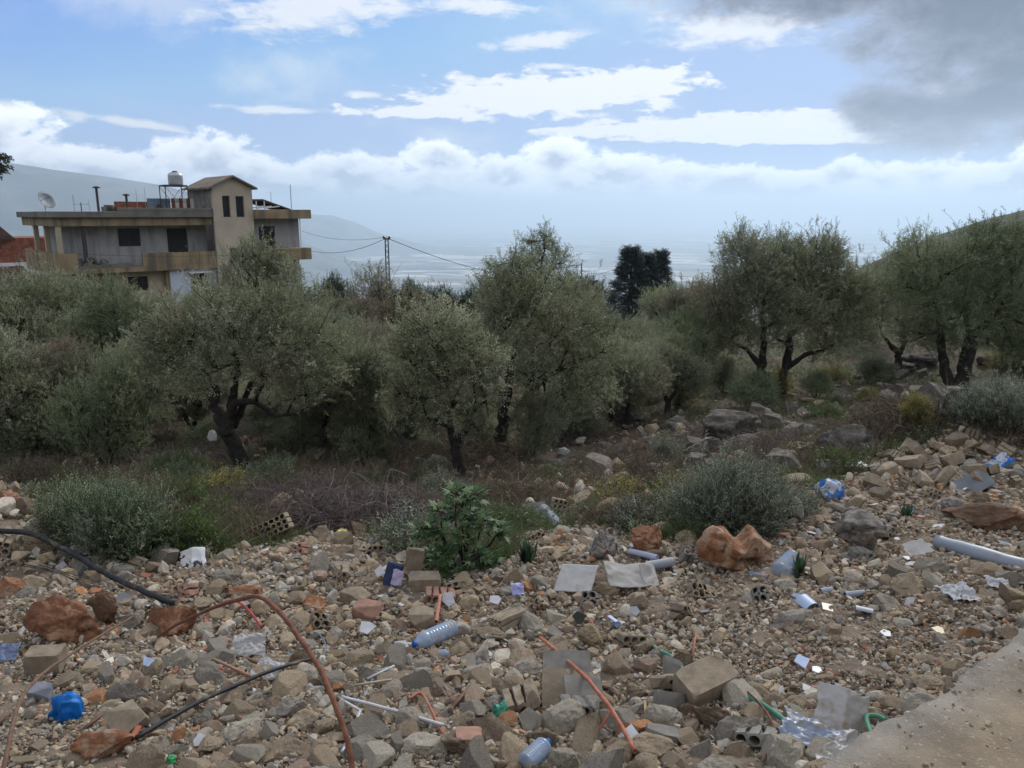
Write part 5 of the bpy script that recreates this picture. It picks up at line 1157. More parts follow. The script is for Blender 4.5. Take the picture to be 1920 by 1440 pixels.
for i in range(170):
    px = rng.uniform(60, 1640) if i % 2 else rng.uniform(60, 860); lo = float(rub_edge(px)); py = rng.uniform(max(760, lo-210), lo+6); 
    if 780 < px < 950 and py > 930 or 420 < px < 590 and py > 930 or 990 < px < 1120 and py > 900 or 1290 < px < 1450 and py > 940: continue
    g = G(px, py)
    nm = ['green', 'dark green', 'grey green', 'yellow green', 'dry brown']; kk = int(rng.choice(5, p=[.32, .26, .17, .03, .22])); k_ = min(WA, key=lambda a_: (a_[0]-px)**2+(1.5*(a_[1]-py))**2)
    dx_, dy_ = px-k_[0], py-k_[1]; way = ('right of' if dx_ > 0 else 'left of') if abs(dx_) > 1.3*abs(dy_) else ('behind' if dy_ < 0 else 'in front of')
    lb = f'{nm[kk]} weed growing {"close " if math.hypot(dx_, dy_) < 60 else ""}{way} the {k_[2]}'; n0 = wl.get(lb, 0); wl[lb] = n0+1
    if n0: lb = ['', 'second ', 'third ', 'fourth ', 'fifth ', 'sixth '][min(n0, 5)]+lb
    s_ = rng.uniform(.4, 1.15); o = link('weed', WD[kk], None, None, g, (0, 0, rng.uniform(0, 6)), (s_, s_, s_*rng.uniform(.6, 1.2))); tag(o, lb, 'weed', 'weeds between the rubble and the olives')

# tumbled terrace stones on the red earth, centre and right
# ------------------------------------------------------------------ rubble: 300 stones of their own, the rest one mass
STC = {'tan': (.335, .262, .178), 'grey': (.262, .235, .195), 'pale': (.42, .375, .30), 'brown': (.19, .14, .098), 'pinkish': (.30, .22, .162), 'dark grey': (.17, .155, .14), 'orange': (.38, .19, .09)}
STP = [('tan', .38), ('grey', .19), ('pale', .18), ('brown', .12), ('pinkish', .09), ('dark grey', .02), ('orange', .02)]
names_ = [p[0] for p in STP]; pw = np.array([p[1] for p in STP]); pw /= pw.sum(); cols_ = np.array([STC[n_] for n_ in names_])
tmpl_st = []
rng = np.random.default_rng(300)
for ci, cn_ in enumerate(names_):
    for sh in range(4 if ci < 4 else 2):
        r_ = np.random.default_rng(1000+ci*10+sh); cuts = [12, 14, 4, 9][sh]; v, f = rock_v(4, r_, cuts, [.10, .12, .22, .30][sh], .6, (.36, .72) if sh != 2 else (.62, .9), .05, [0, .04, .05, .12][sh])
        v = v/np.abs(v).max(0)*np.array([1, r_.uniform(.65, .9), r_.uniform(.5, .75)])
        tn = np.tile(np.array(STC[cn_]), (len(v), 1))*(1+.18*fbm3(v, .7, 3, 3))[:, None]
        me = np_mesh('rubble_stone', v, f, tn, False); me.materials.append(STONE); tmpl_st.append((cn_, ['angular', 'sharp', 'rounded', 'knobbly'][sh], me))
# candidate positions
x = []; 
N0 = 16000
y = 2.05*(11.0/2.05)**(rng.random(N0)**1.05); x = rng.uniform(-.74, .74, N0)*y*1.04
z = h(x, y); px, py = to_px(np.stack([x, y, z], 1)); fine_zone = np.exp(-(((px-1560)/190)**2+((py-1230)/95)**2)) + .8*np.exp(-(((px-40)/110)**2+((py-1330)/120)**2)) + .6*np.exp(-(((px-1750)/150)**2+((py-1030)/40)**2))
dia = np.exp(rng.normal(math.log(.062), .48, N0))*(1-.55*np.clip(fine_zone, 0, 1))*(1+.25*fbm2(x, y, 1.1, 3, 60)*2); dia = np.clip(dia, .03, .21)*np.clip(y/4.2, .9, 1.15)
ok = (rub_mask(x, y) > .5) & (road_d(x, y) > dia*.5+.03) & (rng.random(N0) > .75*np.clip(fine_zone, 0, 1))
x, y, z, dia = x[ok], y[ok], z[ok], dia[ok]
# places kept free for the built objects: (px, py, radius px)
FREE = [(815, 1200, 45), (1062, 1290, 70), (1328, 1290, 70), (940, 1150, 55), (1085, 1335, 45), (1180, 1200, 40), (130, 1330, 50), (740, 1085, 40), (795, 1090, 45), (1080, 1085, 55), (1190, 1080, 60), (1575, 1355, 60), (1520, 1385, 50), (470, 1215, 40), (500, 990, 60), (1380, 1045, 90), (105, 1180, 90), (322, 1160, 55), (195, 1400, 70), (1010, 1130, 30), (1320, 1105, 40), (370, 1055, 40), (1800, 1115, 55), (1510, 1130, 35), (1245, 1290, 45), (1255, 1320, 40), (1206, 1010, 45), (1612, 1000, 60), (1480, 1065, 35), (832, 1135, 28), (665, 1110, 35), (865, 1010, 65), (198, 1140, 40), (987, 1040, 35), (412, 1080, 30), (1840, 1040, 40), (1780, 1020, 30), (1110, 1195, 38)]
qx, qy = to_px(np.stack([x, y, h(x, y)], 1)); keep = np.ones(len(x), bool)
for fx, fy, fr in FREE: keep &= ~((np.hypot((qx-fx), (qy-fy)*1.35) < fr) & (dia > .035))
x, y, z, dia = x[keep], y[keep], z[keep], dia[keep]
order = np.argsort(-dia); cell = {}; sel = []
for i in order:      # dart throwing, big ones first
    r = dia[i]*.46; kx, ky = int(x[i]//.2), int(y[i]//.2); good = True
    for a in (-1, 0, 1):
        for b_ in (-1, 0, 1):
            for j in cell.get((kx+a, ky+b_), ()):
                if (x[i]-x[j])**2+(y[i]-y[j])**2 < (r+dia[j]*.46)**2*.66: good = False; break
            if not good: break
        if not good: break
    if good: cell.setdefault((kx, ky), []).append(i); sel.append(i)
sel = np.array(sel); ang = dia[sel]/y[sel]; o_ = np.argsort(-ang); big = sel[o_[:300]]; mid = sel[o_[300:]]
ANCH = [(815, 1200, 'blue capped bottle'), (1062, 1290, 'big grey floor tile'), (1322, 1290, 'biggest cement block'), (948, 1150, 'eight hole brick'), (1180, 1200, 'small hollow brick'), (130, 1330, 'bright blue bag'), (740, 1085, 'navy case'), (1080, 1085, 'flat fibre sheet'), (1190, 1080, 'crumpled card'), (1575, 1355, 'milky film'), (468, 1215, 'white torn bag'), (1380, 1045, 'notched red boulder'), (105, 1160, 'long red boulder'), (322, 1165, 'two toned boulder'), (195, 1400, 'orange boulder'), (1010, 1130, 'four hole brick'), (1800, 1115, 'printed paper'), (1510, 1130, 'blue curved shard'), (1250, 1300, 'slotted cement piece'), (1612, 1000, 'jagged pale boulder'), (832, 1135, 'white tile shard'), (665, 1110, 'flat topped block'), (868, 1040, 'fig sapling'), (480, 1120, 'rusty bar arch'), (630, 1330, 'rusty bar foot'), (740, 1350, 'long white strip'), (1110, 1400, 'orange conduit foot'), (200, 1100, 'thick black hose'), (420, 1320, 'black cable'), (1504, 1250, 'pale blue tile'), (1850, 1040, 'grey drain pipe'), (1700, 1290, 'road edge'), (1000, 1430, 'bottom edge bottle'), (360, 1430, 'bottom left corner'), (1720, 870, 'crest of the heap'), (60, 980, 'left bank'), (560, 1230, 'rusty bar middle'), (960, 1260, 'orange conduit top'), (1430, 1330, 'green hose'), (1820, 1190, 'far road edge')]
used_l = {}
for i in big:
    cn_, shp, me = tmpl_st[rng.choice(len(tmpl_st), p=(lambda q: q/q.sum())(np.array([dict(STP)[t_[0]] for t_ in tmpl_st])))]
    s_ = dia[i]/2*1.12; zz = float(h(x[i], y[i]))
    o = link('rubble_stone', me, None, loc=(x[i], y[i], zz+s_*rng.uniform(.02, .34)), rot=(rng.uniform(-.5, .5), rng.uniform(-.5, .5), rng.uniform(0, 6.28)), scale=(s_, s_*rng.uniform(.85, 1.15), s_*rng.uniform(.85, 1.25)))
    ppx, ppy = to_px(np.array([[x[i], y[i], zz]])); ppx, ppy = ppx[0], ppy[0]
    where = ('at the far left' if ppx < 380 else 'left of centre' if ppx < 760 else 'in the middle' if ppx < 1140 else 'right of centre' if ppx < 1480 else 'at the right')
    dep = 'of the nearest rubble' if ppy > 1300 else 'of the foreground rubble' if ppy > 1160 else 'of the rubble half way back' if ppy > 1030 else 'of the far edge of the rubble'
    sz = 'large' if dia[i] > .13 else 'middling' if dia[i] > .10 else 'small'
    k_ = min(ANCH, key=lambda a_: (a_[0]-ppx)**2+(1.3*(a_[1]-ppy))**2); dx_, dy_ = ppx-k_[0], ppy-k_[1]
    far_ = math.hypot(dx_, dy_*1.3); way = ('right of' if dx_ > 0 else 'left of') if abs(dx_) > 1.3*abs(dy_) else ('behind' if dy_ < 0 else 'in front of')
    dq = 'just' if far_ < 60 else 'a little' if far_ < 110 else 'well'
    lb = f'{sz} {shp} {cn_} stone {dq} {way} the {k_[2]}'; n0 = used_l.get(lb, 0); used_l[lb] = n0+1
    if n0: lb = f'{["", "second", "third", "fourth"][min(n0, 3)]} {lb}'
    tag(o, lb, 'stone', 'loose stones of the rubble')
def merge_stones(xs, ys, ds, sub, rng, seed, sink=(.05, .4), nv=10, lift=0.0, pal=None, cuts=9, am=.22):
    V = []; Fc = []; Tn = []; k0 = 0; which = rng.integers(0, nv, len(xs))
    for k in range(nv):
        s_ = np.where(which == k)[0]
        if not len(s_): continue
        v, f = rock_v(sub, np.random.default_rng(seed+k), cuts, am, .7, (.38, .75), .03); v = v/np.abs(v).max(0)*np.array([1, rng.uniform(.6, .95), rng.uniform(.42, .8)])
        a = rng.normal(size=(len(s_), 4)); a /= np.linalg.norm(a, axis=1)[:, None]; a[:, 1:3] *= .45; a /= np.linalg.norm(a, axis=1)[:, None]
        w_, X, Y, Z = a.T; R = np.stack([1-2*(Y*Y+Z*Z), 2*(X*Y-Z*w_), 2*(X*Z+Y*w_), 2*(X*Y+Z*w_), 1-2*(X*X+Z*Z), 2*(Y*Z-X*w_), 2*(X*Z-Y*w_), 2*(Y*Z+X*w_), 1-2*(X*X+Y*Y)], 1).reshape(-1, 3, 3)
        p = np.einsum('nij,kj->nki', R, v)*(ds[s_]/2*1.1)[:, None, None]; zz = h(xs[s_], ys[s_])+ds[s_]*rng.uniform(*sink, len(s_))*.5+lift
        p += np.stack([xs[s_], ys[s_], zz], 1)[:, None, :]
        c = (cols_ if pal is None else pal[0])[rng.choice(len(pw) if pal is None else len(pal[1]), len(s_), p=pw if pal is None else pal[1])]*rng.uniform(.78, 1.2, (len(s_), 1))
        V.append(p.reshape(-1, 3)); Fc.append((f[None]+(np.arange(len(s_))*len(v))[:, None, None]+k0).reshape(-1, 3)); k0 += len(s_)*len(v); Tn.append(np.repeat(c, len(v), 0))
    return np_mesh('gravel', np.concatenate(V), np.concatenate(Fc), np.concatenate(Tn), False)
tag(link('rubble', merge_stones(x[mid], y[mid], dia[mid], 3, rng, 2000, (0, .42), 14), GRAVEL), kind='stuff')
# gravel
N1 = 120000; gx = None
y1 = 1.9*(11.5/1.9)**(rng.random(N1)); x1 = rng.uniform(-.74, .74, N1)*y1*1.05; d1 = np.exp(rng.normal(math.log(.0175), .5, N1))*np.clip(y1/4.5, .6, 1.6); d1 = np.clip(d1, .006, .06)
ok = (rub_mask(x1, y1) > rng.uniform(.15, .7, N1)) & (road_d(x1, y1) > .02); x1, y1, d1 = x1[ok], y1[ok], d1[ok]
bg_ = d1 > .026
tag(link('gravel', merge_stones(x1[bg_], y1[bg_], d1[bg_], 2, rng, 2100, (.1, .8), 12, .006, cuts=7), GRAVEL), kind='stuff')
tag(link('gravel', merge_stones(x1[~bg_], y1[~bg_], d1[~bg_], 1, rng, 2200, (.1, .8), 12, .004, cuts=4), GRAVEL), kind='stuff')
# right-hand heap gets its own blocks of stone; loose stones further out in the scrub
xs = np.concatenate([5.6+rng.normal(size=900)*.95, 7.0+rng.normal(size=500)*.8, -4.4+rng.normal(size=420)*.8]); ys = np.concatenate([9.2+rng.normal(size=900)*.75, 8.7+rng.normal(size=500)*.9, 6.4+rng.normal(size=420)*.9]); ds = np.clip(np.exp(rng.normal(math.log(.085), .4, len(xs))), .04, .2)
k = rub_mask(xs, ys) > .4
tag(link('rubble', merge_stones(xs[k], ys[k], ds[k], 3, rng, 2300, (.2, 1.1), 14), GRAVEL), kind='stuff')
xs, ys = scatter(6000, 6.0, 26, rng, 1.2); ds = np.clip(np.exp(rng.normal(math.log(.085), .55, 6000)), .03, .36); k = (rub_mask(xs, ys) < .6) & (fbm2(xs, ys, 1.8, 3, 71)+(xs > -.5)*.12+np.exp(-((xs-3.2)/2.2)**2-((ys-14)/4)**2)*.35 > .16)
tag(link('field_stones', merge_stones(xs[k], ys[k], ds[k], 3, rng, 2400, (.2, .8), 12), GRAVEL), kind='stuff')
# ceramic, plaster and brick chips
N2 = 900; y2 = 2.1*(9.5/2.1)**rng.random(N2); x2 = rng.uniform(-.7, .74, N2)*y2; ok = (rub_mask(x2, y2) > .6) & (road_d(x2, y2) > .05); x2, y2 = x2[ok], y2[ok]; V = []; Fc = []; Tn = []; k0 = 0
chip = np.array([(.5, .49, .47), (.46, .47, .5), (.45, .46, .48), (.38, .14, .08), (.55, .5, .42), (.2, .2, .21), (.12, .085, .06), (.35, .45, .6)])
for i in range(len(x2)):
    n_ = 4; s_ = rng.uniform(.008, .024)*np.clip(y2[i]/4, .7, 1.5); el = rng.uniform(.8, 2.4); a = np.sort(rng.uniform(0, 2*PI, n_)+0)*.2+np.arange(n_)*PI/2*.9; po = np.stack([np.cos(a)*s_*el, np.sin(a)*s_, a*0], 1); t_ = s_*.22
    M = np.array(Matrix.Rotation(rng.uniform(0, 6.28), 3, 'Z') @ Matrix.Rotation(rng.normal()*.45, 3, 'X') @ Matrix.Rotation(rng.normal()*.45, 3, 'Y'))
    q = np.vstack([po, po+[0, 0, t_]])@M.T+[x2[i], y2[i], hz(x2[i], y2[i])+.022*np.clip(y2[i]/4, .6, 1.5)]
    V.append(q); Fc += [[a_+k0 for a_ in f] for f in ((3, 2, 1, 0), (4, 5, 6, 7), (0, 1, 5, 4), (1, 2, 6, 5), (2, 3, 7, 6), (3, 0, 4, 7))]; k0 += 8; Tn.append(np.tile(chip[rng.choice(8, p=[.16, .1, .1, .16, .16, .08, .2, .04])]*rng.uniform(.7, 1.1), (8, 1)))
tag(link('debris_chips', np_mesh('debris_chips', np.vstack(V), np.array(Fc), np.vstack(Tn)), mat('debris_chip', rough=.6, var=.15, scale=60, bump=0, tint=True)), kind='stuff')
# ------------------------------------------------------------------ blocks, bricks, litter
from mathutils import Euler
BLK = mat('cement_block', (0.26, 0.21, 0.15), 0.95, 0.25, 14, 0.7, 90, 0.004, spots=[((0.22, 0.17, 0.12), 9, 0.56, 0.72)], rand=.12)
BLKG = mat('grey_cement', (0.20, 0.19, 0.165), 0.95, 0.22, 12, 0.6, 90, 0.004, spots=[((0.34, 0.31, 0.26), 8, 0.6, 0.7)], rand=.1)
BRK = mat('pink_brick', (0.34, 0.20, 0.145), 0.95, 0.25, 14, 0.6, 90, 0.004, rand=.15)
def hollow(nx, nz, cx, cz, D, rx, rz_, seed=0, cuts=0, jag=.008, seg=5, deep=(.55, .85)):
    """block with round holes running through along y"""
    NP = 16; vs = []; fs = []; rng = np.random.default_rng(seed); W_, H_ = nx*cx, nz*cz
    for i in range(nx):
        for k in range(nz):
            ox, oz = (i+.5)*cx-W_/2, (k+.5)*cz-H_/2; b0 = len(vs)
            for s_ in range(seg+1):
                yy = -D/2+D*s_/seg
                for j in range(NP):
                    a = 2*PI*(j+.5)/NP; c, s2 = math.cos(a), math.sin(a)
                    vs.append((ox+c*rx, yy, oz+s2*rz_))
            for s_ in range(seg):
                for j in range(NP): q = b0+s_*NP; fs.append((q+j, q+NP+j, q+NP+(j+1) % NP, q+(j+1) % NP))
            o0 = len(vs)
            for s_ in range(seg+1):
                yy = -D/2+D*s_/seg
                for j in range(NP):
                    a = 2*PI*(j+.5)/NP; c, s2 = math.cos(a), math.sin(a); m_ = max(abs(c), abs(s2)); vs.append((ox+c/m_*cx/2, yy, oz+s2/m_*cz/2))
            for j in range(NP):
                j2 = (j+1) % NP
                fs.append((b0+j, b0+j2, o0+j2, o0+j)); q, p = b0+seg*NP, o0+seg*NP; fs.append((q+j2, q+j, p+j, p+j2))
                a1 = 2*PI*(j+1)/NP; c, s2 = math.cos(a1), math.sin(a1)
                outer = (i == nx-1 and c > abs(s2)) or (i == 0 and -c > abs(s2)) or (k == nz-1 and s2 > abs(c)) or (k == 0 and -s2 > abs(c))
                if outer:
                    for s_ in range(seg): q = o0+s_*NP; fs.append((q+j, q+j2, q+NP+j2, q+NP+j))
    v = np.array(vs); dims = np.array([W_/2, D/2, H_/2]); u = v/dims
    for _ in range(cuts):
        n_ = unit(rng.normal(size=3)*[1, 1, .6]); d = rng.uniform(*deep)*np.abs(n_).sum()*.72; kk = u@n_-d; u = u-np.maximum(kk+fbm3(u*1.0+seed, .35, 3)*.12*(kk > -.05), 0)[:, None]*n_
    v = u*dims; v = v+np.stack([fbm3(v+3*i+seed, .05, 3)*jag for i in range(3)], 1)
    me = bpy.data.meshes.new('hollow_block'); me.from_pydata([tuple(p) for p in v], [], fs); me.update(); return me
def put(name, me, m_, px, py, lift, rot, label, cat, group=None, scale=(1, 1, 1)):
    g = G(px, py); g.z += lift; o = link(name, me, m_, None, g, Euler([rad(a) for a in rot], 'XYZ'), scale); tag(o, label, cat, group); return o
def chunk(W_, D, H_, seed, cuts=4, rough=.05):
    """broken cuboid"""
    v, f = ico(4); rng = np.random.default_rng(seed); p = v/np.abs(v).max(1)[:, None]; e = np.sign(v)*np.abs(v/np.abs(v).max(1)[:, None])**1.0
    u = np.clip(unit(v)*1.62, -1, 1)
    for _ in range(cuts):
        n_ = unit(rng.normal(size=3)); d = rng.uniform(.75, 1.15); k = u@n_-d; u = u-np.maximum(k, 0)[:, None]*n_
    u = u*(1+rough*fbm3(u+seed, .5, 4))[:, None]
    return np_mesh('block', u*np.array([W_/2, D/2, H_/2]), f, None, False)
hb_ = 'hollow_block'; cb = 'block'
put(hb_, hollow(9, 3, .052, .05, .17, .021, .020, 1, 0), BLK, 498, 1010, .07, (-22, -24, 12), 'long hollow brick with three rows of round holes, tilted against the brambles', 'brick')
put(hb_, hollow(3, 5, .05, .05, .12, .020, .019, 2, 0), BLK, 1045, 978, .12, (-14, 14, 6), 'hollow brick standing on end behind the blue ribbed bottle', 'brick')
put(cb, chunk(.24, .14, .12, 3, 2), BLK, 1092, 950, .08, (10, -16, 30), 'tan block lying right of the upright hollow brick, topmost', 'block')
put(cb, chunk(.22, .12, .07, 4, 2), BLK, 1068, 972, .06, (30, -28, 10), 'flat pale brick leaning against the right side of the upright hollow brick', 'block')
put(cb, chunk(.26, .14, .03, 5, 2), BLKG, 1000, 965, .07, (35, -12, -15), 'thin grey green slab left of the upright hollow brick', 'slab')
put(hb_, hollow(3, 2, .05, .05, .13, .019, .019, 6, 3, .012), BLK, 1002, 1012, .03, (-25, 30, 20), 'pale broken honeycomb brick right of the fig sapling', 'brick')
put(hb_, hollow(3, 2, .048, .048, .1, .018, .018, 7, 2, .012), BRK, 918, 1000, .05, (-20, 20, -20), 'pinkish hollow brick end poking out beside the fig leaves', 'brick')
put(hb_, hollow(2, 4, .046, .052, .19, .018, .019, 8, 3, .010), BLK, 948, 1172, .045, (12, 74, -42), 'broken hollow brick with eight holes right of the clear bottle', 'brick')
put(hb_, hollow(3, 2, .060, .050, .12, .023, .019, 9, 2, .010), BLKG, 1088, 1350, .04, (-12, 10, 8), 'hollow brick with a cement cap leaning on the big grey tile', 'brick')
put(cb, chunk(.17, .12, .03, 10, 4), BLKG, 1092, 1328, .095, (30, 8, 8), 'cement cap lying on the hollow brick below the big grey tile', 'slab')
put(hb_, hollow(3, 2, .047, .043, .13, .018, .014, 11, 1, .008), BLK, 1180, 1212, .04, (-12, 8, 14), 'small hollow brick by the top end of the green hose', 'brick')
put(hb_, hollow(2, 2, .05, .05, .12, .018, .019, 12, 3, .012), BLK, 1012, 1145, .035, (-20, 36, -30), 'broken four hole brick below the fibre sheet', 'brick')
put(hb_, hollow(5, 2, .045, .045, .11, .018, .018, 13, 4, .016), BLK, 1322, 1118, .03, (-42, 6, 10), 'crumbled hollow brick below the notched red boulder', 'brick')
put(hb_, hollow(2, 2, .052, .052, .14, .020, .020, 14, 3, .012), BLK, 412, 1094, .035, (0, 30, 32), 'broken brick with four round holes left of the rusty arch top', 'brick')
put(hb_, hollow(2, 1, .055, .06, .10, .018, .018, 15, 2, .012), BLK, 640, 1085, .06, (5, 10, 10), 'two hole brick end standing in the rubble left of the navy case', 'brick')
put(hb_, hollow(2, 2, .055, .05, .16, .019, .017, 16, 3, .010), BLK, 258, 1068, .05, (0, 26, 60), 'broken brick just above the middle of the black hose', 'brick')
put(hb_, hollow(2, 3, .05, .05, .12, .02, .02, 17, 3, .012), BLK, 8, 1040, .05, (0, 20, 20), 'hollow brick cut by the left edge under the black hose', 'brick')
put(hb_, hollow(3, 2, .045, .045, .1, .018, .018, 18, 2, .01), BLKG, 1612, 1050, .03, (10, 4, 10), 'small hollow brick in front of the jagged pale boulder', 'brick')
put(hb_, hollow(2, 2, .05, .05, .12, .019, .019, 19, 4, .014), BLKG, 1285, 1055, .05, (-70, 20, 10), 'grey broken hollow brick standing left of the notched boulder', 'brick')
put(hb_, hollow(5, 2, .06, .055, .16, .024, .02, 20, 1, .01), BLK, 1515, 848, .06, (-10, -18, 8), 'hollow brick row with square holes left of the dark square boulder', 'brick')
put(hb_, hollow(4, 3, .05, .045, .1, .02, .018, 21, 1, .01), BLK, 1133, 884, .03, (-48, -8, 10), 'small brick grid lying on the red earth in the middle', 'brick')
put(hb_, hollow(1, 1, .12, .06, .10, .03, .012, 22, 2, .008), BLK, 1250, 1300, .06, (-30, 12, 28), 'broken cement piece with an arched slot, left of the biggest block', 'block')
put(cb, chunk(.245, .15, .135, 23, 1, .03), BLK, 1322, 1312, .08, (14, -10, 24), 'biggest square cement block, the green hose passing under it', 'block')
put(cb, chunk(.13, .09, .045, 24, 4), BLKG, 1254, 1338, .05, (55, 15, 10), 'dark grey broken tile leaning below the slotted cement piece', 'tile')
put(cb, chunk(.12, .09, .02, 25, 4), BLKG, 1262, 1270, .05, (50, 30, 20), 'grey tile corner behind the slotted cement piece', 'tile')
put(cb, chunk(.12, .06, .05, 26, 1), BLKG, 1240, 1395, .04, (0, 8, -6), 'dark grey brick end near the white square tile', 'brick')
# big grey tile on its mortar bed
p = MB(); rr_ = random.Random(4); poly = [(-.115, -.10), (-.08, -.125), (.0, -.12), (.03, -.10), (.10, -.09), (.118, .02), (.112, .12), (.0, .125), (-.11, .118)]
p.prism(poly, .012); t_ = put('floor_tile', p.mesh('floor_tile'), BLKG, 1062, 1300, .095, (28, -2, -3), 'large square grey floor tile lying under the orange tube', 'tile')
put(cb, chunk(.235, .23, .06, 27, 3), BLK, 1066, 1318, .045, (28, -2, -3), 'mortar bed under the large grey floor tile', 'block')
put(cb, chunk(.22, .12, .12, 28, 2), BLK, 795, 1108, .06, (5, 4, 12), 'tan square cut block right of the navy case', 'block')
put(cb, chunk(.13, .07, .16, 29, 1), BLK, 778, 1072, .10, (-6, 8, 6), 'upright pale brick behind the tan square cut block', 'block')
put(hb_, hollow(4, 1, .05, .07, .12, .018, .024, 30, 3, .012), BRK, 825, 1125, .04, (10, 6, 8), 'pinkish comb shaped brick piece in front of the tan square cut block', 'brick')
put(cb, chunk(.17, .13, .10, 31, 3), BLK, 668, 1130, .05, (6, 6, -20), 'flat topped cement block left of the navy case', 'block')
put(cb, chunk(.15, .12, .11, 32, 3), BLK, 792, 1175, .05, (6, -6, 10), 'square stone block above the clear bottle', 'block')
put(cb, chunk(.17, .12, .10, 33, 4), BRK, 690, 1160, .05, (6, 6, -10), 'pinkish stone block left of the clear bottle, further back', 'block')
put(hb_, hollow(1, 3, .11, .05, .12, .03, .018, 34, 3, .014), BLK, 980, 1335, .05, (15, 70, 25), 'broken cement block with grooved side left of the large grey tile', 'block')
put(cb, chunk(.15, .12, .06, 35, 3), BLK, 240, 1372, .06, (30, 20, -35), 'pale broken brick corner near the upper end of the orange boulder', 'brick')
put(cb, chunk(.10, .08, .09, 36, 1), BRK, 878, 1408, .035, (0, 4, 8), 'pinkish square brick stub near the bottom edge, centre', 'brick')
put(cb, chunk(.16, .10, .16, 37, 2), BLK, 88, 1262, .05, (4, 4, 10), 'tan squarish block left of the small earth slope', 'block')
for i, (px, rz_) in enumerate([(60, 14), (77, 20), (96, 24)]):
    mb = MB(); n_ = 10; A = [(math.cos(PI*k/n_)*.075, math.sin(PI*k/n_)*.05) for k in range(n_+1)]; B = [(x_*.84, z_*.80) for x_, z_ in reversed(A)]
    mb.prism(A+B, .34, Matrix(((1,0,0,0),(0,0,1,0),(0,1,0,0),(0,0,0,1))))
    put('roof_tile', mb.mesh('roof_tile'), BLK, px, 903, .12, (-62, rz_, 0), ['curved roof tile, leftmost of three leaning on the left bank', 'curved roof tile, middle one of three leaning on the left bank', 'curved roof tile, rightmost of three leaning on the left bank'][i], 'roof tile', 'roof tiles leaning on the left bank')
# blocks on the right-hand heap
rng = np.random.default_rng(400); hp = [chunk(.26, .14, .12, 50+i, 3) for i in range(4)]+[hollow(4, 2, .05, .05, .16, .02, .02, 60, 2, .01), hollow(3, 2, .05, .05, .12, .02, .02, 61, 3, .012)]
for m_ in hp: m_.materials.append(BLK)
HPX = [(1700, 868), (1672, 852), (1725, 850), (1760, 838), (1790, 822), (1822, 812), (1662, 880), (1640, 905), (1745, 872), (1780, 862), (1810, 850), (1850, 842), (1730, 900), (1770, 895), (1825, 880), (1692, 905), (1700, 838), (1880, 850), (1650, 928), (1745, 925), (1860, 880), (1600, 950), (1900, 905), (1838, 905)]
WH = ['near the crest', 'on its left flank', 'low on its front', 'on its right side']
HPX.sort(); ORD = 'first second third fourth fifth sixth seventh eighth ninth tenth eleventh twelfth thirteenth fourteenth fifteenth sixteenth seventeenth eighteenth nineteenth twentieth'.split()+['twenty first', 'twenty second', 'twenty third', 'twenty fourth']
for i, (px, py) in enumerate(HPX):
    g = G(px, py+12); w_ = WH[0] if py < 845 else WH[1] if px < 1735 else WH[2] if px < 1820 else WH[3]; kd = 'hollow brick' if i % 6 > 3 else 'broken cement block'
    o = link('hollow_block' if i % 6 > 3 else 'block', hp[i % 6], None, None, g+Vector((0, 0, .07)), (rng.normal()*.5, rng.normal()*.5, rng.uniform(0, 6)), (rng.uniform(.7, 1),)*3)
    tag(o, f'{kd}, {ORD[i]} from the left on the right-hand heap, {w_}', 'brick' if i % 6 > 3 else 'block', 'blocks on the right-hand heap')
for i, (px, py, W_, rr3, lb) in enumerate([(1500, 930, .34, (0, 20, 30), 'pale cement slab tilted left of the blue and white bag'), (1485, 905, .42, (4, -6, 10), 'flat tan block left of the blue and white bag, further back'), (1515, 748, .35, (0, 4, 10), 'block on the grass right of the double stemmed olive, left one'), (1600, 742, .38, (0, -6, 0), 'block on the grass right of the double stemmed olive, right one'), (1545, 755, .5, (0, 3, 4), 'long slab on the grass between the two blocks'), (1480, 738, .4, (0, 14, 0), 'pale slab just behind the foot of the double stemmed olive'), (1752, 735, .4, (8, 0, 10), 'whitish slab left of the V trunk foot'), (1730, 765, .5, (0, -30, 0), 'grey slab sloping below the V trunk'), (1490, 800, .4, (0, 25, 0), 'slab leaning above the flat pale boulder'), (1160, 900, .3, (20, -20, 20), 'pale broken slab on the red earth, centre'), (1180, 885, .25, (0, 20, 60), 'tan broken brick on the red earth, centre')]):
    put('slab', chunk(W_, W_*.5, W_*.2, 80+i, 3), BLK, px, py+5, .05, rr3, lb, 'slab')

# ---- rods, pipes, hoses
RUST = mat('rust', (0.17, 0.07, 0.04), 0.85, 0.35, 30, 0.6, 200, 0.002, coords='Object')
RUBR = mat('black_rubber', (0.022, 0.023, 0.026), 0.6, 0.3, 10, 0.3, 60, 0.002, spots=[((.13, .11, .085), 9, .52, .7)])
PVC = mat('grey_pvc', (0.28, 0.31, 0.36), 0.45, 0.12, 8, 0.1, 40, 0.002, spots=[((.24, .22, .19), 6, .6, .75)])
ORG = mat('orange_conduit', (0.36, 0.12, 0.068), 0.65, 0.25, 20, 0.2, 60, 0.002, spots=[((.3, .22, .16), 14, .54, .7)])
GRN = mat('green_hose', (0.07, 0.24, 0.16), 0.65, 0.2, 20, 0.2, 60, 0.002, spots=[((.26, .24, .18), 14, .54, .7)])
WHT = mat('white_plastic', (0.48, 0.48, 0.49), 0.5, 0.1, 15, 0.1, 60, 0.002, spots=[((.4, .36, .3), 12, .6, .75)])
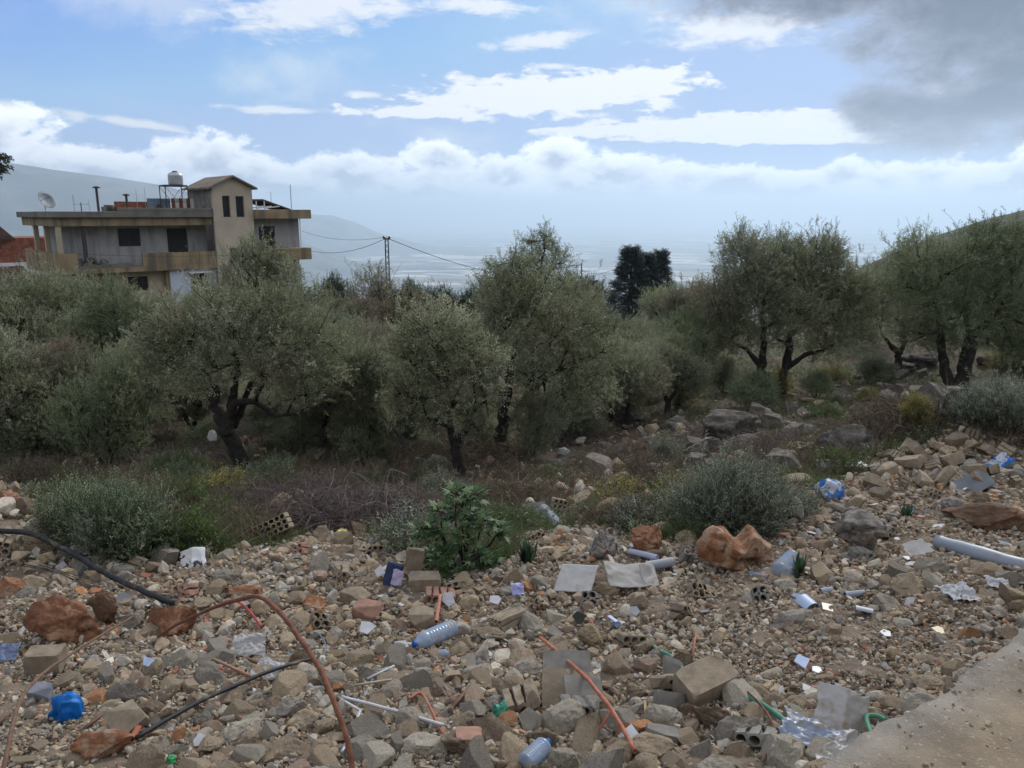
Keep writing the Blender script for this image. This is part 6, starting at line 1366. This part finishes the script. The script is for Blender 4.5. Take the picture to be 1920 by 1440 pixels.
def rod(name, pts, r, m_, label, cat, n=8, hollow_=False):
    P3 = [Vector(p) for p in pts]; 
    if len(P3) > 2:      # smooth
        q = []; 
        for i in range(len(P3)-1):
            p0, p1, p2, p3 = P3[max(i-1, 0)], P3[i], P3[i+1], P3[min(i+2, len(P3)-1)]
            for t in (0, .2, .4, .6, .8): q.append(.5*((2*p1)+(-p0+p2)*t+(2*p0-5*p1+4*p2-p3)*t*t+(-p0+3*p1-3*p2+p3)*t**3))
        P3 = q+[P3[-1]]
    if len(P3) > 4:
        qq = np.array([p_[:] for p_ in P3]); P3 = [Vector(a_) for a_ in qq+np.stack([fbm3(qq*1.0+9*i_, .09, 2, 3) for i_ in range(3)], 1)*min(.012, r*.55)]
    c = P3[0].copy(); mb = MB()
    if hollow_:
        mb.tube(P3, r, n, cap=False); k0 = mb.n; mb.tube(P3, r*.86, n, cap=False); mb.f[-(len(P3)-1)*n:] = [f[::-1] for f in mb.f[-(len(P3)-1)*n:]]
        for e in (0, (len(P3)-1)*n):
            for j in range(n): j2 = (j+1) % n; mb.f.append((e+j, e+j2, k0+e+j2, k0+e+j)); mb.mi.append(0)
    else: mb.tube(P3, r, n)
    mb.v = [tuple(Vector(p)-c) for p in mb.v]; o = mb.build(name, m_, loc=c, smooth=True); tag(o, label, cat); return o
def D(px, py, Y): return P(px, py, Y)
rod('rebar', [G(293, 1196), D(330, 1172, 3.6), D(400, 1140, 3.15), D(460, 1121, 2.75), D(486, 1120, 2.6), D(520, 1143, 2.45), D(560, 1195, 2.25), D(600, 1255, 2.08), D(632, 1330, 1.95), D(655, 1410, 1.86), D(672, 1500, 1.80), D(690, 1600, 1.76)], .0082, RUST, 'rusty reinforcing bar arching up out of the rubble in the near left', 'rebar')
o_ = rod('rebar', [G(262, 1158, .03), D(187, 1192, 3.6), D(130, 1228, 3.1), D(67, 1275, 2.6), D(35, 1320, 2.25), D(18, 1390, 2.05), D(4, 1450, 1.95), D(-20, 1560, 1.85)], .0065, mat('dusty_rust', (.16, .095, .06), .9, .3, 40, .5, 200, .002), 'dusty ribbed bar bending down along the left edge', 'rebar')
rod('hose', [G(-60, 1035, .10), G(-5, 1030, .14), G(60, 1042, .18), G(130, 1068, .15), G(200, 1098, .10), G(262, 1122, .07), G(325, 1140, .04)], .020, RUBR, 'thick black rubber hose running down from the left edge', 'hose', 12)
rod('cable', [G(256, 1396, .03), G(350, 1352, .06), G(440, 1312, .07), G(520, 1278, .07), G(592, 1250, .05)], .0095, RUBR, 'black cable lying diagonally across the near left rubble', 'cable')
rod('conduit', [G(248, 1398, .03), G(268, 1372, .05)], .012, ORG, 'short orange conduit end at the lower end of the black cable', 'pipe', 10, True)
rod('conduit', [G(1012, 1240, .14), G(1090, 1318, .15), G(1145, 1380, .12), G(1190, 1432, .05)], .009, ORG, 'long orange conduit lying over the large grey floor tile', 'pipe', 10, True)
rod('conduit', [G(1142, 1374, .10), G(1130, 1382, .06), G(1118, 1386, .03)], .007, ORG, 'thin orange stub branching off under the long orange conduit', 'pipe')
rod('conduit', [G(1195, 1395, .04), G(1230, 1405, .04), G(1262, 1412, .04)], .005, ORG, 'thin orange wire tube right of the white square tile', 'pipe')
rod('conduit', [G(768, 1325, .04), G(790, 1318, .05), G(806, 1345, .05), G(825, 1378, .03), G(838, 1390, .02)], .006, ORG, 'bent thin orange tube crossing the white strips', 'pipe')
rod('conduit', [G(818, 1180, .05), G(826, 1140, .09)], .012, mat('dull_orange', (.36, .15, .10), .7, .2, 20, .1), 'dull orange tube leaning beside the white tile shard', 'pipe', 10, True)
rod('conduit', [G(410, 1150, .06), G(440, 1152, .10), G(468, 1168, .09), G(490, 1185, .04)], .007, mat('red_tube', (.42, .05, .045), .5, .2, 20, .1), 'thin red tube curling under the rusty arch', 'pipe')
rod('conduit', [G(1298, 1240, .03), G(1304, 1205, .06)], .005, ORG, 'tiny orange wire sticking up from the bare earth', 'wire')
rod('garden_hose', [G(1205, 1208, .05), G(1235, 1232, .04), G(1262, 1250, .05), G(1300, 1285, .02), G(1370, 1300, .03), G(1410, 1325, .04), G(1450, 1352, .04), G(1482, 1368, .02)], .010, GRN, 'green hose running under the biggest cement block', 'hose', 10)
rod('garden_hose', [G(1632, 1395, .04), G(1622, 1372, .06), G(1640, 1368, .06), G(1658, 1372, .05)], .009, GRN, 'short green hose elbow beside the road edge', 'hose', 10)
rod('pipe', [G(1758, 1032, .06), G(1840, 1052, .05), G(1960, 1080, .03), G(2100, 1108, .04)], .052, PVC, 'long grey plastic drain pipe at the right', 'pipe', 20, True)
rod('pipe', [G(1212, 1072, .04), G(1262, 1066, .05)], .035, PVC, 'short grey pipe piece between the crumpled card and the grey brick', 'pipe', 16, True)
rod('pipe', [G(1180, 1045, .05), G(1232, 1058, .05)], .022, mat('lilac_pvc', (.38, .40, .52), .5, .12, 8, .1), 'split lilac pipe piece in front of the round red boulder', 'pipe', 14, True)
rod('pipe', [G(1584, 1122, .02), G(1620, 1118, .02)], .022, PVC, 'small pale blue pipe shard on the earth right of the blue curved shard', 'pipe', 12, True)
rod('pipe', [G(1440, 1085, .01), G(1405, 1080, .02)], .016, PVC, 'thin blue grey pipe shard under the notched boulder', 'pipe', 12, True)
rod('pipe', [G(1538, 1115, .02), G(1560, 1112, .02)], .022, PVC, 'short stub of grey pipe beside the blue curved shard', 'pipe', 12, True)
rod('strip', [G(642, 1325, .05), G(740, 1352, .05), G(832, 1376, .04)], .0075, WHT, 'long white plastic strip near the foot of the rusty arch', 'strip', 4)
rod('strip', [G(640, 1330, .05), G(676, 1352, .05)], .0065, WHT, 'short white strip meeting the long one at its left end', 'strip', 4)
rod('strip', [G(677, 1352, .05), G(660, 1392, .04), G(642, 1422, .03)], .0065, WHT, 'white strip bent down beside the rusty arch', 'strip', 4)
rod('strip', [G(690, 1290, .05), G(740, 1272, .07)], .006, WHT, 'thin pale strip above the long white one', 'strip', 4)
rod('strip', [G(660, 1300, .04), G(735, 1292, .05)], .006, mat('pale_wood', (.38, .33, .25), .9, .2, 30, .2), 'pale wooden lath above the long white strip', 'lath', 4)
WOOD = mat('brown_wood', (.16, .09, .065), .9, .3, 30, .3)
rod('lath', [G(842, 1345, .03), G(880, 1308, .05)], .009, WOOD, 'brown wooden stick right of the bent orange tube', 'lath', 4)
rod('lath', [G(402, 1252, .05), G(485, 1288, .04)], .008, mat('reddish_wood', (.33, .19, .13), .9, .2, 30, .2), 'thin reddish lath above the black cable', 'lath', 4)
rod('lath', [G(465, 1248, .04), G(525, 1268, .03)], .009, WOOD, 'dark stick lying against the black cable', 'lath', 4)
rod('lath', [G(1212, 1365, .02), G(1208, 1338, .06)], .008, mat('raw_wood', (.36, .24, .13), .9, .2, 30, .2), 'small pale wood splinter left of the dark grey brick end', 'lath', 4)
rod('lath', [G(160, 1378, .03), G(200, 1355, .05)], .008, WOOD, 'short brown stick right of the blue bag', 'lath', 4)
rod('wire', [G(218, 1062, .02), G(222, 1040, .08), G(245, 1018, .16), G(262, 1012, .18), G(285, 1025, .12), G(310, 1022, .08)], .0035, mat('pale_wire', (.4, .4, .34), .6, .1, 20, 0), 'thin pale wire looping in front of the left green bush', 'wire', 5)
for i, dx in enumerate((0, 9, 20)): rod('wire', [G(38+dx, 1075-dx*.3, .06), G(95+dx, 1090, .08), G(165+dx, 1108-dx*.2, .05)], .003, RUBR, ['thin black wire under the hose, upper strand', 'thin black wire under the hose, middle strand', 'thin black wire under the hose, lower strand'][i], 'wire', 5)
rod('wire', [G(575, 1192, .02), G(598, 1205, .06), G(612, 1228, .05), G(600, 1250, .02)], .0045, mat('grey_wire', (.16, .18, .2), .6, .1, 20, 0), 'grey wire loop right of the rusty arch', 'wire', 5)
rod('wire', [G(1375, 1300, .06), G(1420, 1335, .05), G(1450, 1395, .06), G(1432, 1440, .03)], .0045, RUST, 'thin rusty wire winding beside the green hose', 'wire', 5)

# ---- bottles
def glassy(name, colr, rough=.12, alpha=.45):
    m_ = bpy.data.materials.new(name); m_.use_nodes = True; nt = m_.node_tree; nt.nodes.clear(); n = N(nt)
    b = n.new('ShaderNodeBsdfPrincipled'); o = n.new('ShaderNodeOutputMaterial'); b.inputs['Base Color'].default_value = (*colr, 1); b.inputs['Roughness'].default_value = rough; b.inputs['Alpha'].default_value = alpha; b.inputs['Specular IOR Level'].default_value = .7
    nz = n.noise(n.new('ShaderNodeTexCoord').outputs['Object'], 25, 5); bn = n.new('ShaderNodeBump'); bn.inputs['Strength'].default_value = .4; bn.inputs['Distance'].default_value = .004; nt.links.new(nz, bn.inputs['Height']); nt.links.new(bn.outputs[0], b.inputs['Normal'])
    dz = n.ss(n.noise(n.new('ShaderNodeTexCoord').outputs['Object'], 16, 7, .65), .46, .66); n.put(b.inputs['Base Color'], n.mix(dz, (*colr, 1), (.33, .27, .2, 1))); n.put(b.inputs['Roughness'], n.m('ADD', n.m('MULTIPLY', dz, .5), rough)); n.put(b.inputs['Alpha'], n.m('ADD', n.m('MULTIPLY', dz, .25), alpha, clamp=True))
    nt.links.new(b.outputs[0], o.inputs[0]); return m_
PET = glassy('clear_blue_plastic', (.36, .48, .66), .2, .6); PETD = glassy('dusty_blue_plastic', (.34, .40, .52), .3, .75); FILM = glassy('milky_film', (.47, .455, .44), .5, .8)
BLUEC = mat('blue_cap', (.02, .12, .45), .4, .1, 20, 0)
def bottle(a, b_, r, label, m_=PET, cap=True, crush=.06, seed=1):
    a, b_ = Vector(a), Vector(b_); L = (b_-a).length; prof = [(r*.6, 0), (r*.96, .01*L)]
    for k in range(9): prof += [(r, L*(.04+.075*k)), (r*.90, L*(.065+.075*k)), (r*.90, L*(.085+.075*k))]
    prof += [(r, L*.73), (r*.96, L*.78), (r*.75, L*.85), (r*.45, L*.91), (r*.30, L*.935), (r*.30, L*.965)]
    mb = MB().lathe(prof, 22); rng = np.random.default_rng(seed); v = np.array(mb.v); v[:, 0] *= 1+crush*fbm3(v, .06, 2, seed); v[:, 1] *= 1-crush*1.5*np.abs(fbm3(v, .07, 2, seed+1)); mb.v = [tuple(q) for q in v]
    rot = (b_-a).to_track_quat('Z', 'Y'); o = mb.build('bottle', m_, loc=a, smooth=True); o.rotation_mode = 'QUATERNION'; o.rotation_quaternion = rot; tag(o, label, 'bottle')
    if cap: c = MB().lathe([(r*.36, L*.955), (r*.37, L*1.0), (r*.3, L*1.005)], 16).build('cap', BLUEC, o, smooth=True)
    return o
bottle(G(850, 1198, .075), G(776, 1222, .045), .050, 'clear blue ribbed plastic bottle with a blue cap in the middle of the rubble')
bottle(G(1046, 990, .03), G(1014, 962, .10), .052, 'dull blue ribbed bottle lying before the upright hollow brick', PETD, False, .12, 3)
bottle(G(985, 1448, .04), G(1028, 1420, .07), .036, 'pale blue bottle cut by the bottom edge of the photo', PET, True, .05, 5)
bottle(G(1462, 1088, .06), G(1492, 1066, .10), .066, 'crushed pale blue water jug behind the strap leaved plant', PET, False, .14, 7)
put('bottle', MB().lathe([(.02, 0), (.022, .004), (.022, .05), (.012, .06), (.012, .07)], 12).mesh('bottle', True), PET, 822, 1232, .02, (70, 0, 60), 'tiny clear cup right below the capped bottle', 'cup')

# ---- sheets, bags, paper
def sheet(w_, d_, amp, seed, n_=34, th_=.002, fold=0.0, irr=.12, sc=.09, poly=None):
    xs = np.linspace(-.5, .5, n_); X, Y = np.meshgrid(xs, xs); rng = np.random.default_rng(seed)
    X = X*(1+irr*fbm2(Y*1.0, Y*0+seed, .3, 3)); Y = Y*(1+irr*fbm2(X*1.0, X*0+seed+3, .3, 3)); x_ = (X*w_).ravel(); y_ = (Y*d_).ravel()
    rn = 1-2*np.abs(fbm2(x_+seed, y_, sc, 4, seed)); z_ = amp*(rn+.5*fbm2(x_, y_, sc*2, 2, seed+1))+fold*np.abs(x_)/w_*2
    T = np.stack([x_, y_, z_+th_], 1); B = np.stack([x_, y_, z_], 1); V = np.vstack([T, B]); vid = np.arange(n_*n_).reshape(n_, n_)
    f = np.stack([vid[:-1, :-1].ravel(), vid[:-1, 1:].ravel(), vid[1:, 1:].ravel(), vid[1:, :-1].ravel()], 1); fb = f[:, ::-1]+n_*n_
    ed = np.concatenate([vid[0, :], vid[1:, -1], vid[-1, -2::-1], vid[-2:0:-1, 0]]); e2 = np.roll(ed, -1); fe = np.stack([ed, ed+n_*n_, e2+n_*n_, e2], 1)
    return np_mesh('sheet', V, np.vstack([f, fb, fe]), None, True)
def bag(w_, d_, hh_, seed, amp=.35, sc=.8):
    v, f = ico(5); v = v*(1+amp*(1-3.2*np.abs(fbm3(v+seed, sc, 2, seed)))*.8+amp*.25*fbm3(v+seed, .3, 2))[:, None]; v = v/np.abs(v).max(0)
    v[:, 2] = np.where(v[:, 2] < -.3, -.3+(v[:, 2]+.3)*.3, v[:, 2]); return np_mesh('bag', v*np.array([w_/2, d_/2, hh_/1.3]), f, None, True)
FIB = mat('grey_fibre_sheet', (.36, .355, .345), .85, .12, 6, .3, 40, .003, spots=[((.24, .23, .21), 5, .56, .7)])
CARD = mat('wet_card', (.33, .315, .295), .9, .2, 8, .3, 40, .003, spots=[((.2, .18, .16), 6, .55, .7)])
WBAG = mat('white_bag', (.46, .45, .44), .6, .12, 14, .3, 60, .003, trans=.25); PAP = mat('grey_paper', (.38, .39, .41), .8, .15, 10, .2, 60, .002)
BBAG = mat('bright_blue_bag', (.008, .16, .52), .4, .3, 12, .4, 40, .006, trans=.2); BWB = mat('blue_white_bag', (.60, .63, .70), .5, .1, 10, .2, spots=[((.04, .18, .55), 7, .46, .52)], trans=.2)
NAVY = mat('navy_cloth', (.035, .050, .105), .8, .3, 20, .4, 60, .003); LIL = mat('lilac_paper', (.40, .35, .50), .8, .2, 20, .2)
put('fibre_sheet', sheet(.27, .25, .004, 1, 24, .006, 0, .05), FIB, 1080, 1100, .06, (22, -8, -22), 'flat grey fibre cement sheet tilted toward the viewer', 'sheet')
put('card', sheet(.34, .24, .020, 2, 34, .004, .03, .08, .2), CARD, 1180, 1098, .06, (18, 4, 6), 'crumpled grey cardboard right of the flat grey sheet', 'cardboard')
put('card', sheet(.14, .2, .012, 3, 20, .004, -.03, .08, .2), CARD, 1222, 1096, .06, (34, 20, 24), 'folded cardboard flap at the right end of the crumpled card', 'cardboard')
put('bag', bag(.15, .11, .135, 4, .55, 1.1), BBAG, 128, 1346, .03, (10, 0, 20), 'bright blue crumpled plastic bag in the near left rubble', 'bag')
put('bag', sheet(.18, .15, .022, 5, 40, .001, 0, .2, .05), WBAG, 468, 1226, .05, (26, 0, 8), 'white torn bag under the rusty arch', 'bag')
put('bag', sheet(.14, .12, .02, 6, 34, .001, 0, .3, .05), WBAG, 505, 1272, .04, (14, 0, -20), 'small white plastic scrap against the black cable', 'bag')
q_ = put('plastic_film', sheet(.19, .21, .010, 7, 44, .001, -.05, .25, .09), FILM, 1578, 1378, .075, (52, 10, -16), 'milky folded plastic film standing near the road edge', 'film')
put('bag', sheet(.22, .14, .025, 8, 44, .001, 0, .3, .05), PETD, 1520, 1400, .045, (14, 6, -30), 'bluish clear plastic bag left of the milky film', 'bag')
put('plastic_film', sheet(.20, .08, .02, 9, 34, .001, 0, .3, .05), FILM, 1575, 1430, .05, (14, -16, 30), 'grey film strip along the road edge at the bottom', 'film')
put('bag', sheet(.13, .30, .03, 10, 36, .001, 0, .25, .08), WBAG, 161, 1050, .20, (78, 8, 12), 'torn whitish bag hanging upright before the left green bush', 'bag')
put('bag', bag(.30, .22, .20, 11, .4), BWB, 1552, 935, .04, (0, 0, 10), 'blue and white crumpled bag below the foam slab', 'bag')
put('bag', bag(.22, .18, .14, 12, .35), WBAG, 1057, 852, .03, (0, 0, 0), 'lone white bag on the red earth in the middle', 'bag')
g = P(398, 820, 11.0); o = link('bag', bag(.15, .1, .16, 13, .4), WBAG, None, g); tag(o, 'white rag caught on the leaning black olive trunk', 'bag')
put('foam_slab', chunk(.50, .20, .07, 14, 1, .02), WHT, 1578, 880, .04, (4, 2, 4), 'white foam slab in front of the dark square boulder', 'slab')
put('paper', sheet(.20, .14, .02, 15, 34, .001, 0, .3, .05), PAP, 1795, 1125, .04, (10, 0, 10), 'crumpled printed paper on the gravel, left of the smaller one', 'paper')
put('paper', sheet(.12, .10, .02, 16, 30, .001, 0, .3, .05), PAP, 1868, 1108, .04, (12, 0, -20), 'smaller white crumpled paper under the drain pipe', 'paper')
put('metal_plate', sheet(.20, .12, .006, 17, 24, .002, 0, .3, .2), FIB, 1718, 1040, .05, (24, -8, 12), 'bent grey plate at the left end of the drain pipe', 'plate')
put('metal_plate', chunk(.34, .2, .02, 18, 2, .02), mat('slate_plate', (.15, .17, .19), .7, .2, 8, .2), 1822, 920, .07, (28, -24, 10), 'slate grey plate leaning on the right-hand heap', 'plate')
put('bag', sheet(.30, .16, .03, 19, 34, .001, 0, .3, .05), BWB, 1868, 882, .06, (20, -30, 10), 'blue and white plastic strip on the right-hand heap', 'bag')
put('case', chunk(.11, .05, .17, 20, 1, .06), NAVY, 738, 1098, .085, (-12, 12, -18), 'battered navy blue case standing in the rubble', 'case')
put('paper', sheet(.075, .11, .006, 21, 20, .001, 0, .15, .05), LIL, 746, 1104, .085, (70, 8, -10), 'lilac sheet stuck on the front of the navy case', 'paper')
put('paper', sheet(.09, .09, .02, 22, 24, .001, 0, .3, .05), mat('lilac_scrap', (.36, .37, .60), .7, .2, 20, .1), 970, 1118, .05, (40, 0, 10), 'lilac blue scrap left of the four hole brick', 'paper')
TARP = mat('painted_board', (.62, .62, .63), .7, .15, 10, .2, 40, .003, spots=[((.04, .045, .05), 5.5, .54, .57)])
put('board', sheet(.19, .16, .02, 23, 30, .004, -.04, .1, .2), TARP, 362, 1062, .07, (42, -6, 14), 'black and white painted board scrap at the edge of the left bush', 'board')
put('bag', sheet(.13, .12, .02, 24, 30, .001, 0, .3, .05), PAP, 305, 1050, .08, (40, 0, -10), 'grey white wrapper left of the painted board scrap', 'bag')
put('bag', bag(.13, .10, .07, 25, .4), mat('yellow_plastic', (.55, .45, .06), .5, .2, 10, .1), 640, 1008, .03, (0, 0, 20), 'small yellow plastic scrap under the bramble heap', 'bag')
put('bag', bag(.06, .05, .05, 26, .4), mat('red_plastic', (.45, .02, .03), .5, .2, 10, .1), 412, 1275, .03, (0, 0, 20), 'small red plastic scrap above the black cable', 'bag')
put('bag', sheet(.09, .10, .02, 27, 24, .001, 0, .3, .05), mat('slate_blue_scrap', (.17, .21, .32), .7, .2, 10, .1), 20, 1240, .05, (40, 0, 10), 'slate blue scrap at the left edge', 'bag')
put('tile_piece', chunk(.09, .06, .09, 28, 3), mat('bluish_stone', (.22, .23, .26), .9, .2, 10, .3), 78, 1316, .04, (20, 10, 10), 'bluish grey shard above left of the bright blue bag', 'tile')
put('bag', bag(.09, .07, .06, 29, .4), mat('teal_plastic', (.05, .25, .17), .5, .2, 10, .1), 940, 1345, .03, (0, 0, 20), 'crumpled teal plastic between the grooved block and the strips', 'bag')
put('bag', bag(.035, .03, .03, 30, .4), mat('green_plastic', (.08, .4, .15), .5, .2, 10, .1), 322, 1434, .02, (0, 0, 20), 'tiny green plastic scrap at the bottom left', 'bag')
CV = mat('pale_blue_plastic', (.42, .52, .70), .45, .1, 10, .1)
def halfpipe(r, L, a0, a1, th_=.003):
    n_ = 12; A = [(math.cos(a0+(a1-a0)*k/n_)*r, math.sin(a0+(a1-a0)*k/n_)*r) for k in range(n_+1)]; B = [(x_*(1-th_/r), z_*(1-th_/r)) for x_, z_ in reversed(A)]
    m2 = MB(); m2.prism(A+B, L, Matrix(((1,0,0,0),(0,0,1,-L/2),(0,1,0,0),(0,0,0,1)))); return m2.mesh('pipe_shard')
put('pipe_shard', halfpipe(.055, .09, .2, 2.9), CV, 1512, 1140, .01, (10, 6, 24), 'pale blue curved pipe shard on the earth, arch shaped', 'pipe shard')
put('pipe_shard', halfpipe(.045, .09, .4, 2.4), PVC, 1618, 1156, .01, (4, 10, 70), 'pale curved shard on the gravel right of the glossy cream tile', 'pipe shard')
put('pipe_shard', halfpipe(.035, .08, .2, 2.9), CV, 1148, 1178, .03, (0, 60, 30), 'small pale blue curved shard above the small hollow brick', 'pipe shard')
TW = mat('white_tile', (.50, .51, .54), .4, .12, 20, .1, spots=[((.3, .25, .19), 25, .55, .7)]); TY = mat('cream_tile', (.68, .56, .38), .4, .1, 6, 0)
def tile(px, py, s_, rot, label, m_=TW, n_=5, seed=0, lift=.04, th_=.007):
    rr3 = random.Random(seed+px); A = sorted(2*PI*k/n_+rr3.uniform(-.35, .35) for k in range(n_)); mb = MB().prism([(math.cos(a)*s_*rr3.uniform(.8, 1.1), math.sin(a)*s_*rr3.uniform(.8, 1.1)) for a in A], th_)
    put('tile_piece', mb.mesh('tile_piece'), m_, px, py, lift, rot, label, 'tile')
tile(842, 1142, .055, (50, 18, 10), 'white tile shard standing behind the capped bottle', seed=3, lift=.07)
tile(752, 1224, .045, (30, 20, 10), 'white tile shard left of the bottle cap', seed=1)
tile(1184, 1404, .050, (24, 6, -8), 'white square tile beside the lower end of the long conduit', n_=4, seed=2, lift=.05)
tile(1504, 1256, .042, (20, 0, 10), 'pale blue square tile on the bare earth', CV, 4, 5)
tile(1530, 1262, .026, (6, 0, 10), 'small white tile right of the pale blue square one', seed=6, n_=6, lift=.015)
tile(1552, 1145, .045, (8, 0, 20), 'glossy cream tile right of the blue curved shard', TY, 4, 7, .02)
tile(1515, 1300, .030, (16, 0, 30), 'small white tile lower down the bare earth slope', seed=8, n_=4, lift=.02)
tile(712, 1090, .045, (40, 16, 10), 'white topped tile left of the navy case', seed=9, n_=4, lift=.08)
tile(850, 1065, .040, (40, -10, 10), 'white tile shard at the foot of the fig sapling', seed=10, lift=.06)
tile(928, 1150, .045, (30, 6, 10), 'white shard lying on the eight hole brick', seed=11, lift=.09)
tile(920, 1208, .04, (30, 6, 10), 'pale bluish tile right of the capped bottle', PAP, 5, 12, .05)
tile(688, 1198, .06, (14, 6, 10), 'pale grey sheet scrap on a stone left of the capped bottle', PAP, 5, 13, .07)
tile(1190, 1160, .035, (40, 6, 10), 'white shard by the knobbly tan stone', PAP, 5, 14, .05)
tile(1085, 1175, .05, (70, 0, 0), 'dark tile leaning behind the knobbly tan stone', mat('dark_tile', (.05, .048, .045), .7, .2, 10, .1), 4, 15, .06)
tile(1040, 1200, .055, (10, 5, 0), 'grey square tile left of the dark leaning tile', BLKG, 4, 16, .04, .02)
tile(1660, 1195, .03, (8, 0, 20), 'pale shard among the gravel toward the road edge', seed=17, lift=.02)
tile(1760, 1190, .04, (8, 0, 20), 'cream shard in the gravel near the road edge', TY, 5, 18, .02)
tile(1830, 1210, .035, (8, 0, 20), 'grey green shard nearest the road edge at the right', BLKG, 5, 19, .02)
tile(1700, 1055, .035, (8, 0, 60), 'narrow white tile below the bent grey plate', seed=20, n_=4, lift=.03)
tile(280, 1262, .035, (50, 0, 60), 'small pale blue shard above the rounded stones at the left', CV, 4, 21, .06)
tile(375, 1400, .03, (50, 0, 60), 'white tile chip standing near the bottom left', seed=22, n_=5, lift=.03)
tile(232, 1130, .07, (12, 0, 20), 'flat dark grey plate under the end of the black hose', mat('dark_plate', (.14, .14, .15), .8, .2, 10, .1), 4, 23, .03)
tile(20, 918, .12, (30, 0, 10), 'pale board on the bank at the left edge', WHT, 4, 24, .04)

# grit lying on the road slab near its edge
rng = np.random.default_rng(500); n_ = 1500; s_ = rng.uniform(-3, 8, n_); dd = rng.exponential(.28, n_)+.02; xs = RP[0]+RU[0]*s_+RU[1]*dd; ys = RP[1]+RU[1]*s_-RU[0]*dd; ds = np.clip(np.exp(rng.normal(math.log(.007), .6, n_)), .003, .03)
_h = h
h = lambda x, y: np.full(len(np.atleast_1d(x)), -1.598)
tag(link('grit', merge_stones(xs, ys, ds, 2, rng, 2500, (.2, .5), 8), GRAVEL), kind='stuff')
h = _h

for i, (px, py, nx_, nz_, lb) in enumerate([(700, 1040, 3, 2, 'broken hollow brick half buried behind the flat topped block'), (1425, 1125, 2, 2, 'grey brick end under the right side of the notched boulder'), (1655, 1010, 3, 2, 'hollow brick piece right of the jagged pale boulder'), (350, 1118, 2, 2, 'brick corner with holes below the middle of the black hose'), (850, 1105, 3, 1, 'comb shaped brick piece just below the fig sapling'), (1110, 1135, 2, 2, 'brick stub with holes below the crumpled card'), (1285, 1160, 3, 2, 'brick piece half sunk at the upper edge of the bare earth'), (560, 1040, 3, 2, 'hollow brick piece below the long hollow brick'), (600, 1175, 2, 2, 'brick stub with holes right of the rusty bar arch'), (1420, 1395, 3, 1, 'tan tube brick piece below the green hose')]):
    put(hb_, hollow(nx_, nz_, .05, .048, .12, .019, .018, 100+i, 3, .012), [BLK, BLKG, BLK, BRK][i % 4], px, py, .04, (-18-7*(i % 3), (-1)**i*(10+5*(i % 4)), (-1)**i*22), lb, 'brick')
rng = np.random.default_rng(610); TS = [(0, 'flat'), (1, 'blocky'), (2, 'slabby')]; tl = {}
tms = [chunk(.4, .3, .22, 300, 5, .12), chunk(.38, .26, .30, 301, 6, .14), chunk(.5, .26, .14, 302, 5, .12)]
FS = mat('field_stone', (.15, .13, .108), .95, .4, 7, 1.0, 30, .02, spots=[((.10, .09, .08), 6, .54, .66), ((.36, .33, .29), 9, .62, .72)], rand=.3)
for m_ in tms: m_.materials.append(FS)
ANC2 = [(1182, 780, 'grey and white boulder'), (1370, 800, 'wide dark boulder'), (1590, 830, 'dark square boulder'), (1500, 810, 'flat pale boulder'), (1230, 845, 'half sunk boulder'), (1055, 850, 'lone white bag'), (1130, 880, 'small brick grid'), (1462, 740, 'double stemmed olive'), (1682, 700, 'short trunked olive'), (1792, 745, 'V trunked olive'), (1578, 872, 'white foam slab'), (1275, 740, 'yellow green shrub'), (945, 850, 'forked black trunk'), (690, 860, 'bramble heap'), (1850, 690, 'pale right boulder')]
for i in range(100):
    px = rng.uniform(1000, 1900) if i < 88 else rng.uniform(600, 900); py = rng.uniform(705, 905 if px < 1500 else 800) if i < 88 else rng.uniform(850, 880)
    if py > float(rub_edge(px))-15: continue
    kk = int(rng.integers(3)); k_ = min(ANC2, key=lambda a_: (a_[0]-px)**2+(1.5*(a_[1]-py))**2); dx_, dy_ = px-k_[0], py-k_[1]
    way = ('right of' if dx_ > 0 else 'left of') if abs(dx_) > 1.3*abs(dy_) else ('behind' if dy_ < 0 else 'in front of')
    lb = f'{TS[kk][1]} grey field stone {"close " if math.hypot(dx_, dy_) < 55 else ""}{way} the {k_[2]}'; n0 = tl.get(lb, 0); tl[lb] = n0+1
    if n0: lb = ['', 'second ', 'third ', 'fourth ', 'fifth ', 'sixth '][min(n0, 5)]+lb
    g = G(px, py); s_ = rng.uniform(.45, 1.25); o = link('field_stone', tms[kk], None, None, g+Vector((0, 0, .07*s_)), (rng.normal()*.25, rng.normal()*.25, rng.uniform(0, 6)), (s_, s_, s_*rng.uniform(.8, 1.2))); tag(o, lb, 'stone', 'tumbled field stones among the olives')
